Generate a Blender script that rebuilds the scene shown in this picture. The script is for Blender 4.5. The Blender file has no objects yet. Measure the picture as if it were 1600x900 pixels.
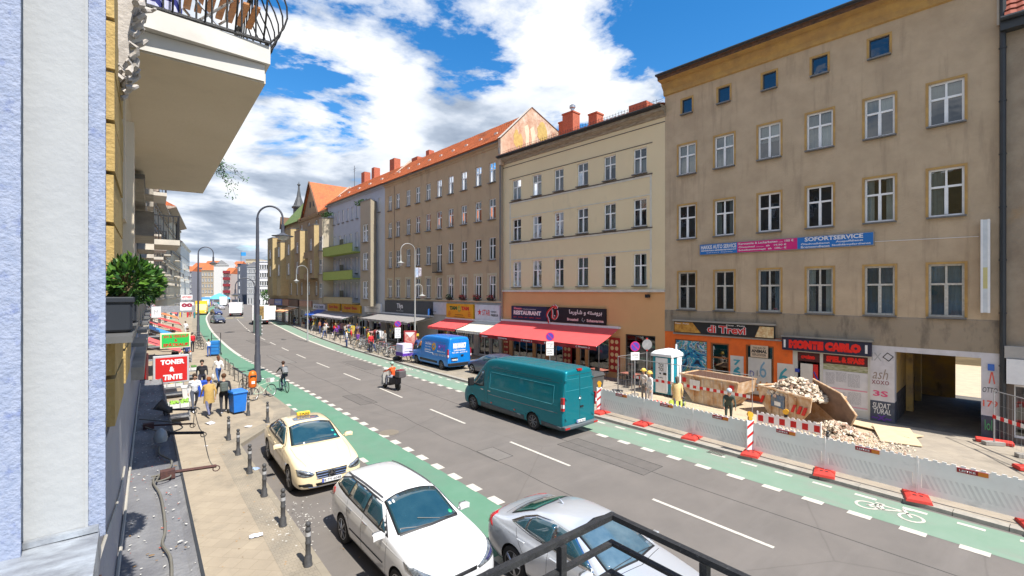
import bpy,bmesh,math,random
from mathutils import Vector,Matrix
from mathutils.bvhtree import BVHTree
random.seed(7)
SC=bpy.context.scene
COL=SC.collection
R=math.radians
# ---------------------------------------------------------------- camera
cam_d=bpy.data.cameras.new('camera')
cam=bpy.data.objects.new('camera',cam_d);COL.objects.link(cam)
cam_d.sensor_width=36.0;cam_d.lens=16.2
cam_d.shift_y=0.0031
cam_d.clip_start=0.05;cam_d.clip_end=3000
cam.location=(0,0,5.8)
cam.rotation_euler=(R(90),0,-math.atan(590/720))
SC.camera=cam
SC.view_settings.view_transform='Standard'
SC.view_settings.look='None'
SC.view_settings.gamma=1
SC.view_settings.exposure=1.42
# ---------------------------------------------------------------- sun
SUN_EL=57.0;SUN_AZ=176.5      # azimuth clockwise from +Y; shadows fall up the street
sun_d=bpy.data.lights.new('sun','SUN');sun_d.energy=3.1;sun_d.angle=R(0.5);sun_d.color=(1,.955,.88)
sun=bpy.data.objects.new('sun',sun_d);COL.objects.link(sun)
sd=Vector((math.sin(R(SUN_AZ))*math.cos(R(SUN_EL)),math.cos(R(SUN_AZ))*math.cos(R(SUN_EL)),math.sin(R(SUN_EL))))
sun.rotation_euler=sd.to_track_quat('Z','Y').to_euler()
# ---------------------------------------------------------------- sky with clouds
W=bpy.data.worlds.new('World');SC.world=W;W.use_nodes=True
wt=W.node_tree;wt.nodes.clear()
def N(t,typ,**k):
    n=t.nodes.new(typ)
    for a,b in k.items():setattr(n,a,b)
    return n
def wmath(t,op,a,b=None,c=None,clamp=False):
    n=N(t,'ShaderNodeMath',operation=op);n.use_clamp=clamp
    for i,v in enumerate((a,b,c)):
        if v is None:continue
        if isinstance(v,(int,float)):n.inputs[i].default_value=v
        else:t.links.new(v,n.inputs[i])
    return n.outputs[0]
def wramp(t,fac,stops,interp='LINEAR'):
    n=N(t,'ShaderNodeValToRGB');cr=n.color_ramp;cr.interpolation=interp
    while len(cr.elements) < len(stops):cr.elements.new(0.5)
    for e,(p,c) in zip(cr.elements,stops):
        e.position=p;e.color=(c,c,c,1) if isinstance(c,(int,float)) else (*c,1)
    t.links.new(fac,n.inputs[0]);return n.outputs[0]
def build_world():
    t=wt;L=t.links.new
    sky=N(t,'ShaderNodeTexSky',sky_type='NISHITA');sky.sun_disc=False
    sky.sun_elevation=R(SUN_EL);sky.sun_rotation=R(SUN_AZ);sky.ozone_density=2.2;sky.air_density=1.0;sky.dust_density=.4
    hs=N(t,'ShaderNodeHueSaturation');hs.inputs['Saturation'].default_value=1.4;hs.inputs['Value'].default_value=1.0
    L(sky.outputs[0],hs.inputs['Color'])
    bg=N(t,'ShaderNodeBackground');bg.inputs[1].default_value=0.08;L(hs.outputs[0],bg.inputs[0])
    tc=N(t,'ShaderNodeTexCoord');sp=N(t,'ShaderNodeSeparateXYZ');L(tc.outputs['Generated'],sp.inputs[0])
    X,Y,Z=sp.outputs
    zc=wmath(t,'MAXIMUM',Z,0.0)
    den=wmath(t,'ADD',zc,0.14)
    px=wmath(t,'DIVIDE',X,den);py=wmath(t,'DIVIDE',Y,den)
    cb=N(t,'ShaderNodeCombineXYZ');L(px,cb.inputs[0]);L(py,cb.inputs[1])
    def noise(scale,det,rough,off,dist=0.0):
        mp=N(t,'ShaderNodeMapping');mp.inputs['Location'].default_value=off;L(cb.outputs[0],mp.inputs[0])
        n=N(t,'ShaderNodeTexNoise');n.inputs['Scale'].default_value=scale;n.inputs['Detail'].default_value=det
        n.inputs['Roughness'].default_value=rough;n.inputs['Distortion'].default_value=dist
        L(mp.outputs[0],n.inputs['Vector']);return n.outputs[0]
    big=noise(1.05,10,.58,CLOUD_OFF,.25)
    # coverage is lighter towards the sunny side (+x), heavier up the street
    az=wmath(t,'ARCTAN2',X,Y)
    cov=wramp(t,wmath(t,'MULTIPLY_ADD',az,1/6.2832,0.5),COV)
    cov=wmath(t,'MULTIPLY_ADD',wmath(t,'SUBTRACT',0.28,zc),0.18,cov)
    d=wmath(t,'ADD',wmath(t,'SUBTRACT',big,0.98),cov);d=wmath(t,'ADD',d,0.01)
    mask=wramp(t,wmath(t,'MULTIPLY_ADD',d,1.0,0.5),[(.483,0),(.503,.6),(.535,1)])
    # shading: sample shifted towards the sun -> bright rims, grey thick bases
    big2=noise(1.05,5,.5,(CLOUD_OFF[0]-.10,CLOUD_OFF[1]+.16,0),.25)
    sh=wmath(t,'SUBTRACT',big,big2)
    fine=noise(4.2,6,.6,(3.1,1.7,0))
    s=wmath(t,'MULTIPLY_ADD',sh,2.6,0.55)
    s=wmath(t,'MULTIPLY_ADD',wmath(t,'SUBTRACT',fine,.5),.5,s)
    s=wmath(t,'SUBTRACT',s,wmath(t,'MULTIPLY',wmath(t,'MAXIMUM',wmath(t,'SUBTRACT',d,.07),0),1.5))
    ccol=wramp(t,s,[(.08,(.24,.30,.40)),(.38,(.44,.51,.62)),(.56,(.74,.79,.87)),(.80,(1.0,1.0,.99))])
    cbg=N(t,'ShaderNodeBackground');cbg.inputs[1].default_value=CLOUD_STR;L(ccol,cbg.inputs[0])
    mx=N(t,'ShaderNodeMixShader');L(mask,mx.inputs[0]);L(bg.outputs[0],mx.inputs[1]);L(cbg.outputs[0],mx.inputs[2])
    out=N(t,'ShaderNodeOutputWorld');L(mx.outputs[0],out.inputs[0])
CLOUD_OFF=(1.3,7.7,0.0);CLOUD_STR=0.45
COV=[(0.0,.50),(.45,.57),(.56,.57),(.615,.565),(.645,.45),(.68,.37),(.74,.38),(.85,.46),(1.0,.50)]
build_world()
W.cycles.sampling_method='AUTOMATIC'
SC.cycles.max_bounces=6;SC.cycles.diffuse_bounces=3;SC.cycles.glossy_bounces=3;SC.cycles.transparent_max_bounces=16
SC.cycles.use_denoising=True
# ================================================================ helpers
MATS={}
def mat(name,col,rough=.75,metal=0.0,col2=None,nscale=3.0,bump=0.0,bscale=40.0,spec=.4,coat=0.0,stretch=None,stain=None,emit=None,detail=6,alpha=None):
    """Principled paint/plaster/metal with procedural mottling, optional second colour, fine bump and vertical stains."""
    if name in MATS:return MATS[name]
    m=bpy.data.materials.new(name);m.use_nodes=True;t=m.node_tree;L=t.links.new
    b=t.nodes['Principled BSDF'];b.inputs['Roughness'].default_value=rough;b.inputs['Metallic'].default_value=metal
    b.inputs['Specular IOR Level'].default_value=spec;b.inputs['Coat Weight'].default_value=coat;b.inputs['Coat Roughness'].default_value=.04
    tc=N(t,'ShaderNodeTexCoord');vec=tc.outputs['Object']
    if stretch:
        mp=N(t,'ShaderNodeMapping');mp.inputs['Scale'].default_value=stretch;L(vec,mp.inputs[0]);v2=mp.outputs[0]
    else:v2=vec
    if col2 is None:col2=tuple(min(1,c*.86) for c in col)
    n=N(t,'ShaderNodeTexNoise');n.inputs['Scale'].default_value=nscale;n.inputs['Detail'].default_value=detail;n.inputs['Roughness'].default_value=.62
    L(v2,n.inputs['Vector'])
    f=wramp(t,n.outputs[0],[(.35,0.0),(.65,1.0)])
    mx=N(t,'ShaderNodeMix',data_type='RGBA');L(f,mx.inputs[0]);mx.inputs[6].default_value=(*col,1);mx.inputs[7].default_value=(*col2,1)
    out=mx.outputs[2]
    if stain:                       # (colour, strength, scale-vector, threshold)
        sc,st,sv,th=stain
        mp2=N(t,'ShaderNodeMapping');mp2.inputs['Scale'].default_value=sv;L(vec,mp2.inputs[0])
        n2=N(t,'ShaderNodeTexNoise');n2.inputs['Scale'].default_value=1.0;n2.inputs['Detail'].default_value=8;n2.inputs['Roughness'].default_value=.65
        L(mp2.outputs[0],n2.inputs['Vector'])
        f2=wmath(t,'MULTIPLY',wramp(t,n2.outputs[0],[(th,0.0),(th+.17,1.0)]),st)
        m2=N(t,'ShaderNodeMix',data_type='RGBA');L(f2,m2.inputs[0]);L(out,m2.inputs[6]);m2.inputs[7].default_value=(*sc,1);out=m2.outputs[2]
    L(out,b.inputs['Base Color'])
    if bump:
        n3=N(t,'ShaderNodeTexNoise');n3.inputs['Scale'].default_value=bscale;n3.inputs['Detail'].default_value=5;n3.inputs['Roughness'].default_value=.6
        L(vec,n3.inputs['Vector'])
        bp=N(t,'ShaderNodeBump');bp.inputs['Strength'].default_value=bump;bp.inputs['Distance'].default_value=.02
        L(n3.outputs[0],bp.inputs['Height']);L(bp.outputs[0],b.inputs['Normal'])
    if emit:
        b.inputs['Emission Color'].default_value=(*emit[:3],1);b.inputs['Emission Strength'].default_value=emit[3]
    MATS[name]=m;return m
def glass_mat(name,tint=(.8,.9,.9),through=.75,rough=.02):
    if name in MATS:return MATS[name]
    m=bpy.data.materials.new(name);m.use_nodes=True;t=m.node_tree;t.nodes.clear();L=t.links.new
    fr=N(t,'ShaderNodeFresnel');fr.inputs[0].default_value=1.5
    tr=N(t,'ShaderNodeBsdfTransparent');tr.inputs[0].default_value=(*[c*through for c in tint],1)
    gl=N(t,'ShaderNodeBsdfGlossy');gl.inputs['Roughness'].default_value=rough;gl.inputs[0].default_value=(.95,.97,1,1)
    tc=N(t,'ShaderNodeTexCoord');nz=N(t,'ShaderNodeTexNoise');nz.inputs['Scale'].default_value=1.3;L(tc.outputs['Object'],nz.inputs[0])
    bp=N(t,'ShaderNodeBump');bp.inputs['Strength'].default_value=.12;bp.inputs['Distance'].default_value=.05;L(nz.outputs[0],bp.inputs['Height']);L(bp.outputs[0],gl.inputs['Normal'])
    f=wmath(t,'MULTIPLY_ADD',fr.outputs[0],1.5,.06,clamp=True)
    mx=N(t,'ShaderNodeMixShader');L(f,mx.inputs[0]);L(tr.outputs[0],mx.inputs[1]);L(gl.outputs[0],mx.inputs[2])
    o=N(t,'ShaderNodeOutputMaterial');L(mx.outputs[0],o.inputs[0]);MATS[name]=m;return m

class MB:
    """collects shapes; build() links them as ONE mesh object"""
    def __init__(s):s.v=[];s.f=[];s.m=[];s.mi=0;s.M=Matrix()
    def mat(s,i):s.mi=i;return s
    def at(s,x=0,y=0,z=0,rz=0,rx=0,ry=0,sc=1):
        s.M=Matrix.Translation((x,y,z)) @ Matrix.Rotation(R(rz),4,'Z') @ Matrix.Rotation(R(ry),4,'Y') @ Matrix.Rotation(R(rx),4,'X') @ Matrix.Scale(sc,4);return s
    def add(s,vs,fs):
        o=len(s.v);s.v += [tuple(s.M @ Vector(p)) for p in vs]
        for f in fs:s.f.append(tuple(o+i for i in f));s.m.append(s.mi)
        return s
    def quad(s,a,b,c,d):return s.add([a,b,c,d],[(0,1,2,3)])
    def box(s,x0,x1,y0,y1,z0,z1,bev=0):
        if bev <= 0:
            v=[(x,y,z) for z in (z0,z1) for y in (y0,y1) for x in (x0,x1)]
            return s.add(v,[(0,2,3,1),(4,5,7,6),(0,1,5,4),(2,6,7,3),(0,4,6,2),(1,3,7,5)])
        b=bev;vs=[]; 
        ring=lambda e,z:[(x0+e+b,y0+e,z),(x1-e-b,y0+e,z),(x1-e,y0+e+b,z),(x1-e,y1-e-b,z),(x1-e-b,y1-e,z),(x0+e+b,y1-e,z),(x0+e,y1-e-b,z),(x0+e,y0+e+b,z)]
        return s.loft([ring(b,z0),ring(0,z0+b),ring(0,z1-b),ring(b,z1)],cap=True)
    def loft(s,rings,cap=True,closed=True):
        n=len(rings[0]);vs=[p for r in rings for p in r];fs=[]
        for i in range(len(rings)-1):
            for j in range(n if closed else n-1):
                k=(j+1) % n;fs.append((i*n+j,i*n+k,(i+1)*n+k,(i+1)*n+j))
        if cap:fs.append(tuple(range(n-1,-1,-1)));fs.append(tuple((len(rings)-1)*n+j for j in range(n)))
        return s.add(vs,fs)
    def tube(s,pts,r,n=6,cap=True):
        pts=[Vector(p) for p in pts]
        rs=list(r) if isinstance(r,(list,tuple)) else [r]*len(pts)
        rings=[];up=None
        for i,p in enumerate(pts):
            a=pts[max(i-1,0)];b=pts[min(i+1,len(pts)-1)];d=(b-a)
            d=d.normalized() if d.length > 1e-9 else Vector((0,0,1))
            if up is None:up=Vector((0,0,1)) if abs(d.z) < .9 else Vector((0,1,0))
            x=d.cross(up)
            if x.length < 1e-6:x=d.cross(Vector((1,0,0)))
            x.normalize();y=x.cross(d);up=y
            rings.append([tuple(p + (x*math.cos(2*math.pi*k/n) + y*math.sin(2*math.pi*k/n))*rs[i]) for k in range(n)])
        return s.loft(rings,cap)
    def lathe(s,prof,n=16,c=(0,0),a0=0,cap=True):
        rings=[[(c[0]+r*math.cos(2*math.pi*k/n+a0),c[1]+r*math.sin(2*math.pi*k/n+a0),z) for k in range(n)] for r,z in prof]
        return s.loft(rings,cap)
    def disc(s,c,axis,r,h=.01,n=20,r2=None):
        c=Vector(c);a=Vector(axis).normalized();return s.tube([c,c+a*h],[r,r if r2 is None else r2],n)
    def torus(s,c,axis,Rr,r,n=24,k=8):
        c=Vector(c);a=Vector(axis).normalized();u=a.orthogonal().normalized();w=a.cross(u);vs=[];fs=[]
        for i in range(n):
            t=2*math.pi*i/n;d=u*math.cos(t)+w*math.sin(t)
            for j in range(k):
                q=2*math.pi*j/k;vs.append(tuple(c+d*(Rr+r*math.cos(q))+a*(r*math.sin(q))))
        for i in range(n):
            for j in range(k):
                i2=(i+1) % n;j2=(j+1) % k;fs.append((i*k+j,i2*k+j,i2*k+j2,i*k+j2))
        return s.add(vs,fs)
    def sphere(s,c,r,n=10,m=7,sc=(1,1,1)):
        pr=[]
        rings=[]
        for i in range(m+1):
            t=math.pi*i/m;z=-math.cos(t);q=max(math.sin(t),.02)
            rings.append([(c[0]+r*sc[0]*q*math.cos(2*math.pi*k/n),c[1]+r*sc[1]*q*math.sin(2*math.pi*k/n),c[2]+r*sc[2]*z) for k in range(n)])
        return s.loft(rings,True)
    def prism(s,poly,a,b,axis='y'):
        """poly of 2D points extruded from a to b along axis"""
        f={'y':lambda p,q:(p[0],q,p[1]),'x':lambda p,q:(q,p[0],p[1]),'z':lambda p,q:(p[0],p[1],q)}[axis]
        n=len(poly);vs=[f(p,a) for p in poly]+[f(p,b) for p in poly]
        fs=[(i,(i+1) % n,n+(i+1) % n,n+i) for i in range(n)]+[tuple(range(n-1,-1,-1)),tuple(range(n,2*n))]
        return s.add(vs,fs)
    def mesh(s,name,mats,smooth=False):
        me=bpy.data.meshes.new(name);me.from_pydata(s.v,[],s.f)
        for m in (mats if isinstance(mats,(list,tuple)) else [mats]):me.materials.append(m)
        me.polygons.foreach_set('material_index',s.m)
        if smooth:me.polygons.foreach_set('use_smooth',[True]*len(s.f))
        bm=bmesh.new();bm.from_mesh(me);bmesh.ops.recalc_face_normals(bm,faces=bm.faces);bm.to_mesh(me);bm.free()
        if smooth:
            try:me.set_sharp_from_angle(angle=R(38))
            except Exception:pass
        me.update();return me
    def build(s,name,mats,parent=None,smooth=False,loc=None,rot=None):
        return link(name,s.mesh(name,mats,smooth),parent,loc,rot)
def link(name,me,parent=None,loc=None,rot=None):
    o=bpy.data.objects.new(name,me);COL.objects.link(o)
    if parent:o.parent=parent
    if loc is not None:o.location=loc
    if rot is not None:o.rotation_euler=rot
    return o
def tag(o,label=None,cat=None,group=None,kind=None):
    if label:o['label']=label
    if cat:o['category']=cat
    if group:o['group']=group
    if kind:o['kind']=kind
    return o
def thing(name,label,cat,loc=(0,0,0),rz=0,group=None,rot=None):
    o=bpy.data.objects.new(name,None);COL.objects.link(o);o.empty_display_size=.2
    o.location=loc;o.rotation_euler=rot if rot else (0,0,R(rz));return tag(o,label,cat,group)
def struct(o):o['kind']='structure';return o
def stuff(o):o['kind']='stuff';return o
def dup(root,loc=None,rz=None,label=None,group=None,scale=None):
    """copy a thing with its parts and sub-parts"""
    def rec(o,par):
        c=o.copy();COL.objects.link(c)
        if par is not None:c.parent=par
        for ch in list(o.children):rec(ch,c)
        return c
    r=rec(root,None)
    if loc is not None:r.location=loc
    if rz is not None:r.rotation_euler=(0,0,R(rz))
    if scale:r.scale=(scale,)*3 if isinstance(scale,(int,float)) else scale
    if label:r['label']=label
    if group:r['group']=group
    return r
def tmesh(body,mt,extrude=.004,bold=0.0,align='CENTER',shear=0.0,spacing=1.0):
    c=bpy.data.curves.new('lettering','FONT');c.body=body;c.extrude=extrude;c.offset=bold;c.align_x=align;c.shear=shear;c.space_character=spacing
    c.resolution_u=2
    o=bpy.data.objects.new('lettering',c);COL.objects.link(o)
    dg=bpy.context.evaluated_depsgraph_get();dg.update()
    me=bpy.data.meshes.new_from_object(o.evaluated_get(dg));bpy.data.objects.remove(o);bpy.data.curves.remove(c)
    me.materials.clear();me.materials.append(mt);me.name='lettering';return me
def text(body,x0,x1,z0,z1,y,mt,parent,bold=.02,name='lettering',plane='xz',extrude=.004,shear=0.0,flip=False,T=None):
    """lettering fitted into a rectangle of the local xz plane, facing -y"""
    me=tmesh(body,mt,extrude=0,bold=bold,shear=shear)
    if len(me.vertices) == 0:return None
    xs=[v.co.x for v in me.vertices];ys=[v.co.y for v in me.vertices]
    a,b,c,d=min(xs),max(xs),min(ys),max(ys)
    for v in me.vertices:
        u=x0+(v.co.x-a)/(b-a)*(x1-x0);w=z0+(v.co.y-c)/(d-c)*(z1-z0)
        if flip:u=x0+x1-u
        v.co=(u,y,w) if T is None else T(u,w)
    me.update()
    return link(name,me,parent)
def frame(P,D,s0=0.0):
    """origin and z-rotation of a facade frame whose +X runs against D (left to right seen from the street) and +Y into the house"""
    return (P[0]+D[0]*s0,P[1]+D[1]*s0,0),math.atan2(-D[1],-D[0])
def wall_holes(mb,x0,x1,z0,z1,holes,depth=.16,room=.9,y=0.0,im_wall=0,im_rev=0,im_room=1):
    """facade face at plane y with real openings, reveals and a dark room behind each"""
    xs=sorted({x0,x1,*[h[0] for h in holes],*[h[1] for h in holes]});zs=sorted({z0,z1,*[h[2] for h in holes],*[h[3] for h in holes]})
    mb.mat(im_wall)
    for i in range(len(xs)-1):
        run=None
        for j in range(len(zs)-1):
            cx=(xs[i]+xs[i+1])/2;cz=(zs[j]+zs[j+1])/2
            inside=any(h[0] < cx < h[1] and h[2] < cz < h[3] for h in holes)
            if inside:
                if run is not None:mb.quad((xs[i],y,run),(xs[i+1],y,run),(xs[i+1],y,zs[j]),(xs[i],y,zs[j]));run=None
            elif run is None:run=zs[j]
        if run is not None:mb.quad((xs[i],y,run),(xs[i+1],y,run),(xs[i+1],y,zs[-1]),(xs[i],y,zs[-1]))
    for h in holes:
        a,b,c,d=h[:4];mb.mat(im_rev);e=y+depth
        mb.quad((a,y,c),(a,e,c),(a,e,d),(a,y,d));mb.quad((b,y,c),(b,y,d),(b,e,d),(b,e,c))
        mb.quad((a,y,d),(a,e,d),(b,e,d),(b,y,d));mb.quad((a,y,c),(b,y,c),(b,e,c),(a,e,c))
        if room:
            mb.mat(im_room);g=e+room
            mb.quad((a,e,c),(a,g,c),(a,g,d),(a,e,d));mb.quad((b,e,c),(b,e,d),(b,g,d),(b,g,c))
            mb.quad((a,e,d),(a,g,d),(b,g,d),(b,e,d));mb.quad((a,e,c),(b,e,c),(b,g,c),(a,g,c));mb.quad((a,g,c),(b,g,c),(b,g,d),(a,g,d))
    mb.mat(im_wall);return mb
_wc={}
def window(parent,x,z,w,h,y,fm,sm,style='cross',panes=True,curtain=None,gm=None,trans=.62,fw=.07,sill=True,cm=None,open_=False,sl=.06,surround=None,sw=.09):
    """window > frame mesh is the object itself; panes, sill and curtain are its children. x,z = lower left corner of the opening, y = glass plane"""
    key=(round(w,2),round(h,2),style,fm.name,panes,fw)
    if key not in _wc:
        f=MB();f.box(0,fw,0,.06,0,h);f.box(w-fw,w,0,.06,0,h);f.box(fw,w-fw,0,.06,0,fw);f.box(fw,w-fw,0,.06,h-fw,h)
        pan=[]
        if style in ('cross','tee'):
            zt=h*trans;f.box(fw,w-fw,-.015,.055,zt-fw*.55,zt+fw*.55)
            f.box(w/2-fw*.75,w/2+fw*.75,-.025,.056,fw,zt-fw*.55)
            if style == 'cross':f.box(w/2-fw*.45,w/2+fw*.45,-.01,.056,zt+fw*.55,h-fw)
            pan=[(fw,w/2-fw*.75,fw,zt-fw*.55),(w/2+fw*.75,w-fw,fw,zt-fw*.55)]
            pan += [(fw,w/2-fw*.45,zt+fw*.55,h-fw),(w/2+fw*.45,w-fw,zt+fw*.55,h-fw)] if style == 'cross' else [(fw,w-fw,zt+fw*.55,h-fw)]
        elif style == 'two':
            f.box(w/2-fw*.7,w/2+fw*.7,-.02,.056,fw,h-fw);pan=[(fw,w/2-fw*.7,fw,h-fw),(w/2+fw*.7,w-fw,fw,h-fw)]
        else:pan=[(fw,w-fw,fw,h-fw)]
        fme=f.mesh('window',fm)
        pm=[]
        if not panes:pan=[(fw*.5,w-fw*.5,fw*.5,h-fw*.5)]
        for a,b,c,d in pan:
            q=MB();q.quad((a,.03,c),(b,.03,c),(b,.03,d),(a,.03,d));pm.append(q.mesh('pane',gm or MATS['glass']))
        sl_=MB().box(-sl,w+sl,-.26,0.0,-.07,-.012).mesh('sill',sm)
        _wc[key]=(fme,pm,sl_)
    fme,pm,sme=_wc[key]
    o=link('window',fme,parent,(x,y,z))
    for p in pm:link('pane',p,o)
    if sill:link('sill',sme,o)
    if surround:
        sk=('s',round(w,2),round(h,2),sw,y)
        if sk not in _wc:
            q=MB();e=-y-.018;f_=-y-.002
            q.add([(-sw,e,0),(-.002,e,0),(-.002,e,h+.002),(w+.002,e,h+.002),(w+.002,e,0),(w+sw,e,0),(w+sw,e,h+sw),(-sw,e,h+sw),
                   (-sw,f_,0),(-.002,f_+.06,0),(-.002,f_+.06,h+.002),(w+.002,f_+.06,h+.002),(w+.002,f_+.06,0),(w+sw,f_,0),(w+sw,f_,h+sw),(-sw,f_,h+sw)],
                  [(0,1,2,7),(7,2,3,6),(6,3,4,5),(0,8,9,1),(1,9,10,2),(2,10,11,3),(3,11,12,4),(4,12,13,5),(5,13,14,6),(6,14,15,7),(7,15,8,0)])
            _wc[sk]=q.mesh('surround',surround)
        link('surround',_wc[sk],o)
    if curtain:
        ck=('c',key,curtain)
        if ck not in _wc:
            c=MB();n=int(w/.035);a,b=fw,w-fw;lo=fw
            if curtain == 'half':lo=h*.5
            def strip(a,b,lo,hi):
                vs=[];fs=[]
                n=max(3,int((b-a)/.04))
                for i in range(n+1):
                    xx=a+(b-a)*i/n;yy=.14+.015*math.sin(i*1.9)+.008*math.sin(i*4.7)
                    vs += [(xx,yy,lo),(xx,yy,hi)]
                for i in range(n):fs.append((2*i,2*i+2,2*i+3,2*i+1))
                c.add(vs,fs)
            if curtain == 'sides':strip(a,a+(b-a)*.27,lo,h-fw);strip(b-(b-a)*.27,b,lo,h-fw)
            elif curtain == 'left':strip(a,a+(b-a)*.45,lo,h-fw)
            elif curtain == 'low':strip(a,b,lo,h*.55)
            elif curtain == 'top':strip(a,b,h*.62,h-fw)
            else:strip(a,b,lo,h-fw)
            _wc[ck]=c.mesh('curtain',cm or MATS['curtain'])
        link('curtain',_wc[ck],o)
    return o
def catmull(pts,n=6,closed=False):
    pts=[Vector(p) for p in pts];out=[];m=len(pts)
    for i in range(m if closed else m-1):
        g=(lambda k:pts[k % m]) if closed else (lambda k:pts[max(0,min(m-1,k))])
        p0,p1,p2,p3=g(i-1),g(i),g(i+1),g(i+2)
        for j in range(n):
            t=j/n;out.append(.5*((2*p1)+(p2-p0)*t+(2*p0-5*p1+4*p2-p3)*t*t+(3*p1-p0-3*p2+p3)*t**3))
    if not closed:out.append(pts[-1])
    return out
# ================================================================ measured geometry of the street
CAMZ=5.8;FPX=720.0;HY=455.0
_phi=math.atan(590/720);CF=(math.sin(_phi),math.cos(_phi));CR=(math.cos(_phi),-math.sin(_phi))
def _ray(u):t=(u-800)/FPX;return (CF[0]+t*CR[0],CF[1]+t*CR[1])
def gp(u,v,z=0.0):
    """surveyed ground point (metres) of a spot measured in the photograph"""
    d=FPX*(CAMZ-z)/(v-HY);r=_ray(u);return (r[0]*d,r[1]*d)
class Fac:
    """a facade line: origin at its left end, local x to the right, local -y towards the street"""
    def __init__(s,P,vp,length):
        d=_ray(vp);n=math.hypot(*d);s.D=(d[0]/n,d[1]/n);s.P=P;s.len=length
        s.o,s.rz=frame(P,s.D,length);s.o=Vector(s.o)
        s.ex=Vector((-s.D[0],-s.D[1],0));s.ey=Vector((s.D[1],-s.D[0],0))
    def _k(s,u,off=0.0):
        r=_ray(u);px,py=s.P[0]-s.ey.x*off,s.P[1]-s.ey.y*off
        return (s.D[0]*py-s.D[1]*px)/(s.D[0]*r[1]-s.D[1]*r[0]),r
    def X(s,u,off=0.0):
        k,r=s._k(u,off);return (Vector((k*r[0],k*r[1],0))-s.o).dot(s.ex)
    def Z(s,u,v,off=0.0):
        k,r=s._k(u,off);return CAMZ-(v-HY)/FPX*k
    def W(s,x,y,z=0):
        p=s.o+s.ex*x+s.ey*y;return (p.x,p.y,z)
    def end(s,x):
        p=s.o+s.ex*x;return (p.x,p.y)
def lerp_tab(tab):
    def f(y):
        if y <= tab[0][0]:return tab[0][1]
        for (a,p),(b,q) in zip(tab,tab[1:]):
            if y <= b:t=(y-a)/(b-a);t=t if True else 0;return p+(q-p)*t
        return tab[-1][1]
    return f
def smooth_tab(tab):
    pts=catmull([Vector((x,y,0)) for y,x in tab],5);return lerp_tab([(p.y,p.x) for p in pts])
LLINE=smooth_tab([(-40,7.74),(0,7.74),(20,7.76),(30,7.72),(38,7.5),(46,7.32),(54,7.45),(64,7.87),(76,8.5),(94,9.8),(124,12.6),(160,17.5),(220,27),(330,47),(480,75)])
CLINE=smooth_tab([(-40,11.17),(0,11.17),(17,11.2),(30,11.4),(42,11.45),(52,11.7),(68,12.35),(82,13.5),(107,16.15),(124,18.2),(160,23.5),(220,33),(330,53),(480,81)])
RLINE=smooth_tab([(-40,14.52),(0,14.52),(24,14.55),(34,14.75),(44,15.1),(52,15.5),(62,16.2),(80,18.0),(92,19.3),(115,22.5),(160,30),(220,39),(330,60),(480,88)])
RKERB=smooth_tab([(-40,16.3),(0,16.3),(28,16.3),(37,16.45),(45,16.7),(53,17.2),(63,18.0),(79,19.8),(95,21.7),(120,25.3),(160,32.2),(220,41.3),(330,62.5),(480,90.5)])
LKERB=smooth_tab([(-40,5.95),(0,5.95),(28,5.85),(38,5.85),(46,5.8),(54,6.05),(64,6.4),(76,7.0),(94,8.2),(124,11),(160,15.7),(220,25),(330,45),(480,73)])
FACL=smooth_tab([(-40,-.1),(8,0.0),(25,.2),(50,.75),(75,1.45),(105,4.2),(160,10.7),(220,19.5),(330,39),(480,67)])
def ribbon(mb,fl,fr,ys,z):
    for a,b in zip(ys,ys[1:]):
        mb.quad((fl(a),a,z),(fr(a),a,z),(fr(b),b,z),(fl(b),b,z))
YS=[-40,-10,0,5,10,15,20,24,28,32,36,40,44,48,52,56,60,65,70,75,80,86,92,100,108,116,125,135,145,160,175,190,205,220,240,260,290,330,400,480]
def asphalt_mat():
    m=mat('asphalt',(.165,.147,.132),.9,col2=(.14,.126,.114),nscale=.7,bump=.35,bscale=160,stain=((.195,.175,.16),.5,(.16,.9,1),.52))
    t=m.node_tree;L=t.links.new;b=t.nodes['Principled BSDF']
    # tar seams and fine cracks
    tc=N(t,'ShaderNodeTexCoord');v=N(t,'ShaderNodeTexVoronoi',feature='DISTANCE_TO_EDGE');v.inputs['Scale'].default_value=.16
    nz=N(t,'ShaderNodeTexNoise');nz.inputs['Scale'].default_value=.8;nz.inputs['Detail'].default_value=6;L(tc.outputs['Object'],nz.inputs[0])
    mx=N(t,'ShaderNodeMix',data_type='VECTOR');mx.inputs[0].default_value=.09;L(tc.outputs['Object'],mx.inputs[4]);L(nz.outputs[1],mx.inputs[5]);L(mx.outputs[1],v.inputs['Vector'])
    f=wramp(t,v.outputs['Distance'],[(0.0,.84),(.003,1.0)]); 
    src=b.inputs['Base Color'].links[0].from_socket
    sp=N(t,'ShaderNodeTexNoise');sp.inputs['Scale'].default_value=90;sp.inputs['Detail'].default_value=2;L(tc.outputs['Object'],sp.inputs[0])
    g=wmath(t,'MULTIPLY',f,wmath(t,'MULTIPLY_ADD',sp.outputs[0],.5,.75))
    mm=N(t,'ShaderNodeVectorMath',operation='SCALE');L(src,mm.inputs[0]);L(g,mm.inputs['Scale']);L(mm.outputs[0],b.inputs['Base Color'])
    return m
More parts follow.
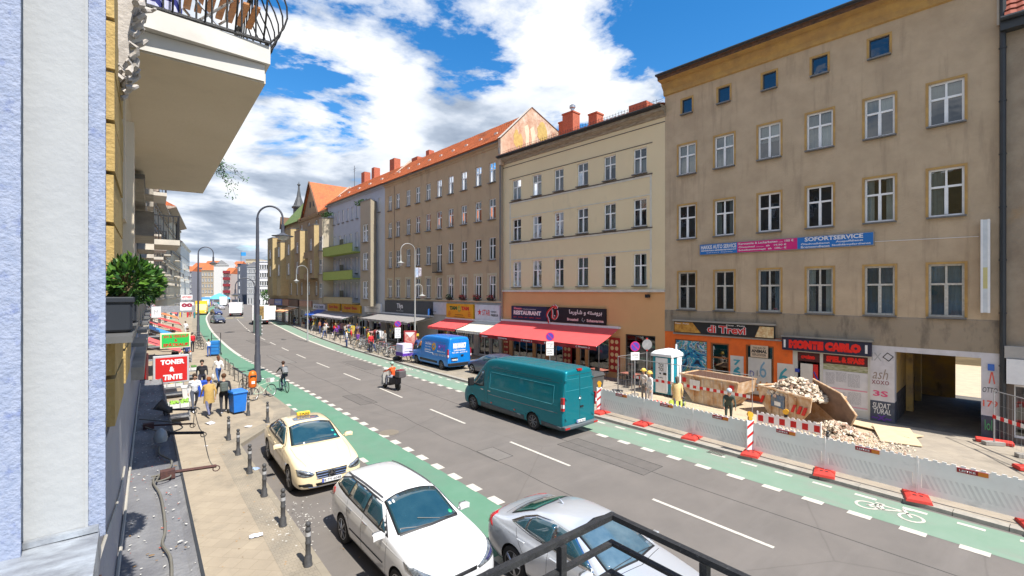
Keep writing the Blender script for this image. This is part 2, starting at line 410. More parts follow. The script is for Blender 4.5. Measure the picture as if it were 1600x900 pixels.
def paving_mat(name,c1,c2,sx,sy,mortar,rot=0,dirt=.5,dcol=(.12,.11,.09)):
    m=mat(name,c1,.9,col2=c2,nscale=1.1,bump=.25,bscale=60,stain=(dcol,dirt,(.8,.55,1),.52))
    t=m.node_tree;L=t.links.new;b=t.nodes['Principled BSDF'];src=b.inputs['Base Color'].links[0].from_socket
    tc=N(t,'ShaderNodeTexCoord');mp=N(t,'ShaderNodeMapping');mp.inputs['Rotation'].default_value=(0,0,R(rot));mp.inputs['Scale'].default_value=(1/sx,1/sx,1);L(tc.outputs['Object'],mp.inputs[0])
    br=N(t,'ShaderNodeTexBrick');br.inputs['Scale'].default_value=1;br.inputs['Mortar Size'].default_value=mortar;br.inputs['Brick Width'].default_value=1;br.inputs['Row Height'].default_value=sy/sx
    br.inputs['Color1'].default_value=(1,1,1,1);br.inputs['Color2'].default_value=(.92,.92,.92,1);br.inputs['Mortar'].default_value=(.78,.77,.74,1);L(mp.outputs[0],br.inputs[0])
    mx=N(t,'ShaderNodeMix',data_type='RGBA',blend_type='MULTIPLY');mx.inputs[0].default_value=1;L(src,mx.inputs[6]);L(br.outputs[0],mx.inputs[7]);L(mx.outputs[2],b.inputs['Base Color'])
    return m
M_asph=asphalt_mat()
M_green=mat('green_lane_paint',(.095,.215,.14),.85,col2=(.115,.235,.16),nscale=1.2,bump=.3,bscale=150,stain=((.13,.20,.15),.55,(.5,.25,1),.5))
M_mark=mat('road_marking_paint',(.58,.54,.47),.8,col2=(.44,.41,.36),nscale=9,bump=.2,bscale=150,stain=((.25,.24,.22),.6,(6,6,1),.56))
M_pave=paving_mat('pavement_slabs',(.36,.30,.22),(.30,.25,.185),.34,.34,.018,45)
M_pave2=paving_mat('small_stone_paving',(.33,.28,.21),(.24,.21,.165),.10,.10,.06,0,.6)
M_paveR=paving_mat('pavement_slabs_right',(.36,.31,.245),(.30,.26,.21),.34,.34,.018,45,.4)
M_kerb=mat('granite_kerb',(.36,.33,.28),.85,col2=(.27,.25,.22),nscale=4,bump=.3,bscale=50)
M_ground=mat('ground_dirt',(.16,.15,.13),.95)
M_dirt=mat('construction_sand',(.50,.40,.27),.95,col2=(.42,.34,.24),nscale=2,bump=.5,bscale=30)
def build_ground():
    g=MB();g.quad((-900,-300,-.06),(1200,-300,-.06),(1200,1500,-.06),(-900,1500,-.06));struct(g.build('ground',M_ground))
    g=MB();ribbon(g,lambda y:FACL(y)-1 if y < 200 else LKERB(y)-4,lambda y:RKERB(y)+3,YS,0.0);struct(g.build('road',M_asph))
    # green cycle lanes
    g=MB();ys=[y for y in YS if y <= 330];ribbon(g,lambda y:LKERB(y)+.12,lambda y:LLINE(y)-.1,ys,.004)
    struct(g.build('cycle_lane_left',M_green))
    g=MB();ribbon(g,lambda y:RLINE(y)+.09,lambda y:RKERB(y)-.1,ys,.004);struct(g.build('cycle_lane_right',mat('worn_green_paint',(.165,.255,.185),.85,col2=(.19,.27,.205),nscale=1.2,bump=.3,bscale=150,stain=((.22,.22,.19),.7,(.9,.35,1),.5))))
    # markings
    g=MB();z=.008
    def dash(mb,f,y0,y1,w):
        n=max(1,int((y1-y0)/3)); 
        for i in range(n):
            a=y0+(y1-y0)*i/n;b=y0+(y1-y0)*(i+1)/n
            mb.quad((f(a)-w,a,z),(f(a)+w,a,z),(f(b)+w,b,z),(f(b)-w,b,z))
    y=-8.3
    while y < 76:dash(g,CLINE,y,y+3.15,.055);y += 6.3
    y=77
    while y < 108:dash(g,CLINE,y,y+1.6,.08);y += 3.4
    struct(g.build('centre_line_marking',M_mark))
    g=MB();y=-4.94
    while y < 47:dash(g,LLINE,y,y+.52,.13);y += 1.06
    dash(g,LLINE,47,300,.13);struct(g.build('left_lane_marking',M_mark))
    g=MB();y=2.0
    while y < 26:dash(g,lambda q:6.08,y,y+.5,.09);y += 1.1
    struct(g.build('left_parking_marking',M_mark))
    g=MB();y=-5.2
    while y < 46:dash(g,RLINE,y,y+.5,.12);y += 1.06
    dash(g,RLINE,46,300,.12);struct(g.build('right_lane_marking',M_mark))
    g=MB();y=-5
    while y < 36:dash(g,lambda q:15.93,y,y+.5,.065);y += 1.06
    struct(g.build('right_parking_marking',M_mark))
    for i,(lx,ly,rz,s) in enumerate([(15.45,3.1,180,1.0),(6.85,33.2,0,1.0),(15.75,31.5,180,1.0),(7.0,60,0,1),(17.3,60,180,1),(6.75,5.0,0,1)]):
        b=MB();b.at(lx,ly,.012,rz=rz+90,sc=s)
        def ring(cx,cy,r,w):
            n=26;vs=[]; 
            for k in range(n):
                a=2*math.pi*k/n;vs += [(cx+(r-w)*math.cos(a),cy+(r-w)*math.sin(a),0),(cx+(r+w)*math.cos(a),cy+(r+w)*math.sin(a),0)]
            b.add(vs,[(2*k,2*k+1,(2*k+3) % (2*n),(2*k+2) % (2*n)) for k in range(n)])
        def bar(p,q,w=.035):
            p=Vector((*p,0));q=Vector((*q,0));d=(q-p).normalized();nrm=Vector((-d.y,d.x,0))*w
            b.quad(p-nrm,q-nrm,q+nrm,p+nrm)
        ring(-.46,-.1,.24,.035);ring(.46,-.1,.24,.035)
        for p,q in [((-.46,-.1),(-.1,-.1)),((-.46,-.1),(-.22,.2)),((-.1,-.1),(-.26,.26)),((-.22,.19),(.26,.19)),((-.1,-.1),(.27,.19)),((.46,-.1),(.22,.36)),((.22,.36),(.4,.4)),((-.36,.27),(-.16,.27))]:bar(p,q)
        struct(b.build('cycle_symbol_marking',M_mark))
    g=MB();g.box(LLINE(115)+3.5,LLINE(115)+4.9,114.6,115.6,.008,.012);g.box(LLINE(115)+5.2,LLINE(115)+6.8,114.6,115.6,.008,.012);struct(g.build('yellow_marking',mat('yellow_paint',(.6,.5,.15))))
    # left pavement (set back for the parking bay at y < 20.5)
    g=MB();H=.12
    edge=[(-40,3.05),(19.6,3.05),(21.2,4.2),(22.6,5.5),(24,5.85)]
    ef=lambda y:(lerp_tab(edge)(y) if y < 24 else LKERB(y))
    ys=sorted(set([-40,0,8,14,19.6,20.4,21.2,22,22.6,23.3,24]+[y for y in YS if y > 24]))
    ribbon(g,lambda y:FACL(y)-1,lambda y:ef(y)-.16,ys,H);struct(g.build('pavement_left',M_pave))
    g=MB();ribbon(g,lambda y:ef(y)-.75,lambda y:ef(y)-.16,ys,H+.004);struct(g.build('pavement_left_edge_stones',M_pave2))
    k=MB()
    for a,b in zip(ys,ys[1:]):
        n=max(1,int((b-a)/1.0)) if b < 45 else 1
        for i in range(n):
            p=a+(b-a)*i/n;q=a+(b-a)*(i+1)/n-.012;e0,e1=ef(p),ef(q)
            k.add([(e0-.16,p,-.05),(e0,p,-.05),(e1,q,-.05),(e1-.16,q,-.05),(e0-.16,p,H+.01),(e0-.012,p,H+.01),(e1-.012,q,H+.01),(e1-.16,q,H+.01)],[(4,5,6,7),(1,2,6,5),(0,1,5,4),(2,3,7,6)])
    struct(k.build('kerb_left',mat('worn_kerb',(.27,.235,.18),.9,nscale=3,bump=.3,bscale=50)))
    # right pavement
    g=MB();HR=.10
    ys2=[y for y in YS if y <= 330]
    ribbon(g,lambda y:RKERB(y)+.3,lambda y:RKERB(y)+(14 if y < 40 else 10),ys2,HR);struct(g.build('pavement_right',M_paveR))
    g=MB();ribbon(g,lambda y:RKERB(y)+.3,lambda y:RKERB(y)+2.35,[y for y in YS if 13 < y < 46],HR+.004);struct(g.build('parking_bay_paving',M_pave2))
    k=MB()
    for a,b in zip(ys2,ys2[1:]):
        n=max(1,int((b-a)/1.0)) if b < 45 else 1
        for i in range(n):
            p=a+(b-a)*i/n;q=a+(b-a)*(i+1)/n-.012;e0,e1=RKERB(p),RKERB(q)
            k.add([(e0,p,-.05),(e0+.3,p,-.05),(e1+.3,q,-.05),(e1,q,-.05),(e0+.012,p,HR+.006),(e0+.3,p,HR+.006),(e1+.3,q,HR+.006),(e1+.012,q,HR+.006)],[(4,5,6,7),(0,4,7,3),(0,1,5,4),(2,3,7,6)])
    struct(k.build('kerb_right',M_kerb))
    g=MB();n=26;pts=[]
    for i in range(n):
        y=4.4+12*i/n;pts.append((18.0+.5*math.sin(i*1.7)+.2*math.sin(i*4.1),y))
    g.add([(x,y,.112) for x,y in pts]+[(24.6,y,.112) for x,y in pts],[(i,n+i,n+i+1,i+1) for i in range(n-1)]);struct(g.build('construction_ground',M_dirt))
build_ground()
def road_wear():
    dk=mat('asphalt_patch_dark',(.135,.121,.110),.9,nscale=3,bump=.3,bscale=150);lt=mat('asphalt_patch_pale',(.178,.162,.147),.9,nscale=3,bump=.3,bscale=150);tar=mat('tar_seam',(.07,.066,.062),.7)
    for i,(x,y,w,l,m) in enumerate([(8.9,23,.9,2.6,dk),(12.4,8.6,1.1,3.8,dk),(9.6,12.5,.7,1.2,lt),(13.2,33,1.2,5,dk),(9.2,40,1.0,6,lt),(4.4,12.4,1.0,1.2,dk),(10.2,55,1.2,7,dk)]):
        q=MB();q.quad((x,y,.003),(x+w,y+.02,.003),(x+w,y+l,.003),(x-.02,y+l,.003));struct(q.build('asphalt_patch',m))
        q=MB();pts=[(x,y),(x+w,y+.02),(x+w,y+l),(x-.02,y+l),(x,y)];q.tube([(a,b,.002) for a,b in pts],.012,4);struct(q.build('tar_seam',tar))
    for k,(f,a,b) in enumerate([(lambda y:9.55+.06*math.sin(y*.7)+.03*math.sin(y*2.3),-6,46),(lambda y:12.9+.05*math.sin(y*.5+1),-6,38)]):
        q=MB();n=90;q.tube([(f(a+(b-a)*i/n),a+(b-a)*i/n,.001) for i in range(n+1)],.009,4);struct(q.build('tar_seam',tar))
    ir=mat('drain_iron',(.09,.08,.07),.7)
    for (x,y) in ((16.15,8.1),(16.12,20.5),(6.1,20.2),(6.0,38)):
        q=MB();[q.box(x-.2,x+.2,y-.24+.08*i,y-.20+.08*i,.006,.016) for i in range(7)];q.box(x-.22,x-.19,y-.26,y+.3,.006,.017);q.box(x+.19,x+.22,y-.26,y+.3,.006,.017);tag(q.build('drain_grate',ir),'iron drain grate '+{8:'beside the middle beacon',20:'in the gutter beyond the teal van' if x > 10 else 'behind the taxi at the parking bay end',38:'at the left kerb near the hoop stands'}[int(y)],'drain',kind=None);COL.objects[-1]['kind']='stuff'
road_wear()
# ================================================================ right side of the street
mat('glass',(0,0,0));MATS.pop('glass');glass_mat('glass');M_shopglass=glass_mat('shop_glass',(.75,.82,.82),.7)
M_curt=mat('curtain',(.62,.60,.56),.95,col2=(.5,.49,.46));M_curtB=mat('blue_curtain',(.25,.33,.42),.95)
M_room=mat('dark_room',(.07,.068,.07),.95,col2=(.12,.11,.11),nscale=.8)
M_white=mat('white_window_paint',(.85,.85,.84),.5,col2=(.76,.76,.75));M_whiteB=mat('weathered_window_paint',(.58,.56,.50),.7,col2=(.42,.40,.35),nscale=8)
M_zinc=mat('zinc_sill',(.20,.20,.20),.5,metal=.6);M_dzinc=mat('dark_downpipe',(.05,.055,.06),.5,metal=.4)
M_tile=mat('orange_roof_tiles',(.52,.15,.05),.8,col2=(.38,.10,.035),nscale=5,bump=.3,bscale=14,stain=((.16,.07,.04),.6,(.7,.7,.7),.5))
M_brick=mat('chimney_brick',(.45,.13,.07),.85,col2=(.33,.09,.05),nscale=8,bump=.4,bscale=25)
M_alu=mat('bare_aluminium',(.5,.5,.5),.35,metal=.9);M_black=mat('black_paint',(.02,.02,.022),.45);M_wht=mat('white_panel',(.78,.78,.77),.5,col2=(.7,.7,.7))
M_red=mat('red_print',(.62,.03,.025),.5,col2=(.55,.025,.02));M_wood=mat('old_wood',(.20,.11,.06),.8,col2=(.10,.06,.04),nscale=6,stretch=(1,8,8))
def flat(name,c,rough=.55):return mat(name,c,rough,col2=tuple(x*.92 for x in c))
def tiled_roof(parent,x0,x1,y0,z0,y1,z1,m=None,name='roof',rows=None,cols=None,t=.05):
    """roof slope as overlapping courses of curved tiles"""
    mb=MB();dy=y1-y0;dz=z1-z0;L=math.hypot(dy,dz);rows=rows or int(L/.36);cols=cols or int((x1-x0)/.30)
    ny,nz=-dz/L*(1 if dy > 0 else -1),abs(dy)/L
    if nz < 0:ny,nz=-ny,-nz
    for r in range(rows):
        a,b=r/rows,(r+1)/rows;vs=[]
        for c in range(cols*2+1):
            x=x0+(x1-x0)*c/(cols*2);h=t*(.9 if c % 2 else .25)
            vs += [(x,y0+dy*a+ny*(h+.05),z0+dz*a+nz*(h+.05)),(x,y0+dy*b+ny*h*.9,z0+dz*b+nz*h*.9),(x,y0+dy*a,z0+dz*a)]
        fs=[]
        for c in range(cols*2):fs += [(3*c,3*c+3,3*c+4,3*c+1),(3*c+2,3*c+5,3*c+3,3*c)]
        mb.add(vs,fs)
    o=mb.build(name,m or M_tile,parent);o['kind']='stuff';return o
def cornice(parent,x0,x1,prof,mats,name='cornice',ends=True):
    """moulding of (y,z) profile segments along x; mats per segment"""
    mb=MB()
    for i in range(len(prof)-1):
        (a,b),(c,d)=prof[i],prof[i+1];mb.mat(min(i,99) if isinstance(mats,list) and len(mats) > 1 else 0)
        if isinstance(mats,list):mb.mi=min(i,len(mats)-1)
        mb.quad((x0,a,b),(x1,a,b),(x1,c,d),(x0,c,d))
    if ends:
        mb.mi=0;p=[(x0,a,b) for a,b in prof];q=[(x1,a,b) for a,b in prof]
        mb.add(p,[tuple(range(len(p)))]);mb.add(q,[tuple(range(len(q)))])
    return mb.build(name,mats,parent)
def downpipe(parent,x,y,z0,z1,r=.055,m=None):
    mb=MB();mb.tube([(x,y,z0),(x,y,z1)],r,8)
    z=z0+.8
    while z < z1:mb.tube([(x,y,z),(x,y,z+.05)],r*1.25,8);z += 2.0
    mb.tube([(x,y,z1),(x,y+.06,z1+.25),(x,y-.35,z1+.75)],r,8);return mb.build('downpipe',m or M_dzinc,parent,smooth=True)
T_=Fac(gp(1380,664),130,0);T_.P=(25.25,5.2)
def _fix(P,vp,s_lo,s_hi):
    f=Fac(P,vp,0);f.o=Vector((P[0]+f.D[0]*s_hi,P[1]+f.D[1]*s_hi,0));f.len=s_hi-s_lo;return f
FT=_fix((25.25,5.2),130,-3.41,10.37)
FC=_fix((25.25,5.2),130,10.37,25.0)
FB=_fix(FC.end(0),158,0,21.27)
FW=_fix(FB.end(0),164,0,18.5)
FG=_fix(FW.end(0),168,0,13.4)
FH=_fix(FG.end(0),170,0,9.6)
FI=_fix(FH.end(0),174,0,10.0)

def building_tan():
    F=FT;wdt=F.len
    b=thing('apartment_building','weathered brown rendered house with orange shopfront, blue banner and graffiti passage','building',F.o,math.degrees(F.rz))
    plaster=mat('tan_render',(.52,.40,.27),.92,col2=(.42,.32,.215),nscale=.8,bump=.9,bscale=11,stain=((.22,.165,.115),.5,(2.0,1,.22),.54))
    low=mat('sooty_render',(.32,.26,.19),.93,col2=(.28,.23,.165),nscale=.8,bump=.9,bscale=6,stain=((.10,.085,.07),.8,(1.4,1,.5),.5))
    yel=mat('ochre_cornice',(.50,.31,.10),.85,col2=(.38,.23,.09),nscale=2,bump=.4,bscale=12)
    eave=mat('decayed_eave',(.16,.08,.045),.9,col2=(.07,.045,.03),nscale=6,bump=.8,bscale=10)
    cols=[(.85,1.89),(2.97,4.0),(5.21,6.25),(7.39,8.45),(9.64,10.68),(11.76,12.82)]
    rows=[(4.76,6.9),(8.84,10.78),(12.56,14.3)]
    holes=[(a,c,z0,z1) for a,c in cols for z0,z1 in rows]
    att=[(1.07,1.67),(3.15,3.78),(5.42,6.05),(7.6,8.24),(9.8,10.5)]
    holes += [(a,c,16.08,16.92) for a,c in att]
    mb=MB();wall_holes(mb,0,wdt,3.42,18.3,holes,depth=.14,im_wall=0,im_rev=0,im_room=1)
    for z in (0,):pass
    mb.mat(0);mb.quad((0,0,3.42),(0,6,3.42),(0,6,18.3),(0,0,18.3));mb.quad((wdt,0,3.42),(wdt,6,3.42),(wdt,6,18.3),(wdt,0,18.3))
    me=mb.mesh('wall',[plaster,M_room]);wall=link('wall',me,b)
    # darker soiled band over the shops
    s=MB();hs=[(a,c,4.6,5.0) for a,c in cols]; 
    wall_holes(s,.0,wdt,3.42,4.66,[],depth=.0,room=0,y=-.025);s.quad((0,-.025,4.66),(wdt,-.025,4.66),(wdt,0,4.69),(0,0,4.69));s.build('plinth_band',low,b)
    # thin patches of missing paint below each window
    cornice(b,-.05,wdt+.02,[(0,17.45),(-.10,17.5),(-.12,17.75),(-.34,18.0),(-.36,18.12),(-.78,18.16),(-.80,18.32),(-.92,18.34),(-.93,18.46),(.2,18.52)],[yel,yel,yel,yel,yel,eave,eave,M_dzinc,M_dzinc])
    g=MB();g.tube([(-.1,-.93,18.44),(wdt,-.93,18.44)],.07,8);g.build('gutter',M_dzinc,b,smooth=True)
    random.seed(3)
    styles={(0,2):'full',(1,2):'full',(2,2):'half',(3,2):'full',(4,2):'top',(5,2):'top',(4,0):'full',(5,0):'full',(2,0):'sides',(3,0):'sides',(5,1):'left'}
    for i,(a,c) in enumerate(cols):
        for j,(z0,z1) in enumerate(rows):
            window(b,a,z0,c-a,z1-z0,.09,M_white if j else M_whiteB,M_zinc,'cross',curtain=styles.get((i,j),random.choice([None,'sides',None])),fw=.075,cm=M_curtB if (i,j) in ((4,0),(5,0),(2,0)) else None,surround=yel)
    for a,c in att:
        window(b,a,16.08,c-a,.84,.09,flat('dark_attic_frame',(.06,.07,.08)),M_zinc,'one',fw=.04,surround=yel)
    # --- ground floor
    org=mat('orange_shop_paint',(.85,.16,.02),.6,col2=(.72,.13,.02),nscale=2,stain=((.28,.10,.04),.5,(2,2,1),.55))
    wp=mat('white_graffiti_wall',(.62,.60,.62),.85,col2=(.52,.50,.50),nscale=2,stain=((.34,.32,.36),.55,(1.5,1,1.2),.55),bump=.3)
    dk=mat('slate_blue_plinth',(.075,.09,.12),.85,col2=(.05,.06,.08),nscale=3,stain=((.13,.09,.22),.7,(1.5,1,1.5),.55))
    X=F.X;Z=F.Z
    x=[X(u) for u in (1041,1054,1105,1110,1139,1165,1209,1213,1243,1246,1281,1286,1356,1360,1398,1533,1562)]
    holes=[(x[1],x[2],.55,3.0),(x[3],x[4],.1,2.95),(x[5],x[6],.35,3.0)]
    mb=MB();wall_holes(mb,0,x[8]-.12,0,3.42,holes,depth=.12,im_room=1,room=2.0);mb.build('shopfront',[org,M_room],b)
    fm=flat('brown_shop_frame',(.30,.11,.035)); 
    w1=MB();w1.box(x[1],x[1]+.06,.06,.12,.55,3.0);w1.box(x[2]-.06,x[2],.06,.12,.55,3.0);w1.box(x[1]+.06,x[2]-.06,.06,.12,.55,.62);w1.box(x[1]+.06,x[2]-.06,.06,.12,2.94,3.0)
    w1=w1.build('shop_window',fm,b)
    # graffiti covered roller shutter
    gr=MB();n=22;xa,xb=x[1]+.06,x[2]-.06
    for k in range(n):z=.62+2.32*k/n;gr.box(xa,xb,.07,.10,z,z+2.32/n-.012)
    gm=bpy.data.materials.new('graffiti_shutter');gm.use_nodes=True;t=gm.node_tree;bs=t.nodes['Principled BSDF'];tc=N(t,'ShaderNodeTexCoord')
    mp=N(t,'ShaderNodeMapping');mp.inputs['Scale'].default_value=(1.4,1,1.1);t.links.new(tc.outputs['Object'],mp.inputs[0])
    nz=N(t,'ShaderNodeTexNoise');nz.inputs['Scale'].default_value=1.05;nz.inputs['Detail'].default_value=2;nz.inputs['Distortion'].default_value=2.2;t.links.new(mp.outputs[0],nz.inputs[0])
    rp=N(t,'ShaderNodeValToRGB');rp.color_ramp.interpolation='CONSTANT';cs=[(0,(.02,.03,.06)),(.36,(.02,.20,.42)),(.44,(.05,.42,.50)),(.5,(.62,.66,.68)),(.54,(.03,.10,.25)),(.585,(.55,.50,.12)),(.62,(.04,.36,.42)),(.7,(.02,.03,.05))]
    while len(rp.color_ramp.elements) < len(cs):rp.color_ramp.elements.new(.5)
    for e,(p,c) in zip(rp.color_ramp.elements,cs):e.position=p;e.color=(*c,1)
    t.links.new(nz.outputs[0],rp.inputs[0]);t.links.new(rp.outputs[0],bs.inputs['Base Color']);bs.inputs['Roughness'].default_value=.6
    gr.build('shutter',gm,b)
    def frameset(xa,xb,za,zb,y0=.05,fw=.08,bars=(),nm='shop_window',m=fm):
        q=MB();q.box(xa,xa+fw,y0,y0+.07,za,zb);q.box(xb-fw,xb,y0,y0+.07,za,zb);q.box(xa+fw,xb-fw,y0,y0+.07,za,za+fw);q.box(xa+fw,xb-fw,y0,y0+.07,zb-fw,zb)
        for z in bars:q.box(xa+fw,xb-fw,y0+.002,y0+.068,z-.04,z+.04)
        o=q.build(nm,m,b);p=MB();p.quad((xa+fw,y0+.05,za+fw),(xb-fw,y0+.05,za+fw),(xb-fw,y0+.05,zb-fw),(xa+fw,y0+.05,zb-fw));p.build('pane',M_shopglass,o);return o
    frameset(x[3],x[4],.1,2.95,bars=(2.15,),nm='door'); 
    w2=frameset(x[5],x[6],.35,3.0)
    paper=mat('taped_paper',(.66,.63,.56),.85,col2=(.58,.55,.49),nscale=2)
    p=MB();p.box(x[5]+.12,x[6]-.12,.025,.045,.45,2.35);p.build('paper_sheet',paper,b)
    cy=flat('cyan_marker',(.05,.33,.40));bl=flat('blue_marker',(.03,.06,.35));orr=flat('orange_marker',(.6,.25,.05));gn=flat('green_marker',(.08,.4,.15));bk=flat('black_marker',(.03,.03,.03));pk=flat('pink_marker',(.65,.08,.2));wt_=flat('white_marker',(.7,.7,.7));pur=flat('purple_spray',(.12,.04,.30))
    xm=(x[5]+x[6])/2
    text('D',x[5]+.2,x[5]+.42,1.35,1.65,.018,bl,b,0);text('1.',x[5]+.55,x[5]+.68,1.4,1.7,.018,bk,b,0);text('6',xm,xm+.33,1.35,2.2,.018,flat('pale_blue_marker',(.2,.38,.5)),b,0);text('#',xm-.2,xm+.45,.65,1.15,.018,orr,b,0)
    pp=MB();pp.box(x[4]+.08,x[5]-.1,-.02,-.004,.9,2.35);pp.build('poster',paper,b);text('7',x[4]+.25,x[5]-.25,1.85,2.15,-.026,cy,b,.04);text('6',x[4]+.22,x[5]-.22,1.2,1.8,-.026,cy,b,.06)
    pp=MB();pp.box(x[7]+.05,x[8]-.05,-.02,-.004,.3,2.2);pp.build('poster',paper,b);text('6',x[7]+.12,x[7]+.6,1.1,2.0,-.026,cy,b,.0)
    q=MB()
    for a_,b_,c_,d_ in ((.5,.92,.98,1.05),(.5,.92,1.4,1.47),(.5,.57,1.05,1.4),(.85,.92,1.05,1.4)):q.box(x[7]+a_,x[7]+b_,-.028,-.021,c_,d_)
    q.build('green_square',gn,b)
    q=MB();q.at(0,0,0,ry=0).box(xm-.42,xm+.42,-.035,-.012,2.38,3.0);an=q.build('notice_board',mat('cream_notice',(.68,.52,.36),.8),b)
    text('THE END OF',xm-.3,xm+.3,2.82,2.92,-.039,bk,an,.02);text('ANIMAL',xm-.38,xm+.38,2.62,2.79,-.039,bk,an,.05);text('EXPLOITATION',xm-.32,xm+.32,2.46,2.58,-.039,bk,an,.02)
    # boards above
    def board(u0,u1,za,zb,m,off=.18,name='sign',label=None):
        xa,xb=X(u0,off),X(u1,off);q=MB();q.box(xa,xb,-off,-.03,za,zb);return q.build(name,m,b),xa,xb,-off-.003
    f_dt,xa,xb,y=board(1053,1210,3.40,4.05,M_black,.16,'fascia_sign')
    w=xb-xa
    pic=mat('sepia_photo_print',(.62,.33,.06),.5,col2=(.35,.14,.02),nscale=4,detail=8)
    q=MB();q.prism([(xa+.04,3.44),(xa+w*.30,3.44),(xa+w*.21,4.01),(xa+.04,4.01)],y-.004,y,'y');q.build('photo_print',pic,f_dt)
    fo=mat('food_photo_print',(.55,.30,.12),.5,col2=(.75,.62,.35),nscale=9,detail=3);q=MB();q.prism([(xb-w*.17,3.44),(xb-.03,3.44),(xb-.03,3.99),(xb-w*.13,3.99)],y-.004,y,'y');q.build('photo_print',fo,f_dt)
    text('di Trevi',xa+w*.365,xa+w*.75,3.50,3.93,y-.004,flat('white_print',(.75,.73,.73)),f_dt,.075);text('di Trevi',xa+w*.37,xa+w*.745,3.51,3.92,y-.009,M_red,f_dt,.03)
    text('Pizza . Pasta',xa+w*.56,xa+w*.74,3.93,4.0,y-.004,MATS['white_print'],f_dt,.02)
    text('Pizza . Pasta',xa+.08,xa+.01+w*.0+.9,3.9,3.98,y-.008,MATS['white_print'],f_dt,.01)
    q=MB();q.box(xa-.05,xb+.05,-.26,-.02,4.06,4.14);q.box(xa-.08,xb+.3,-.12,-.03,3.30,3.38);q.build('sign_canopy',mat('crumbling_ledge',(.33,.30,.26),.9,bump=.8,bscale=14),b)
    # Monte Carlo
    navy=flat('navy_panel',(.02,.022,.05));f_mc,xa,xb,y=board(1222,1361,2.92,3.55,navy,.24,'fascia_sign');w=xb-xa
    brt=flat('signal_red',(.78,.02,.012))
    text('MONTE CARLO',xa+w*.085,xa+w*.90,3.02,3.44,y-.004,brt,f_mc,.11)
    for q0 in (.02,.94):text('CASINO'[0:0]+'I',xa+w*q0,xa+w*(q0+.025),3.04,3.42,y-.004,MATS['white_print'],f_mc,.03)
    q=MB();q.box(xa-.04,xb+.06,-.30,-.02,3.56,3.62);q.build('sign_canopy',M_alu,b)
    xs0=x[8]-.12;xe=x[13]
    frm=flat('pale_shop_frame',(.55,.55,.50));holes=[(x[9],x[10],.1,2.85),(x[11],x[12],.45,2.85)]
    mb=MB();wall_holes(mb,xs0,xe,0,3.42,holes,depth=.08,room=1.2);mb.build('shopfront',[frm,M_room],b)
    f2=MB();f2.box(x[9],x[10],.02,.07,2.42,2.85);f2=f2.build('sign_panel',flat('dark_red_panel',(.08,.02,.02)),b);text('casino',x[9]+.15,x[10]-.2,2.53,2.74,.014,brt,f2,.08)
    f2=MB();f2.box(x[11],x[12],.02,.07,2.42,2.85);f2=f2.build('sign_panel',MATS['dark_red_panel'],b);text('SPIEL & SPASS',x[11]+.12,x[12]-.12,2.5,2.78,.014,brt,f2,.08)
    q=MB();q.box(x[9]+.12,x[10]-.3,.03,.07,.1,2.3);q.build('door',paper,b);q=MB();q.box(x[10]-.28,x[10]-.08,.025,.06,.1,2.3);q.build('door_edge',M_red,b)
    q=MB();q.tube([(x[10]-.25,.015,1.95),(x[10]-.1,.015,1.6),(x[10]+.08,-.015,1.45),(x[10]+.1,-.015,.7),(x[10]-.05,.015,.6)],.03,5);q.box(x[9]-.1,x[9]+.08,-.02,.05,1.85,2.02);q.build('blue_spray_line',bl,b)
    q=MB();q.box(x[11],x[12],.03,.07,.45,2.12);ps=q.build('poster_sheet',mat('faded_notice_paper',(.62,.61,.62),.8,col2=(.55,.55,.56)),b)
    q=MB();q.box(x[11],x[12],.032,.07,2.13,2.41);q.build('print_strip',mat('landscape_print',(.20,.22,.08),.6,col2=(.5,.48,.35),nscale=4,stretch=(1,1,4)),b)
    q=MB();q.box(x[11]+.02,x[12]-.02,.024,.03,1.28,1.33);q.box(x[11]+.3,x[12]-.02,.024,.03,.52,.56);q.build('pink_line',flat('faded_pink',(.65,.25,.32)),ps)
    lines='\n'.join('notice text lines on the paper sheet'.split()[k % 7]*3 for k in range(2))
    q=MB()
    random.seed(5)
    for blk in ((.1,.45,1.45,2.0),(.5,.9,1.6,2.05),(.95,1.4,1.42,2.02),(.1,.5,.7,1.15),(.55,.9,.8,1.15),(.95,1.45,.65,1.2)):
        z=blk[3]
        while z > blk[2]:
            xx=x[11]+blk[0];lim=x[11]+blk[1]
            while xx < lim:ww=random.uniform(.03,.12);q.box(xx,min(xx+ww,lim),.0265,.03,z-.02,z);xx += ww+.02
            z -= .05
    stuff(q.build('print_lines',flat('grey_ink',(.30,.30,.32)),ps))
    # piers and passage
    mb=MB();mb.box(x[13],x[14],-.03,.45,1.0,3.42);mb.box(x[15],wdt,-.03,.45,1.0,3.42);mb.box(x[14],x[15],-.03,.45,3.2,3.42);mb.build('pier',wp,b)
    [MB().box(p0,p1,-.045,.45,0,1.0).build('pier_base',dk,b) for p0,p1 in ((x[13],x[14]),(x[15],wdt))]
    text('SUDAT',x[13]+.08,x[13]+.7,.68,.92,-.052,wt_,b,.01,shear=.2);text('TURAL',x[13]+.12,x[13]+.72,.44,.66,-.052,wt_,b,.01,shear=.2);text('~X~',x[13]+.05,x[14]-.1,.15,.4,-.052,pur,b,.05)
    text('ash',x[13]+.08,x[13]+.62,1.95,2.4,-.036,flat('brown_tag',(.30,.24,.2)),b,0,shear=.3);text('xoxo',x[13]+.05,x[13]+.65,1.72,1.9,-.036,flat('brown_red_tag',(.25,.08,.1)),b,0)
    text('3S',x[13]+.1,x[13]+.62,1.2,1.45,-.036,pk,b,.03);text('IX',x[13]+.05,x[13]+.4,2.75,3.1,-.036,flat('grey_tag',(.4,.4,.4)),b,0)
    q=MB();q.at((x[13]+x[14])/2+.2,-.036,2.95,ry=38)
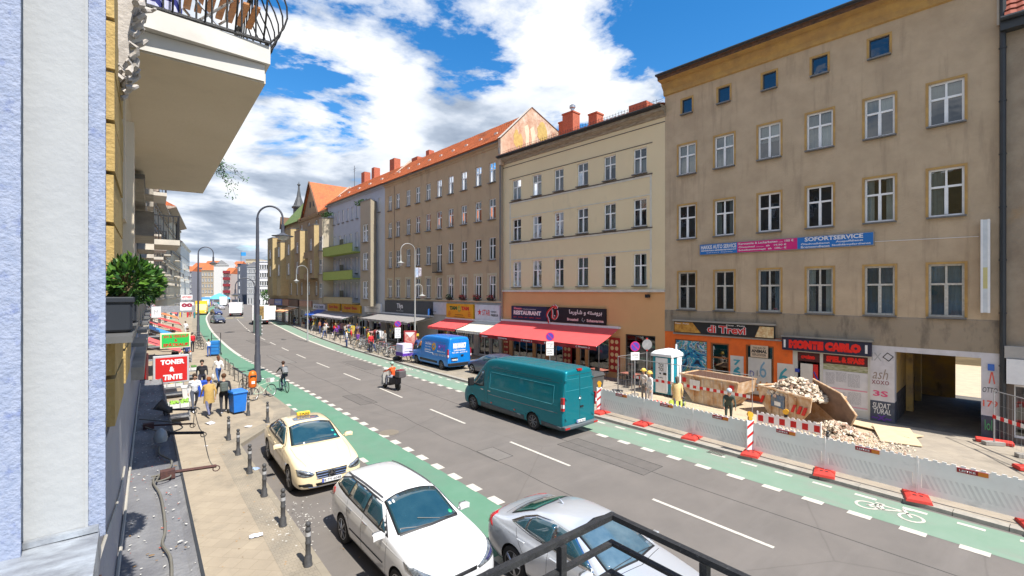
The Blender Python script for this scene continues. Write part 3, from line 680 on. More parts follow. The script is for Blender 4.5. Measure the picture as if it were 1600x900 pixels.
    for a_ in ((-.14,.14,-.14,-.11),(-.14,.14,.11,.14),(-.14,-.11,-.11,.11),(.11,.14,-.11,.11)):q.box(a_[0],a_[1],-.003,.003,a_[2],a_[3])
    q.build('diamond_tag',bk,b)
    text('OTTO',x[15]+.04,wdt-.06,1.9,2.1,-.036,bk,b,0,shear=.2);text('179',x[15]+.05,wdt-.05,1.35,1.6,-.036,flat('orange_red_tag',(.7,.12,.08)),b,.02);text('lol',x[15]+.1,wdt-.2,.45,.85,-.052,gn,b,0)
    text('/\\',x[15]+.2,wdt-.12,2.25,2.7,-.036,flat('orange_red_tag',(.7,.12,.08)),b,.03);q=MB();q.box(wdt-.32,wdt-.14,-.06,-.031,2.75,3.0);q.build('house_number_plate',flat('blue_plate',(.05,.15,.5)),b)
    # passage tunnel through the house, yard behind
    pl=mat('passage_wall',(.62,.42,.13),.9,col2=(.40,.30,.17),nscale=1.2,stain=((.05,.05,.055),.85,(1.5,1.5,1),.56));pd=mat('passage_dado',(.03,.032,.04),.9,col2=(.1,.1,.11),nscale=5)
    pf=mat('passage_floor',(.15,.135,.11),.9,col2=(.10,.09,.08),nscale=2,bump=.5,bscale=12)
    a,c=x[14],x[15];dp=8.5;mb=MB()
    mb.mat(0).quad((a,.45,1.35),(a,dp,1.35),(a,dp,3.2),(a,.45,3.2));mb.quad((c,.45,1.35),(c,dp,1.35),(c,dp,3.2),(c,.45,3.2))
    mb.quad((a,.45,3.2),(c,.45,3.2),(c,dp,3.2),(a,dp,3.2)); 
    xe_=F.X(1493,-dp);mb.quad((a,dp,.1),(xe_,dp,.1),(xe_,dp,3.2),(a,dp,3.2));mb.quad((xe_,dp,2.8),(c,dp,2.8),(c,dp,3.2),(xe_,dp,3.2));mb.box(a,a+.25,3.2,3.6,.05,3.18);mb.box(a,a+.25,6.2,6.6,.05,3.18)
    mb.mat(1).quad((a-.002,.45,0),(a-.002,dp,0),(a-.002,dp,1.35),(a-.002,.45,1.35));mb.quad((c,.45,0),(c,dp,0),(c,dp,1.35),(c,.45,1.35))
    mb.build('passage',[pl,pd],b)
    mb=MB();mb.quad((a,-.05,.108),(c,-.05,.108),(c,dp+1,.108),(a,dp+1,.108));mb.build('passage_floor',pf,b)
    mb=MB();mb.quad((a-12,dp+.02,.08),(c+9,dp+.02,.08),(c+9,dp+22,.08),(a-12,dp+22,.08));mb.build('courtyard_floor',M_dirt,b)
    mb=MB();mb.box(a-12,c+9,dp+16,dp+16.5,0,3.4);mb.build('courtyard_wall',mat('pale_yard_wall',(.50,.42,.28),.9,col2=(.25,.22,.15),nscale=1.5,stretch=(.3,1,3)),b)
    mb=MB();mb.box(-.02,a-.01,6,dp,0,3.3);mb.build('rear_wall',plaster,b)
    # roof, long sign with brackets, lamp housings
    tiled_roof(b,0,wdt,-.7,18.5,6,20.2)
    # projecting light box near the right edge
    q=MB();xx=X(1541,.3);q.box(xx-.14,xx+.10,-.55,-.12,4.99,8.51);lb=q.build('light_box',mat('lightbox_white',(.62,.66,.68),.4),b)
    q=MB();q.box(xx-.145,xx-.08,-.56,-.11,4.98,8.52);q.box(xx+.04,xx+.105,-.56,-.11,4.98,8.52);q.build('frame_strip',M_wht,lb)
    q=MB();q.box(xx-.08,xx+.04,-.562,-.55,5.9,6.7);q.build('yellow_strip',flat('pale_yellow',(.55,.50,.22)),lb)
    q=MB();q.tube([(X(1366),-.02,7.98),(xx-.2,-.02,7.93)],.012,5);q.build('cable',M_wht,b)
    downpipe(b,wdt+.08,-.14,.15,17.9,.09)
    return b
def sign_long():
    F=FT;off=.12
    s=thing('banner_sign','long blue and magenta car repair banner on the brown wall','sign',F.o,math.degrees(F.rz))
    xa,xb=F.X(1093,off),F.X(1366,off);za,zb=7.82,8.42;w=xb-xa
    q=MB();q.box(xa,xb,-off,-.02,za,zb);q.build('backing',M_alu,s)
    blue=flat('sky_blue_print',(.02,.16,.48));mag=flat('magenta_print',(.62,.02,.18));wh=MATS['white_print']
    y=-off
    def pan(a,c,m,nm):q=MB();q.box(xa+w*a,xa+w*c,y-.012,y-.001,za+.03,zb-.03);return q.build(nm,m,s)
    pan(.005,.262,blue,'panel');pan(.262,.62,mag,'panel');pan(.62,.995,blue,'panel');t=lambda b_,a,c,lo,hi,bold=.02:text(b_,xa+w*a,xa+w*c,za+lo*.6,za+hi*.6,y-.015,wh,s,bold)
    text('HAKKIS AUTO SERVICE',xa+w*.012,xa+w*.255,za+.31,zb-.07,y-.015,wh,s,.03);t('MEISTERBETRIEB & REIFENMEISTERWERKSTATT',.012,.255,.32,.44,.04);t('Tel. 030 / 45 47 01 44     Montag bis Samstag',.05,.23,.13,.22)
    t('Karosserie & Lackarbeiten ..... 100 \u20ac',.27,.60,.70,.90);t('\u00d6lwechsel .........  ab   19,90 \u20ac',.27,.56,.40,.60);t('Scheibenmontage  ab  100,- \u20ac',.27,.56,.12,.32)
    t('SOFORTSERVICE',.66,.95,.60,.93,.03);t('\u00d6lschnelldienst',.64,.79,.33,.50);t('Auspuffdienst',.82,.95,.33,.52);t('Bremsendienst',.64,.79,.08,.25);t('Sto\u00dfd\u00e4mpferdienst',.80,.985,.08,.26)
def persian(word):return word
def building_cream():
    F=FC;wdt=F.len;X=F.X;Z=F.Z
    b=thing('apartment_building','cream rendered house above the orange wall with the long red restaurant awning','building',F.o,math.degrees(F.rz))
    cr=mat('cream_render',(.74,.61,.39),.85,col2=(.71,.58,.37),nscale=.6,bump=.25,bscale=30,stain=((.42,.36,.25),.35,(.8,1,.3),.58));og=mat('apricot_render',(.66,.37,.17),.85,col2=(.62,.35,.16),nscale=.7,bump=.25,bscale=30,stain=((.40,.22,.10),.4,(1,1,.4),.6))
    wm=mat('white_moulding',(.66,.63,.55),.8);dkm=mat('dark_drip',(.12,.10,.09),.8);ev=mat('weathered_cornice',(.22,.17,.12),.9,col2=(.38,.33,.25),nscale=4,stretch=(.6,3,3),bump=.6,bscale=10)
    cols=[(1.25,2.22),(3.5,4.46),(5.76,6.66),(7.93,8.88),(10.2,11.14),(12.46,13.4)];rows=[(6.15,8.18),(9.86,11.6),(13.17,14.77)]
    holes=[(a,c,z0,z1) for a,c in cols for z0,z1 in rows]
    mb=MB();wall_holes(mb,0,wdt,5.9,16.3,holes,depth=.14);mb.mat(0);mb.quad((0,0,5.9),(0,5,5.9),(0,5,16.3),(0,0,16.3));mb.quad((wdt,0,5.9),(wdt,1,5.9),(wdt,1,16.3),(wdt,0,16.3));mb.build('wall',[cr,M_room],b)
    random.seed(11)
    for i,(a,c) in enumerate(cols):
        for j,(z0,z1) in enumerate(rows):
            cu=random.choice([None,'sides','half','full','low']);
            if (i,j) in ((2,2),(3,2)):cu=None
            window(b,a,z0,c-a,z1-z0,.09,M_white,M_zinc,'cross',curtain=cu,fw=.07)
    # mouldings
    m=MB();m.box(.9,13.75,-.03,0,12.85,12.98);m.box(.9,13.75,-.03,0,9.55,9.68);m.box(.9,13.75,-.022,0,8.32,8.38);m.box(.9,13.75,-.022,0,11.72,11.78)
    m.box(.9,1.02,-.02,0,5.95,9.545);m.box(.9,1.02,-.02,0,9.69,12.84);m.box(13.63,13.75,-.02,0,5.95,9.545);m.box(13.63,13.75,-.02,0,9.69,12.84);m.build('string_course',wm,b)
    m=MB();m.box(.9,13.8,-.07,0,12.985,13.04);m.box(.9,13.8,-.07,0,9.69,9.745);m.box(.9,13.8,-.03,0,14.9,14.94);m.box(0,wdt,-.02,0,15.95,16.0);m.build('drip_moulding',dkm,b)
    m=MB();m.box(0,wdt,-.12,0,5.74,5.9);m.build('base_moulding',wm,b)
    cornice(b,-.05,wdt+.05,[(0,16.25),(-.08,16.28),(-.12,16.42),(-.42,16.55),(-.45,16.72),(-.62,16.74),(-.64,16.86),(.1,16.9)],[ev,ev,ev,ev,M_dzinc,M_dzinc,M_tile])
    g=MB();g.tube([(-.05,-.66,16.84),(wdt,-.66,16.84)],.065,8);g.build('gutter',M_dzinc,b,smooth=True)
    tiled_roof(b,0,wdt,-.5,16.92,5.5,18.6)
    sg=MB();n=60
    for r_ in (0,1):sg.tube([(.2,-.25,17.15+.12*r_),(wdt,-.25,17.15+.12*r_)],.01,4)
    for k in range(n):xk=1+(wdt-1.2)*k/n;sg.box(xk,xk+.015,-.26,-.245,16.98,17.36)
    sg.build('snow_guard',M_black,b)
    dv=MB();dv.box(11.6,12.9,.8,1.6,17.3,18.0);dv.build('roof_hatch',M_brick,b)
    def chim(x0,x1,y0,z0,z1,pot=False):
        c=MB();c.box(x0,x1,y0,y0+.9,z0,z1-.12);c.box(x0-.05,x1+.05,y0-.05,y0+.95,z1-.12,z1);o=c.build('chimney',M_brick,b)
        if pot:p=MB();p.at((x0+x1)/2+.2,y0+.4,z1).lathe([(.16,0),(.16,.35),(.26,.4),(.26,.6),(.1,.72)],12);p.build('chimney_cowl',M_alu,o,smooth=True)
    chim(1.8,2.7,5.0,17,20.6);chim(2.75,3.9,4.4,17,20.9,True);chim(4.9,5.75,5.2,17,20.5)
    # ground floor apricot wall, openings below the awning
    xr=X(973);xd0,xd1=X(977),X(1024); 
    holes=[(X(800),X(832),.3,2.55),(X(836),X(852),.1,2.55),(X(857),X(900),.5,2.6),(X(905),X(914),.1,2.6),(X(918),X(951),.3,2.6),(xd0,xd1,.1,3.05)]
    mb=MB();wall_holes(mb,0,wdt,0,5.74,holes,depth=.2,room=1.6);mb.build('ground_floor_wall',[og,M_room],b)
    fmw=flat('pale_grey_frame',(.5,.5,.48));fd=flat('dark_frame',(.04,.04,.045))
    for k,h in enumerate(holes):
        q=MB();a,c,z0,z1=h;nb=max(1,round((c-a)/.7)); 
        for i in range(nb+1):xx=a+(c-a)*i/nb;q.box(max(a,xx-.035),min(c,xx+.035),.1,.16,z0,z1)
        q.box(a,c,.102,.158,z0,z0+.08);q.box(a,c,.102,.158,z1-.08,z1)
        if k == 5:q.box(a,c,.102,.158,2.2,2.28)
        o=q.build('door' if k in (1,3,5) else 'shop_window',fmw if k < 5 else fd,b);p=MB();p.quad((a,.13,z0),(c,.13,z0),(c,.13,z1),(a,.13,z1));p.build('pane',M_shopglass,o)
    mm=mat('menu_board_print',(.42,.03,.02),.5,col2=(.33,.02,.02));fdm=mat('food_print',(.7,.45,.2),.5,col2=(.75,.6,.35),nscale=30)
    for a,c in ((X(953),X(969)),(X(788,.0),X(795)),(X(880,.05),X(893,.05))):
        q=MB();q.box(a,c,-.07,-.003,.5,2.75);o=q.build('menu_board',mm,b);d=MB();w_=(c-a)
        for i in range(5):
            for j in (0,1):d.disc((a+w_*(.28+.44*j),-.07,.8+.42*i),(0,-1,0),w_*.17,.004,10)
        stuff(d.build('food_picture',fdm,o))
    q=MB();q.box(X(1028),X(1033),-.03,0,1.9,2.1);q.build('house_number_plate',M_wht,b);q=MB();q.box(13.4,13.65,-.2,0,5.4,5.6);q.build('wall_lamp',M_black,b)
    dp=MB();dp.tube([(.05,-.08,.1),(.05,-.08,16.3),(.05,-.5,16.8)],.06,8);dp.build('downpipe',flat('beige_pipe',(.35,.30,.22)),b,smooth=True)
    # restaurant sign
    s=thing('restaurant_sign','long dark restaurant sign with red and white Persian lettering above the red awning','sign',F.o,math.degrees(F.rz))
    off=.15;xa,xb=X(799,off),X(946,off);za,zb=3.55,4.62;w=xb-xa
    q=MB();q.mat(0).box(xa,xa+w*.42,-off,-.01,za,zb);q.mat(1).box(xa+w*.42,xb,-off,-.01,za,zb);q.build('panel',[flat('deep_blue_panel',(.015,.02,.07)),flat('black_panel',(.012,.01,.016))],s)
    wh=MATS['white_print'];y=-off-.004
    text('RESTAURANT',xa+w*.03,xa+w*.36,za+.38,za+.72,y,wh,s,.06);text('Shaam',xa+w*.03,xa+w*.13,za+.80,za+.98,y,flat('rose_print',(.7,.2,.25)),s,.05);text('orientalische Spezialit\u00e4ten',xa+w*.14,xa+w*.30,za+.80,za+.88,y,wh,s,.02)
    text('grill   drinks   tee   kaffee   snacks',xa+w*.03,xa+w*.36,za+.14,za+.24,y,M_red,s,.02)
    per=''.join(reversed('\ufe91\ufeae\ufeed\ufeb3\ufe98\ufeea \ufeed \ufeb7\ufe8e\ufeed\ufead\ufee3\ufe8e'))
    text(per,xa+w*.66,xa+w*.97,za+.55,za+.95,y,wh,s,.03);text('Broasted',xa+w*.64,xa+w*.75,za+.15,za+.35,y,flat('pale_rose_print',(.75,.5,.5)),s,.05);text('Schawarma',xa+w*.83,xa+w*.985,za+.13,za+.33,y,MATS['pale_rose_print'],s,.05)
    q=MB();q.tube([(xa+w*.795,y,za+.4),(xa+w*.785,y,za+.25),(xa+w*.80,y,za+.12),(xa+w*.815,y,za+.27)],.03,5);q.build('wing_logo',flat('grey_logo',(.3,.33,.33)),s)
    def cal(pts,r,m,dy):q=MB();q.tube(catmull([(xa+w*a,y-dy,za+z) for a,z in pts],5),r,6);return q.build('calligraphy',m,s)
    strokes=[[(.452,-.14),(.445,.2),(.43,.45),(.445,.75),(.475,.98),(.5,1.15),(.515,1.0),(.52,1.2),(.535,1.02),(.54,1.14)],[(.485,.9),(.49,.6),(.485,.35),(.505,.2),(.53,.3),(.545,.55),(.54,.85)],[(.505,.45),(.515,.38)]]
    for st in strokes:cal(st,.075,wh,.02);cal(st,.05,M_red,.065)
    return b
def awning(F,u0,u1,z0,out,z1,m,label,val=None,vm=None,name='awning',letters=(),x0=None,x1=None,frame_m=None,stripes=None,vh=.22,group=None):
    """fabric awning > fabric, valance, cassette, arms"""
    a=thing(name,label,'awning',F.o,math.degrees(F.rz),group);xa=F.X(u0) if x0 is None else x0;xb=F.X(u1) if x1 is None else x1
    q=MB();n=14;k=5;vs=[];fs=[]
    for j in range(k+1):
        t=j/k
        for i in range(n+1):
            x=xa+(xb-xa)*i/n;vs.append((x,-.12-(out-.12)*t,z0+(z1-z0)*t-.05*math.sin(math.pi*t)-.012*math.sin(i*2.3)*t))
    for j in range(k):
        for i in range(n):fs.append((j*(n+1)+i,j*(n+1)+i+1,(j+1)*(n+1)+i+1,(j+1)*(n+1)+i))
    q.add(vs,fs);me=q.mesh('fabric',m);f=link('fabric',me,a);md=f.modifiers.new('s','SOLIDIFY');md.thickness=.006
    q=MB();vs=[];n=40
    for i in range(n+1):
        x=xa+(xb-xa)*i/n;vs += [(x,-out-.005,z1),(x,-out-.015-.01*math.sin(i*1.7),z1-vh+(.03 if i % 2 else 0))]
    q.add(vs,[(2*i,2*i+1,2*i+3,2*i+2) for i in range(n)]);q.build('valance',vm or m,a)
    q=MB();q.box(xa-.05,xb+.05,-.2,0,z0-.02,z0+.12);q.build('cassette',frame_m or M_wht,a)
    q=MB();q.box(xa,xb,-out-.002,-out+.05,z1-.035,z1-.006);q.build('front_bar',M_wht,a)
    q=MB()
    for x in (xa+.3,xb-.3):q.tube([(x,-.1,z0-.25),(x+(.35 if x < (xa+xb)/2 else -.35),-out*.5,(z0+z1)/2-.3),(x,-out+.05,z1-.03)],.022,6)
    q.build('arm',M_wht,a)
    for (s,p,w_,h_) in letters:text(s,xa+(xb-xa)*p,xa+(xb-xa)*p+w_,z1-vh*.5-h_/2,z1-vh*.5+h_/2,-out-.03,MATS['white_print'],a,.03)
    return a
def wall_sides(mb,w,z0,z1,d,left=True,right=True):
    if left:mb.quad((0,0,z0),(0,d,z0),(0,d,z1),(0,0,z1))
    if right:mb.quad((w,0,z0),(w,d,z0),(w,d,z1),(w,0,z1))
def shopglass(b,F,items,m=None,mg=None,y=.1,room=False):
    """shop windows and doors: (x0,x1,z0,z1,name,bars)"""
    for a,c,z0,z1,nm,nb in items:
        q=MB(); 
        for i in range(nb+1):xx=a+(c-a)*i/nb;q.box(max(a,xx-.035),min(c,xx+.035),y,y+.06,z0,z1)
        q.box(a,c,y+.002,y+.058,z0,z0+.08);q.box(a,c,y+.002,y+.058,z1-.08,z1)
        o=q.build(nm,m or M_white,b);p=MB();p.quad((a,y+.03,z0),(c,y+.03,z0),(c,y+.03,z1),(a,y+.03,z1));p.build('pane',mg or M_shopglass,o)
def flower_box(b,x,z,col,seed):
    random.seed(seed);q=MB();q.box(x-.35,x+.35,-.3,-.08,z,z+.2);o=q.build('flower_box',M_black,b);q=MB()
    for i in range(130):
        a=random.uniform(-.42,.42);h=random.uniform(0,.38)*(1-abs(a)*.6);y=-.2+random.uniform(-.16,.14);s=random.uniform(.03,.06);q.mi=0 if i % 3 else 1
        d1=Vector([random.uniform(-1,1) for _ in range(3)]).normalized()*s;d2=d1.orthogonal().normalized()*s*.7;p=Vector((x+a,y,z+.12+h));q.quad(p-d1,p+d2,p+d1,p-d2)
    stuff(q.build('blossoms',[col,mat('box_leaves',(.03,.08,.02),.7)],o))
def building_brown():
    F=FB;w=F.len;X,Z=F.X,F.Z
    b=thing('apartment_building','ochre brown house with long orange tiled roof and four rows of narrow windows','building',F.o,math.degrees(F.rz))
    br=mat('brown_render',(.47,.35,.225),.9,col2=(.43,.315,.20),nscale=.5,bump=.4,bscale=20,stain=((.20,.155,.11),.5,(1,1,.3),.54));cs=mat('cream_surround',(.52,.45,.31),.8)
    cx=[w-s for s in (19.97,18.1,15.75,13.7,11.65,9.6,7.6,5.45,3.3,1.34)];rows=[(5.1,7.15),(8.5,10.4),(11.95,13.7),(15.1,16.8)]
    hw=.45;holes=[(c-hw,c+hw,a,z) for c in cx for a,z in rows];iF=5
    holes=[h if not (abs(h[0]-(cx[iF]-hw)) < .01 and h[2] == 8.5) else (h[0],h[1],7.75,h[3]) for h in holes]
    mb=MB();wall_holes(mb,0,w,4.9,18.0,holes,depth=.14);mb.mat(0);wall_sides(mb,w,4.9,18.0,6);mb.build('wall',[br,M_room],b)
    random.seed(2)
    for i,c in enumerate(cx):
        for j,(a,z) in enumerate(rows):
            if i == iF and j == 1:a=7.75
            window(b,c-hw,a,2*hw,z-a,.09,M_white,M_zinc,'cross',panes=(i > 4),curtain=random.choice([None,'sides','full','half','full']),fw=.075,surround=cs if j == 0 else None,sw=.2)
    q=MB();x=cx[iF];q.box(x-.6,x+.6,-.45,-.01,7.62,7.7)
    for k in range(9):q.box(x-.58+.14*k,x-.56+.14*k,-.44,-.42,7.7,8.55)
    q.box(x-.6,x+.6,-.45,-.41,8.55,8.59);q.build('window_guard',M_black,b)
    cornice(b,-.02,w+.02,[(0,17.9),(-.06,17.92),(-.10,18.1),(-.38,18.16),(-.40,18.24),(-.50,18.26),(.2,18.34)],[br,br,br,M_zinc,M_zinc,M_tile])
    cornice(b,0,w,[(0,4.8),(-.1,4.84),(-.14,4.94),(0,5.0)],[cs])
    tiled_roof(b,0,w,-.4,18.36,3.1,21.35);tiled_roof(b,0,w,7.2,20.2,3.1,21.4,rows=6,cols=10)
    for k in range(9):q=MB();xk=1.5+2.2*k;q.box(xk,xk+.35,.9,1.25,19.5,19.72);q.build('roof_vent',flat('roof_vent_grey',(.55,.5,.45)),b)
    # party wall gable showing patched brick
    gm=mat('patched_gable',(.50,.38,.27),.9,col2=(.38,.19,.12),nscale=1.6,bump=.7,bscale=10,stain=((.58,.52,.42),.9,(.8,.9,.8),.5))
    q=MB();q.prism([(-.45,16.2),(7.6,16.2),(7.6,20.0),(3.1,21.75),(-.45,18.3)],w,w+.3,'x');g=q.build('gable_wall',gm,b)
    q=MB();ym=mat('yellow_graffiti',(.50,.38,.12),.8,col2=(.40,.28,.09),nscale=4); 
    for cy,cz,ry,rz_ in ((4.4,19.9,.62,.9),(1.3,18.7,.33,.75),(1.75,18.6,.28,.6)):
        pts=[(cy+ry*math.cos(t*.4)*(1+.12*math.sin(t*3)),cz+rz_*math.sin(t*.4)*(1+.1*math.sin(t*5))) for t in range(16)];q.prism(pts,w+.302,w+.308+.003*cy,'x')
    q.build('painted_figure',ym,g);q=MB()
    for cy in (2.5,3.2):q.prism([(cy-.2,18.0),(cy+.22,18.1),(cy+.3,19.8),(cy+.1,20.2),(cy-.3,19.9),(cy-.1,19.0)],w+.302,w+.311,'x')
    q.build('painted_figure',mat('cream_graffiti',(.62,.55,.40),.8),g)
    q=MB();q.add([(w-.1,-.5,18.42),(w+.36,-.5,18.42),(w+.36,3.1,21.85),(w-.1,3.1,21.85)],[(0,1,2,3)]);q.add([(w-.1,7.6,20.1),(w+.36,7.6,20.1),(w+.36,3.1,21.85),(w-.1,3.1,21.85)],[(0,1,2,3)]);q.build('verge_flashing',mat('pale_flashing',(.5,.44,.38),.7),g)
    q=MB();q.box(3.2,3.9,3.6,4.3,20,22.3);q.build('chimney',M_brick,b);q=MB();q.box(.2,1.6,3.4,4.2,20,22.0);q.build('chimney',M_brick,b)
    q=MB();q.tube([(w+.12,-.35,5),(w+.12,-.35,16.6),(w+.12,-.5,17.6)],.07,8);q.build('downpipe',M_zinc,b,smooth=True)
    q=MB();q.box(w-18.92,w-18.86,-.03,0,5,17.8);q.build('expansion_joint',mat('joint',(.18,.14,.1)),b)
    for i,c in ((9,M_redfl),(8,M_redfl),(7,M_redfl)):flower_box(b,cx[i],5.02,c,i)
    flower_box(b,cx[6],5.02,mat('box_leaves',(.03,.08,.02),.7),44)
    # ground floor
    gw=mat('pale_shop_wall',(.45,.44,.42),.8);dk=mat('charcoal_fascia',(.07,.075,.085),.7,col2=(.06,.065,.07))
    xs=[X(u) for u in (603,678,700,742,745,783)]
    sh=[(.6,3.0,.2,2.6,'shop_window',3),(3.3,4.6,.1,2.6,'door',2),(5.0,7.4,.2,2.6,'shop_window',3),(xs[1]+.5,xs[2]-.2,.1,2.6,'door',1),(xs[2]+.1,xs[3]-1.5,.2,2.5,'shop_window',2),(xs[3]-1.3,xs[3]-.2,.1,2.5,'door',1),(xs[4]+.2,xs[5]-1.6,.2,2.5,'shop_window',2),(xs[5]-1.4,xs[5]-.3,.1,2.5,'door',1)]
    mb=MB();wall_holes(mb,0,w,0,4.8,[s[:4] for s in sh],depth=.2,room=1.5);mb.build('ground_floor_wall',[gw,M_room],b);shopglass(b,F,sh)
    goods(b,5.0,7.4,.3,2.2,3);goods(b,.6,3,.3,2.2,4);goods(b,xs[2]+.1,xs[3]-1.5,.3,2.2,5)
    q=MB();q.box(xs[0],xs[1],-.14,-.01,3.35,4.72);f=q.build('fascia_sign',dk,b);text('Tilya',xs[0]+2.95,xs[0]+4.35,3.75,4.45,-.15,MATS['white_print'],f,.03);text('BOUTIQUE',xs[0]+2.9,xs[0]+4.4,3.56,3.66,-.15,MATS['white_print'],f,.0)
    wp=mat('pale_fascia',(.58,.58,.62),.6);q=MB();q.box(xs[1]+.02,xs[2]-.02,-.1,-.01,3.5,4.7);q.build('fascia_panel',wp,b)
    q=MB();q.box(xs[2],xs[3],-.2,-.01,3.3,4.62);f=q.build('fascia_sign',flat('yellow_fascia',(.72,.40,.02)),b);ww=xs[3]-xs[2]
    text('TAM',xs[2]+ww*.14,xs[2]+ww*.42,4.05,4.4,-.21,flat('dark_green_print',(.02,.12,.03)),f,.08);text('TAM',xs[2]+ww*.58,xs[2]+ww*.86,4.05,4.4,-.21,M_red,f,.08);text('Frisch & G\u00fcnstig',xs[2]+ww*.35,xs[2]+ww*.65,3.55,3.66,-.21,M_black,f,.02);text('Lebensmittel',xs[2]+ww*.3,xs[2]+ww*.7,3.38,3.47,-.21,M_black,f,.02)
    for p in (.08,.82):text('Obst\nGem\u00fcse\nFleisch',xs[2]+ww*p,xs[2]+ww*(p+.1),3.5,3.95,-.21,M_red,f,.02)
    q=MB();q.sphere((xs[2]+ww*.5,-.21,4.15),.26,10,7,(1,.1,1.2));q.build('round_logo',mat('green_logo',(.2,.3,.04),.6,col2=(.7,.6,.1),nscale=6),f)
    q=MB();q.box(xs[4],xs[5],-.2,-.01,3.3,4.62);f=q.build('fascia_sign',mat('pale_blue_fascia',(.62,.63,.70),.5),b);ww=xs[5]-xs[4]
    st=MB();c=(xs[4]+ww*.2,3.95);pts=[(c[0]+(.3 if k % 2 == 0 else .12)*math.sin(k*math.pi/5),c[1]+(.3 if k % 2 == 0 else .12)*math.cos(k*math.pi/5)) for k in range(10)];st.prism(pts,-.21,-.2,'y');st.build('star_logo',M_red,f)
    text('STAR',xs[4]+ww*.32,xs[4]+ww*.64,3.7,4.2,-.21,M_red,f,.01);text('HERREN',xs[4]+ww*.68,xs[4]+ww*.88,3.97,4.12,-.21,M_black,f,.01);text('FRISEUR',xs[4]+ww*.68,xs[4]+ww*.96,3.66,3.86,-.21,M_black,f,.03)
    awning(F,0,0,3.25,2.9,2.75,mat('grey_awning',(.25,.235,.225),.9),'wide grey awning beneath the charcoal boutique fascia',x0=-.3,x1=xs[1]-.1)
    awning(F,0,0,3.2,2.2,2.55,M_rawn,'short red awning below the yellow grocery sign',x0=xs[2]-.1,x1=xs[3]+.1)
    awning(F,0,0,3.2,2.2,2.5,mat('cream_awning',(.62,.57,.48),.85),'cream and grey awning of the hairdresser below the star sign',x0=xs[3]+.25,x1=w-.05)
    # tooth sign, blue
    s=thing('projecting_sign','small blue sign with a white tooth on the corner of the charcoal shop','sign',F.W(xs[1]+.1,-.6,3.75),math.degrees(F.rz)-38)
    q=MB();q.box(-.75,.75,-.05,.05,-.3,.3);q.build('panel',flat('royal_blue',(.02,.12,.42)),s);q=MB();q.box(.2,.24,.05,.7,-.03,.03);q.build('bracket',M_black,s)
    text('W',-.65,-.2,-.17,.17,-.056,MATS['white_print'],s,.12);text('ZAHNARZT\nPRAXIS',-.1,.65,-.17,.17,-.056,MATS['white_print'],s,.02)
def goods(b,x0,x1,z0,z1,seed,y=.45):
    random.seed(seed);q=MB()
    cols=[flat('shop_goods_yellow',(.55,.42,.05)),flat('shop_goods_red',(.5,.06,.05)),flat('shop_goods_white',(.5,.5,.48)),flat('shop_goods_green',(.08,.25,.06)),flat('shop_goods_blue',(.06,.12,.35))]
    x=x0+.1
    while x < x1-.2:
        w=random.uniform(.12,.35)
        for z in (z0,z0+.62,z0+1.25):
            if z+.3 < z1:q.mi=random.randrange(5);q.box(x,x+w*.9,y,y+.2,z,z+random.uniform(.25,.5))
        x += w
    stuff(q.build('displayed_goods',cols,b))
M_redfl=mat('red_geraniums',(.45,.01,.03),.7,col2=(.3,.01,.02));M_rawn=mat('red_awning',(.70,.085,.085),.8,col2=(.65,.075,.075),nscale=1.5);M_rawnv=mat('dark_red_valance',(.22,.012,.015),.8)
def bay(b,mb_m,x0,x1,out,z0,z1,rows,ch=.9,wf=.5,seed=0,parapet=True,chm=None,side_win=True):
    """projecting trapezoid bay: front with windows, chamfered cheeks"""
    ch=ch if isinstance(ch,tuple) else (ch,ch);q=MB();q.mat(0);a,c=x0+ch[0],x1-ch[1]
    holes=[]
    n=1;mid=(a+c)/2;hw=wf
    holes=[(mid-hw,mid+hw,r0,r1) for r0,r1 in rows]
    wall_holes(q,a,c,z0,z1,holes,depth=.12,room=.6,y=-out)
    q.mat(2);q.quad((x1,0,z0),(c,-out,z0),(c,-out,z1),(x1,0,z1));q.mat(0);q.quad((x0,0,z0),(a,-out,z0),(a,-out,z1),(x0,0,z1))  # only the right cheek takes the brighter tone, its sunlight painted in
    q.add([(x0,0,z0),(a,-out,z0),(c,-out,z0),(x1,0,z0)],[(0,1,2,3)]);q.add([(x0,0,z1-.8),(a,-out,z1-.8),(c,-out,z1-.8),(x1,0,z1-.8)],[(0,1,2,3)])
    o=q.build('bay',[mb_m,M_room,chm or mb_m],b)
    q=MB(); 
    for z in [z1-.02]:q.prism([(x0-.05,.0),(a-.04,-out-.05),(c+.04,-out-.05),(x1+.05,0)],z,z+.1,'z')
    q.build('coping',M_zinc,o)
    for r0,r1 in rows:window(o,mid-hw,r0,2*hw,r1-r0,-out+.07,M_white,M_zinc,'cross',panes=False,curtain=random.choice([None,'sides','full']),fw=.08)
    return o
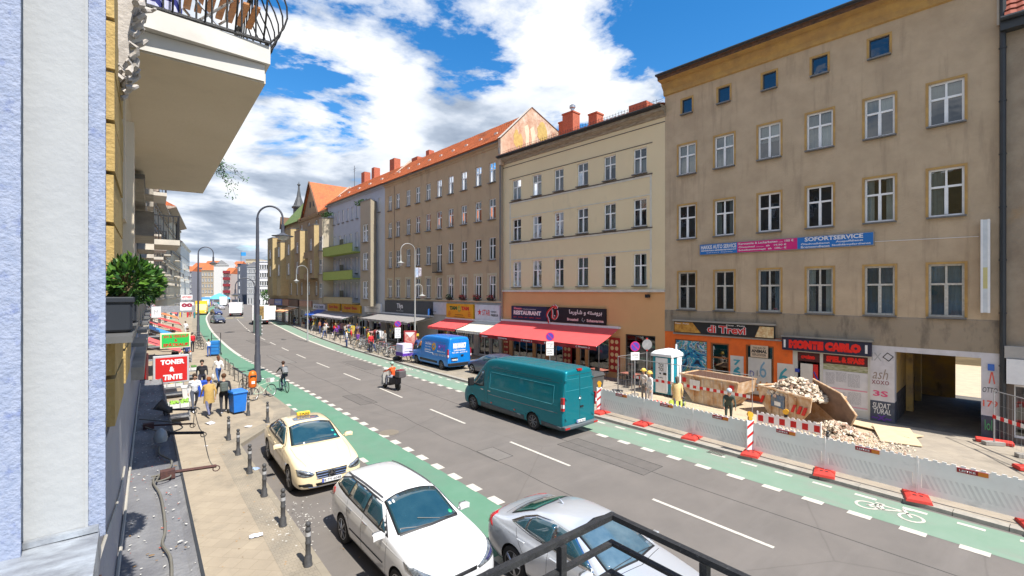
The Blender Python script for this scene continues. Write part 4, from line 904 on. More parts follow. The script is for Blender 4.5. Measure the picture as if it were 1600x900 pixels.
def building_white():
    F=FW;w=F.len;X,Z=F.X,F.Z
    b=thing('apartment_building','pale blue white house with green balconies between beige bay towers','building',F.o,math.degrees(F.rz))
    bl=mat('pale_blue_render',(.42,.45,.52),.85,col2=(.38,.41,.47),nscale=.5,stain=((.30,.30,.33),.4,(1,1,.3),.56));bg=mat('beige_bay_render',(.40,.34,.255),.85,col2=(.37,.31,.235),nscale=.6);bgl=mat('beige_bay_cheek',(.46,.40,.29),.85,col2=(.44,.38,.28))  # cheek colour is the bay render lightened to paint in sunlight
    gr=mat('lime_balcony',(.34,.42,.10),.75,col2=(.30,.37,.09));base=mat('beige_base',(.42,.355,.225),.85)
    zr=[(5.0,7.0),(8.3,10.3),(11.7,13.6),(15.2,17.0)]
    top=[w*(i+.6)/11.5 for i in range(11)]
    holes=[(x-.3,x+.3,15.3,17.0) for x in top]
    xl0,xl1=X(519,0),X(562,0);n=5
    bx=[xl0+(xl1-xl0)*(i+.5)/n for i in range(n)]
    holes += [(x-.38,x+.38,a,c) for x in bx for a,c in ((4.9,7.0),(8.2,10.3),(11.6,13.5))]
    mb=MB();wall_holes(mb,0,w,4.2,18.2,holes,depth=.14,room=.6);mb.mat(0);wall_sides(mb,w,4.2,18.2,6);mb.build('wall',[bl,M_room],b)
    for x in top:window(b,x-.3,15.3,.6,1.7,.09,M_white,M_zinc,'two',panes=False,fw=.07)
    random.seed(8)
    for x in bx:
        for a,c in ((4.9,7.0),(8.2,10.3),(11.6,13.5)):window(b,x-.38,a,.76,c-a,.09,M_white,M_zinc,'two',panes=False,fw=.09,curtain=random.choice([None,'full']))
    rows3=[(4.9,7.0),(8.3,10.4),(11.7,13.8)]
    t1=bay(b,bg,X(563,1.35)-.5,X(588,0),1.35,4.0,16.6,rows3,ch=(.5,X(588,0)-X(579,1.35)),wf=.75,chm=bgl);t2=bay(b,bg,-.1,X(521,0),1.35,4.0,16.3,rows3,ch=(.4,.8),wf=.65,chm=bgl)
    for t_,x_ in ((t1,(X(561)+X(593))/2),(t2,2.2)):
        random.seed(4);q=MB()
        for i in range(160):
            p=Vector((x_+random.uniform(-1.4,1.4),-1.1+random.uniform(-.2,.6),16.5+random.uniform(0,.5)));d1=Vector([random.uniform(-1,1) for _ in range(3)]).normalized()*.12;d2=d1.orthogonal().normalized()*.08;q.quad(p-d1,p+d2,p+d1,p-d2)
        stuff(q.build('terrace_plants',mat('box_leaves',(.03,.08,.02),.7),t_))
    for z0,z1,nm in ((7.35,8.5,gr),(10.75,11.95,gr),(4.15,5.0,base)):
        q=MB();a,c=xl0-.6,xl1+.5;q.box(a,c,-1.25,-1.15,z0,z1);q.box(a,c,-1.15,-.01,z0,z0+.15);o=q.build('balcony',nm,b);q=MB();q.box(a,c,-1.28,-1.12,z1,z1+.05);q.build('coping',M_zinc,o)
        q=MB();m=(a+c)/2+.5;q.box(m-.9,m+.4,-.6,-.56,z1-.3,z1+.9);q.build('screen',mat('reed_screen',(.10,.11,.08)),o)
    cornice(b,0,w,[(0,18.0),(-.08,18.02),(-.1,18.15),(-.4,18.2),(-.45,18.3),(.2,18.4)],[bl,bl,bl,M_zinc,M_tile])
    tiled_roof(b,0,w,-.4,18.4,3.2,21.4);tiled_roof(b,0,w,7,20,3.2,21.42,rows=5,cols=8)
    q=MB();q.prism([(-.4,18.2),(3.2,21.75),(8,20),(8,16)],-.25,.15,'x');q.build('firewall',mat('pale_firewall',(.5,.44,.36),.85),b);q=MB();q.prism([(-.4,18.2),(3.2,21.75),(8,20),(8,16)],w-.1,w+.25,'x');q.build('firewall',MATS['pale_firewall'],b)
    for a,c in ((3.5,4.6),(7,7.8),(12.5,13.8)):q=MB();q.box(a,c,3.6,4.5,19.6,23.2);q.build('chimney',M_brick,b)
    q=MB();q.tube([(2,3.2,21.3),(2,3.2,24.5)],.03,5);q.box(1.6,2.4,3.19,3.22,24.0,24.04);q.box(1.7,2.3,3.19,3.22,23.7,23.74);q.build('aerial',M_black,b)
    for i in range(5):q=MB();xk=2+3.4*i;q.box(xk,xk+.5,.8,1.2,19.4,19.7);q.build('roof_light',flat('roof_vent_grey',(.55,.5,.45)),b)
    sh=[(1,3.2,.2,2.6,'shop_window',2),(3.5,4.6,.1,2.6,'door',1),(5,8,.2,2.6,'shop_window',3),(8.4,9.6,.1,2.6,'door',1),(10,12.8,.2,2.6,'shop_window',3),(13.2,14.2,.1,2.6,'door',1),(15,17.4,.2,2.6,'shop_window',2)]
    mb=MB();wall_holes(mb,0,w,0,4.2,[s[:4] for s in sh],depth=.2,room=1.5);mb.build('ground_floor_wall',[mat('grey_blue_base',(.40,.42,.44),.8),M_room],b);shopglass(b,F,sh)
    yf=MATS['yellow_fascia']
    for u0,u1,tx in ((512,531,'Euro Shop'),(534,563,'Super Box')):
        a,c=X(u0,.2),X(u1,.2);q=MB();q.box(a,c,-.22,-.01,2.95,4.05);f=q.build('fascia_sign',yf,b);text(tx,a+.15*(c-a),c-.15*(c-a),3.25,3.8,-.23,M_red,f,.05)
    a,c=X(572),X(597);q=MB();q.box(a,c,-.2,-.01,3.2,4.3);f=q.build('fascia_sign',M_wht,b);text('Textilpflege',a+.3,c-.5,3.6,3.9,-.21,flat('grey_ink2',(.4,.4,.42)),f,.01)
    awning(F,0,0,2.95,2.3,2.35,mat('striped_grey_awning',(.34,.32,.33),.9),'low grey awning beneath the yellow discount shop signs',x0=X(512),x1=X(560)+.6)
    awning(F,0,0,3.0,1.0,2.7,mat('grey_awning',(.25,.235,.225),.9),'small folded grey awning beside the pale doorway',x0=X(577),x1=w-.5)
def building_gable():
    F=FG;w=F.len;X,Z=F.X,F.Z
    b=thing('apartment_building','brown gabled house with bay windows and an orange roof','building',F.o,math.degrees(F.rz))
    br=mat('umber_render',(.33,.245,.15),.9,col2=(.27,.20,.125),nscale=.6,stain=((.16,.12,.08),.5,(1,1,.3),.54));ck=mat('golden_cheek',(.50,.38,.19),.85)  # golden cheek tone paints sunlight onto the bay sides, same render otherwise
    cols=[w*f for f in (.08,.36,.62,.9)];rows=[(5.2,7.3),(8.6,10.7),(12,14),(15.2,16.9)]
    holes=[(c-.5,c+.5,a,z) for c in cols for a,z in rows]
    mb=MB();wall_holes(mb,0,w,4.4,17.8,holes,depth=.16,room=.6);mb.mat(0);wall_sides(mb,w,4.4,17.8,6)
    c=X(486);hg=(X(499)-X(473))/2;mb.add([(c-hg,0,17.8),(c+hg,0,17.8),(c,0,23.0)],[(0,1,2)]);mb.build('wall',[br,M_room],b)
    for x in cols:
        for a,z in rows:window(b,x-.5,a,1.0,z-a,.1,M_white,M_zinc,'cross',panes=False,fw=.08)
    rr=[(5.2,7.2),(8.6,10.6),(12,13.8)]
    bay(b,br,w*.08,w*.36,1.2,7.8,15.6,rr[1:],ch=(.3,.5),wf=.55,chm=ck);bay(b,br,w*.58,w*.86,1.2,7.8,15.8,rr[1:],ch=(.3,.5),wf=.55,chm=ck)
    for x0,x1 in ((w*.36,w*.60),(w*.86,w*.99)):
        for z in (7.6,11.0):q=MB();q.box(x0+.05,x1-.05,-.8,-.7,z,z+1.0);q.box(x0+.05,x1-.05,-.7,-.01,z,z+.15);q.build('balcony',br,b)
    q=MB();y2=9;q.quad((c-hg-.3,-.3,17.5),(c,-.3,23.25),(c,y2,23.25),(c-hg-.3,y2,17.5));q.quad((c+hg+.3,-.3,17.5),(c,-.3,23.25),(c,y2,23.25),(c+hg+.3,y2,17.5));q.build('roof',M_tile,b)
    q=MB();q.tube([(c-hg-.3,-.32,17.5),(c,-.32,23.25),(c+hg+.3,-.32,17.5)],.12,4);q.build('verge_board',M_wood,b)
    tiled_roof(b,0,w,-.2,17.85,3,20.6)
    cornice(b,0,w,[(0,17.3),(-.15,17.4),(-.35,17.7),(-.4,17.85),(.1,17.9)],[br])
    q=MB();q.box(c+1,c+1.5,-.05,-.01,19.2,20.1);q.box(c-.6,c-.1,-.05,-.01,19.2,20.1);q.build('gable_slot',M_room,b)
    sh=[(.6,3.4,.2,2.7,'shop_window',3),(4,5.2,.1,2.7,'door',1),(5.6,8.6,.2,2.7,'shop_window',3),(9,10,.1,2.7,'door',1),(10.5,12.8,.2,2.7,'shop_window',2)]
    mb=MB();wall_holes(mb,0,w,0,4.4,[s[:4] for s in sh],depth=.2,room=1.5);mb.build('ground_floor_wall',[mat('tan_base',(.36,.31,.25),.8),M_room],b);shopglass(b,F,sh)
    q=MB();q.box(.6,6.6,-.2,-.01,3.3,4.2);f=q.build('fascia_sign',flat('salmon_fascia',(.42,.22,.16)),b);q=MB();q.box(7.4,12.8,-.2,-.01,3.0,3.8);f=q.build('fascia_sign',mat('pale_blue_fascia',(.62,.63,.70),.5),b);text('MODE TREFF',8,12,3.2,3.6,-.21,M_black,f,.02)
    awning(F,0,0,3.0,2.0,2.3,flat('cobalt_awning',(.015,.09,.45)),'small cobalt blue awning over a shop stall',x0=w-4.2,x1=w-.3)
def building_greenroof():
    F=FH;w=F.len
    b=thing('apartment_building','ochre house with a steep green roof and pointed slate spire','building',F.o,math.degrees(F.rz))
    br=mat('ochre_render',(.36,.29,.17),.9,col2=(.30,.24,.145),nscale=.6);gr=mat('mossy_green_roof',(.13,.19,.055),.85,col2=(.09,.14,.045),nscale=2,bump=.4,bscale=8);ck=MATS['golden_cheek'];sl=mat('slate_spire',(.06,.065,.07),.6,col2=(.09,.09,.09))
    cols=[w*f for f in (.14,.5,.86)];rows=[(5.2,7.2),(8.6,10.6),(12,13.8)]
    holes=[(c-.45,c+.45,a,z) for c in cols for a,z in rows]
    mb=MB();wall_holes(mb,0,w,4.4,18.0,holes,depth=.16,room=.6);mb.mat(0);wall_sides(mb,w,4.4,18.0,6);mb.build('wall',[br,M_room],b)
    for x in cols:
        for a,z in rows:window(b,x-.45,a,.9,z-a,.1,M_white,M_zinc,'two',panes=False,fw=.08)
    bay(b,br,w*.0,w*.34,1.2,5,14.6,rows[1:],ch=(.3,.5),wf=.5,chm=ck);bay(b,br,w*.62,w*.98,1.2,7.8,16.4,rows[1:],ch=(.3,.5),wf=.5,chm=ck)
    q=MB();q.quad((-.3,-.5,17.6),(w+.2,-.5,17.6),(w-.6,3.2,22.4),(1.6,3.2,22.4));q.quad((-.3,-.5,17.6),(1.6,3.2,22.4),(1.6,6,22.4),(-.3,6,17.6));q.quad((w+.2,-.5,17.6),(w-.6,3.2,22.4),(w-.6,6,22.4),(w+.2,6,17.6));q.quad((1.6,3.2,22.4),(w-.6,3.2,22.4),(w-.6,6,22.4),(1.6,6,22.4));q.build('roof',gr,b)
    q=MB();q.prism([(.1,17.2),(1.3,17.2),(.7,19.4)],-.7,.8,'y');q.build('dormer_gable',M_wood,b)
    q=MB();q.at(F.X(467,-3.5),3.5,21.9).lathe([(1.0,-5),(1.0,-.1),(1.25,0),(1.3,.25),(1.0,.5),(.75,1.2),(.42,2.2),(.2,3.6),(.14,4.4),(.3,4.5),(.3,4.7),(.08,4.8),(.03,5.2)],10);q.build('spire',sl,b,smooth=False)
    sh=[(.6,3.0,.2,2.7,'shop_window',2),(3.5,4.7,.1,2.7,'door',1),(5.4,8.8,.2,2.7,'shop_window',3)]
    mb=MB();wall_holes(mb,0,w,0,4.4,[s[:4] for s in sh],depth=.2,room=1.5);mb.build('ground_floor_wall',[mat('dark_base',(.15,.12,.10),.8),M_room],b);shopglass(b,F,sh)
    q=MB();q.box(.3,4.0,-.25,-.01,3.2,4.3);q.build('fascia_sign',flat('salmon_fascia',(.42,.22,.16)),b);q=MB();q.box(4.4,w-.2,-.25,-.01,3.2,4.3);f=q.build('fascia_sign',flat('dark_brown_fascia',(.10,.06,.05)),b)
    awning(F,0,0,3.0,2.4,2.4,mat('orange_market_awning',(.62,.20,.05),.85,col2=(.7,.5,.3),nscale=3),'orange patterned awning over the stall under the green roofed house',x0=3.6,x1=w-.6)
def building_end():
    F=FI;w=F.len
    b=thing('apartment_building','narrow ochre house at the far end of the right hand row','building',F.o,math.degrees(F.rz))
    br=MATS['ochre_render'];cols=[w*f for f in (.15,.4,.65,.9)];rows=[(5.2,7.2),(8.6,10.6),(12,13.8)]
    holes=[(c-.45,c+.45,a,z) for c in cols for a,z in rows]
    mb=MB();wall_holes(mb,0,w,4.4,15.6,holes,depth=.16,room=.6);mb.mat(0);wall_sides(mb,w,4.4,15.6,10);mb.quad((0,0,15.6),(w,0,15.6),(w,9,15.6),(0,9,15.6));mb.build('wall',[br,M_room],b)
    for x in cols:
        for a,z in rows:window(b,x-.45,a,.9,z-a,.1,M_white,M_zinc,'two',panes=False,fw=.08)
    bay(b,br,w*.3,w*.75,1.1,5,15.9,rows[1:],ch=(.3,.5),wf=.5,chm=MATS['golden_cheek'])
    q=MB();q.prism([(-.4,15.6),(4,18),(9,15.6)],0,w,'x');q.build('roof',M_tile,b)
    sh=[(.6,4.0,.2,2.7,'shop_window',2),(5,9,.2,2.7,'shop_window',3)]
    mb=MB();wall_holes(mb,0,w,0,4.4,[s[:4] for s in sh],depth=.2,room=1.5);mb.build('ground_floor_wall',[MATS['dark_base'],M_room],b);shopglass(b,F,sh)
    q=MB();q.box(.3,4.6,-.25,-.01,3.2,4.3);f=q.build('fascia_sign',flat('mauve_fascia',(.35,.22,.26)),b);q=MB();q.box(4.9,w-.2,-.25,-.01,3.2,4.3);f=q.build('fascia_sign',flat('blue_violet_fascia',(.16,.22,.6)),b);text('NAGELSTUDIO',5.3,w-.6,3.5,4.0,-.26,MATS['white_print'],f,.03)
def building_right_edge():
    F=_fix(FT.end(FT.len+.02),130,-9,0)
    b=thing('apartment_building','rough plastered house with red tiled mansard at the right edge','building',F.o,math.degrees(F.rz))
    pl=mat('rough_roughcast',(.36,.29,.21),.95,col2=(.27,.21,.15),nscale=1.2,bump=1.0,bscale=9,stain=((.40,.24,.10),.6,(1,1,1),.58));w=F.len
    mb=MB();wall_holes(mb,.0,w,3.6,15.6,[(4,5,5,7),(4,5,9,11)],depth=.15);mb.build('wall',[pl,M_room],b)
    q=MB();q.box(0,w,-.4,0,15.55,15.9);q.tube([(0,-.5,15.95),(w,-.5,15.95)],.09,8);q.build('eave',M_dzinc,b);tiled_roof(b,.1,w,-.4,16,1.6,18.6,mat('dark_red_tiles',(.28,.07,.04),.8,col2=(.20,.05,.03),nscale=5))
    q=MB();q.box(-.1,.12,-.1,3,15.9,18.2);q.build('firewall',mat('pale_firewall',(.5,.44,.36),.85),b)
    q=MB();q.box(.1,w,-.25,0,3.3,3.75);q.build('cornice_band',mat('grey_stone_band',(.40,.38,.35),.8),b)
    q=MB();q.box(.15,w,-.3,-.01,2.35,3.28);f=q.build('fascia_sign',M_wht,b);q=MB();q.box(.75,w,-.31,-.305,2.5,3.15);q.build('purple_print',flat('purple_print',(.13,.02,.35)),f)
    sh=[(.35,3.4,.3,2.3,'shop_window',3),(3.8,4.8,.1,2.3,'door',1)]
    mb=MB();wall_holes(mb,.0,w,0,3.3,[s[:4] for s in sh],depth=.2,room=1.5);mb.build('ground_floor_wall',[mat('dark_base',(.15,.12,.10),.8),M_room],b);shopglass(b,F,sh)
for f in (building_tan,sign_long,building_cream,building_brown,building_white,building_gable,building_greenroof,building_end,building_right_edge):f()
awning(FC,0,0,3.38,2.55,2.42,M_rawn,'very long red restaurant awning on the apricot wall',vm=M_rawnv,x0=FC.X(785)+.1,x1=FC.X(967)+.1,letters=[('Shaam',.03,.7,.14),('Schawarma',.2,1.0,.12),('( Shaam )',.42,1.1,.14),('Falafel',.62,.8,.14),('( Shaam )',.86,1.1,.14)],vh=.26)
# ================================================================ left side: own house, yellow house with balcony, row up the street
def leafy(q,c,rad,n,ls,seed,mats=(0,1,2),flat_=1.0,droop=0.0,density=.35):
    """leaf shaped faces spread through an ellipsoid volume"""
    random.seed(seed)
    for i in range(n):
        d=Vector([random.gauss(0,1) for _ in range(3)]).normalized();r=random.uniform(density,1)**.6
        p=Vector(c)+Vector((d.x*rad[0]*r,d.y*rad[1]*r,d.z*rad[2]*r));q.mi=random.choice(mats)
        ax=(d+Vector([random.uniform(-.6,.6) for _ in range(3)])+Vector((0,0,.3-droop))).normalized();s=ls*random.uniform(.6,1.2);sd_=ax.cross(Vector([random.uniform(-1,1) for _ in range(3)])).normalized()*s*.26
        up=ax.cross(sd_).normalized()*s*.1
        a,b_,c_,e=p,p+ax*s*.45+sd_+up,p+ax*s,p+ax*s*.45-sd_+up
        q.add([a,b_,c_,e,p+ax*s*.5],[(0,1,4),(1,2,4),(0,4,3),(4,2,3)])
LEAF=[mat('leaf_mid_green',(.03,.09,.015),.45,col2=(.05,.14,.02),nscale=9),mat('leaf_deep_green',(.015,.05,.012),.45,nscale=9),mat('leaf_lime',(.09,.19,.025),.45,nscale=9)]
WX=lambda y:-.22+.022*y
def own_house():
    b=thing('apartment_building','pale blue stuccoed window reveal and zinc sill at the left edge with black balcony rail','building',(0,0,0))
    blue=mat('blue_rough_stucco',(.30,.335,.43),.95,col2=(.24,.28,.38),nscale=60,bump=.35,bscale=140,stain=((.13,.17,.33),.9,(38,38,30),.56))
    pale=mat('pale_reveal_plaster',(.36,.37,.37),.8,col2=(.32,.33,.34),nscale=3,bump=.12,bscale=40,stain=((.40,.40,.40),.35,(3,3,1.5),.6))
    zn=mat('weathered_zinc',(.22,.23,.25),.55,metal=.35,col2=(.40,.43,.46),nscale=9,stretch=(1.5,3,1),bump=.3,bscale=25,stain=((.05,.045,.03),.8,(6,6,1),.56))
    y0=1.26
    q=MB();q.box(-1.0,-.0765,y0,y0+.02,5.315,8.6);q.box(-.0765,-.072,y0-.004,y0+.02,5.315,8.6);q.build('window_reveal',pale,b)
    # rough stucco margin as a displaced grid, cheek towards the street included
    def rough(x0,x1,y,z0,z1,nx,nz,amp,side=None,name='stucco_margin'):
        random.seed(9);q=MB();vs=[];fs=[]; 
        for j in range(nz+1):
            for i in range(nx+1+(3 if side else 0)):
                z=z0+(z1-z0)*j/nz;r=random.uniform(-1,1)*amp
                if i <= nx: 
                    ex=random.uniform(0,1)*amp*.8 if i == 0 else 0;vs.append((x0+(x1-x0)*i/nx+(ex if i == 0 else 0)+(r*.5 if 0 < i else 0),y-abs(r),z))
                else:vs.append((x1+abs(r)*.5,y+side*(i-nx)/3,z))
        m=nx+1+(3 if side else 0)
        for j in range(nz):
            for i in range(m-1):fs.append((j*m+i,j*m+i+1,(j+1)*m+i+1,(j+1)*m+i))
        q.add(vs,fs);return q.build(name,blue,b,smooth=True)
    rough(-.072,-.046,y0,5.30,8.6,8,900,.0009,side=.02)
    rough(-.9,-.1607,1.22,4.6,8.4,50,300,.0012,side=.003)
    q=MB();q.box(-1.2,-.072,y0+.02,y0+.35,4.0,8.6);q.box(-1.5,-.13,.9,1.26,3.9,5.0);q.build('wall',blue,b)
    q=MB();n=24;vs=[];fs=[];random.seed(2)
    for j in range(n+1):
        for i in range(n+1):vs.append((-.9+.845*i/n,.3+.958*j/n,5.318+random.uniform(-.0015,.0015)-.004*i/n))
    for j in range(n):
        for i in range(n):fs.append((j*(n+1)+i,j*(n+1)+i+1,(j+1)*(n+1)+i+1,(j+1)*(n+1)+i))
    q.add(vs,fs);q.add([(-.055,.3,5.314),(-.055,1.258,5.314),(-.052,1.258,5.27),(-.052,.3,5.27)],[(0,1,2,3)]);q.box(-.9,-.056,1.246,1.2585,5.316,5.327);q.build('window_sill',zn,b,smooth=True)
    # street wall below the window and balcony slab (out of view, carries the rail)
    q=MB();q.box(-.4,-.25,-3,1.6,0,4.1);q.build('lower_wall',blue,b)
    q=MB();q.box(-.3,1.06,-2.2,.83,4.08,4.2);q.build('balcony_slab',pale,b)
    ir=mat('black_iron_weathered',(.022,.022,.024),.5,metal=.2,col2=(.04,.04,.04),nscale=30,bump=.4,bscale=120,stain=((.45,.45,.44),.8,(70,70,70),.64))
    for z,h_ in ((5.2,.014),(5.125,.009),(5.045,.009)):
        q=MB();q.box(-.25,1.006,.784,.80,z-h_,z);q.box(.990,1.006,-2.2,.783,z-h_,z);q.build('rail',ir,b)
    for px,py in ((.8,.787),(.35,.787),(.998,.53),(.998,.0),(.998,-.6)):
        q=MB();q.box(px-.010,px+.008,py-.010,py+.008,4.2,5.186);q.build('baluster',ir,b)
def yellow_house():
    b=thing('apartment_building','yellow ochre stucco house with heavy cream balcony overhead and dark flat shop roof','building',(0,0,0))
    ye=mat('yellow_stucco',(.46,.33,.13),.9,col2=(.40,.28,.105),nscale=3,bump=.6,bscale=35,stain=((.22,.15,.07),.55,(2,1.5,.7),.55));gy=mat('grey_blue_render',(.33,.33,.36),.9,col2=(.38,.37,.37),nscale=2,bump=.5,bscale=18,stain=((.33,.30,.27),.5,(.8,.8,3),.55))
    cr=mat('cream_balcony_plaster',(.60,.52,.40),.85,col2=(.57,.49,.37),nscale=1.5,bump=.15,bscale=20,stain=((.45,.40,.32),.35,(1.5,1.5,1.5),.58));fas=mat('pale_balcony_fascia',(.62,.60,.56),.8,col2=(.55,.53,.49),nscale=2,stain=((.35,.30,.26),.5,(1.2,3,2),.56))
    def strip(y0,y1,z0,z1,out,m,name,th=.25):
        q=MB();q.add([(WX(y0)-th,y0,z0),(WX(y0)+out,y0,z0),(WX(y1)+out,y1,z0),(WX(y1)-th,y1,z0),(WX(y0)-th,y0,z1),(WX(y0)+out,y0,z1),(WX(y1)+out,y1,z1),(WX(y1)-th,y1,z1)],[(0,1,2,3),(4,5,6,7),(0,1,5,4),(1,2,6,5),(2,3,7,6),(3,0,4,7)]);return q.build(name,m,b)
    strip(1.65,8.3,4.91,15.5,0,ye,'wall');strip(1.65,14.6,3.4,4.905,.0,gy,'lower_wall');strip(1.65,14.6,4.875,4.93,.012,gy,'wall_band')
    random.seed(6)
    for (ya,yb,out) in ((3.7,4.85,.045),(5.35,6.4,.04)):
        z=4.98;k=0
        while z < 7.6:
            o_=out+random.uniform(-.004,.004);e=.12 if k % 2 else 0;strip(ya,yb-e,z,z+.285,o_,ye,'quoin_block',th=.01);z += .31;k += 1
    q=MB();q.box(WX(4)-.1,WX(4)+.05,7.05-3.1,7.05-3.0,5.2,5.5)
    # bricks showing low down at the left
    bk=mat('red_brick_face',(.42,.16,.08),.9,col2=(.50,.27,.13),nscale=12,bump=.5,bscale=30)
    for i in range(26):
        for j in range(5):
            y=2.3+.26*j+(.13 if i % 2 else 0);z=3.62+.085*i*.6
            if z < 4.4 and y < 3.7-(z-3.6)*.9:q=MB();w0=WX(y)+.004;q.box(w0-.02,w0+.012,y,y+.235,z,z+.045);q.build('brick',bk,b)
    q=MB();q.tube([(WX(y)+.02,y,3.64+.01*math.sin(y*3)) for y in [2.2+.3*k for k in range(40)]],.012,5);q.tube([(WX(y)+.012,y,4.3+.25*math.sin(y*.8)) for y in [3+.2*k for k in range(16)]],.008,4);q.build('wall_cable',mat('pale_cable',(.45,.42,.36),.8),b)
    # ledge: flat bitumen roof over the shops
    bit=mat('bitumen_roof',(.12,.12,.13),.82,col2=(.20,.20,.205),nscale=1.6,bump=.8,bscale=22,stain=((.26,.26,.26),.55,(3.5,1.2,1),.53))
    q=MB();n=46;vs=[];fs=[];random.seed(12);ny=60
    for j in range(ny+1):
        y=-2+16.6*j/ny
        for i in range(9):
            t=i/8;x=WX(y)+(.35+.0115*y-WX(y))*t;vs.append((x,y,3.6+random.uniform(-.004,.004)-.02*t+(.02 if i == 8 else 0)))
    for j in range(ny):
        for i in range(8):fs.append((j*9+i,j*9+i+1,(j+1)*9+i+1,(j+1)*9+i))
    q.add(vs,fs);q.build('flat_roof',bit,b,smooth=False)
    q=MB(); 
    for a,c in ((-2,4),(4.01,9),(9.01,14.6)):q.add([(.35+.0115*a,a,3.61),(.375+.0115*a,a,3.6),(.375+.0115*c,c,3.6),(.35+.0115*c,c,3.61),(.35+.0115*a,a,3.2),(.375+.0115*a,a,3.2),(.375+.0115*c,c,3.2),(.35+.0115*c,c,3.2)],[(0,1,2,3),(1,5,6,2),(4,5,6,7),(0,4,5,1),(3,2,6,7)])
    q.build('roof_edge_flashing',M_dzinc,b)
    strip(1.65,14.6,0,3.4,.0,MATS['grey_blue_render'],'shop_wall');q=MB();q.box(WX(3),.33,14.4,14.6,3.2,3.59);q.build('roof_end',M_dzinc,b)
    # balcony
    q=MB();A=[(WX(4.7),4.7),(.93,4.7),(1.03,10.75),(WX(10.8),10.9)]
    q.add([(x,y,7.70) for x,y in A]+[(x,y,7.86) for x,y in A],[(0,1,2,3),(4,5,6,7),(0,1,5,4),(1,2,6,5),(2,3,7,6)])
    o=q.build('balcony',cr,b)
    A=[(WX(4.7),4.60),(.96,4.65),(1.06,10.8),(WX(10.8),10.95)];q=MB();q.add([(x,y,7.87) for x,y in A]+[(x,y,8.03) for x,y in A],[(0,1,2,3),(4,5,6,7),(0,1,5,4),(1,2,6,5),(2,3,7,6)]);q.build('balcony_fascia',fas,o)
    q=MB();q.add([(WX(4.7),4.685,7.715),(.92,4.685,7.715),(.92,4.685,7.865),(WX(4.7),4.685,7.865)],[(0,1,2,3)]);q.build('front_band',fas,o)
    ir=MATS['black_iron_weathered']
    q=MB();q.box(WX(4.6),.95,4.62,4.655,8.045,8.065);q.box(.925,.955,4.66,10.75,8.045,8.065);q.build('bottom_rail',ir,o)
    q=MB();q.box(WX(4.6),.95,4.5,4.54,9.1,9.13);q.box(1.0,1.04,4.66,10.75,9.1,9.13);q.build('top_rail',ir,o)
    def bal(p0,dn):
        x,y=p0;q=MB();pts=[]
        for k in range(11):
            t=k/10;bul=.17*math.sin(min(1,t*1.5)*math.pi)*(1-.25*t)+.06*t
            pts.append((x+dn[0]*bul,y+dn[1]*bul,8.05+1.06*t))
        q.tube(pts,.0085,5);q.build('baluster',ir,o,smooth=True)
    n=9
    for i in range(n):x=.02+(.90-.02)*i/(n-1);(bal((x,4.64),(0,-1)) if i % 2 == 0 else None);q=MB();q.tube([(x+.05,4.64,8.05),(x+.05,4.6,9.1)],.008,5);(q.build('baluster',ir,o) if i < n-1 else None)
    for i in range(34):bal((.94+.003*i,4.7+.18*i),(1,0))
    # striped cloth tied inside the rail
    st=mat('blue_striped_cloth',(.05,.06,.30),.9);t=st.node_tree;bs=t.nodes['Principled BSDF'];tc=N(t,'ShaderNodeTexCoord');wv=N(t,'ShaderNodeTexWave',wave_type='BANDS',bands_direction='DIAGONAL');wv.inputs['Scale'].default_value=4.2;t.links.new(tc.outputs['Object'],wv.inputs[0])
    rp=wramp(t,wv.outputs[0],[(.5,(.02,.025,.16)),(.55,(.50,.52,.70))]);t.links.new(rp,bs.inputs['Base Color'])
    q=MB();vs=[];n=16
    for i in range(n+1):x=-.05+.36*i/n;vs += [(x,4.72+.015*math.sin(i*1.3),8.08),(x,4.72+.015*math.sin(i*1.3+.5),9.05)]
    q.add(vs,[(2*i,2*i+2,2*i+3,2*i+1) for i in range(n)]);c=tag(q.build('privacy_cloth',st),'blue and white striped cloth hung inside the balcony railing overhead','cloth')
    # wooden folding chair
    ch=thing('folding_chair','folding chair with brown wooden slats standing on the cream balcony','chair',(.52,5.05,8.04));wd=mat('varnished_slats',(.42,.17,.04),.5,col2=(.30,.11,.03),nscale=8,stretch=(1,6,6))
    for i in range(7):q=MB();xx=-.17+.085*i;q.box(xx,xx+.055,-.22,.22,.40,.418);q.build('seat_slat',wd,ch)
    for i in range(4):q=MB();q.box(.2,.218,-.22,.22,.5+.1*i,.56+.1*i);q.build('back_slat',wd,ch)
    for s_ in (-1,1):q=MB();q.tube([(-.2,.2*s_,.0),(.17,.2*s_,.4),(.21,.2*s_,.9)],.012,5);q.build('frame',M_alu,ch);q=MB();q.tube([(.2,.18*s_,.0),(-.2,.18*s_,.41)],.012,5);q.build('leg',M_alu,ch)
    # stucco console with acanthus lumps
    stc=mat('stucco_ornament',(.48,.44,.40),.9,col2=(.33,.30,.27),nscale=10,bump=.5,bscale=30);q=MB();y=4.25
    x0=WX(y);prof=[(0,8.05),(.17,8.05),(.17,7.9),(.12,7.75),(.09,7.55),(.10,7.42),(.05,7.3),(0,7.2)];q.prism([(x0+a,z) for a,z in prof],y-.15,y+.25,'y');cs=q.build('console',stc,b)
    random.seed(5);q=MB()
    for i in range(46):
        t=i/46;z=8.0-.85*t;w_=.16*(1-.6*t);px=x0+w_*random.uniform(.5,1.1)+.02;py=y-.16+random.uniform(-.04,.35)
        q.at(px,py,z,rz=random.uniform(0,360),rx=random.uniform(-60,60));r=random.uniform(.022,.045)
        q.tube([(0,0,0),(r,.2*r,r*.9),(r*1.2,0,r*2.0),(r*.3,0,r*2.6),(-.2*r,0,r*2.0)],[r*.6,r*.55,r*.4,r*.3,r*.1],6)
    stuff(q.build('acanthus_leaves',stc,cs,smooth=True))
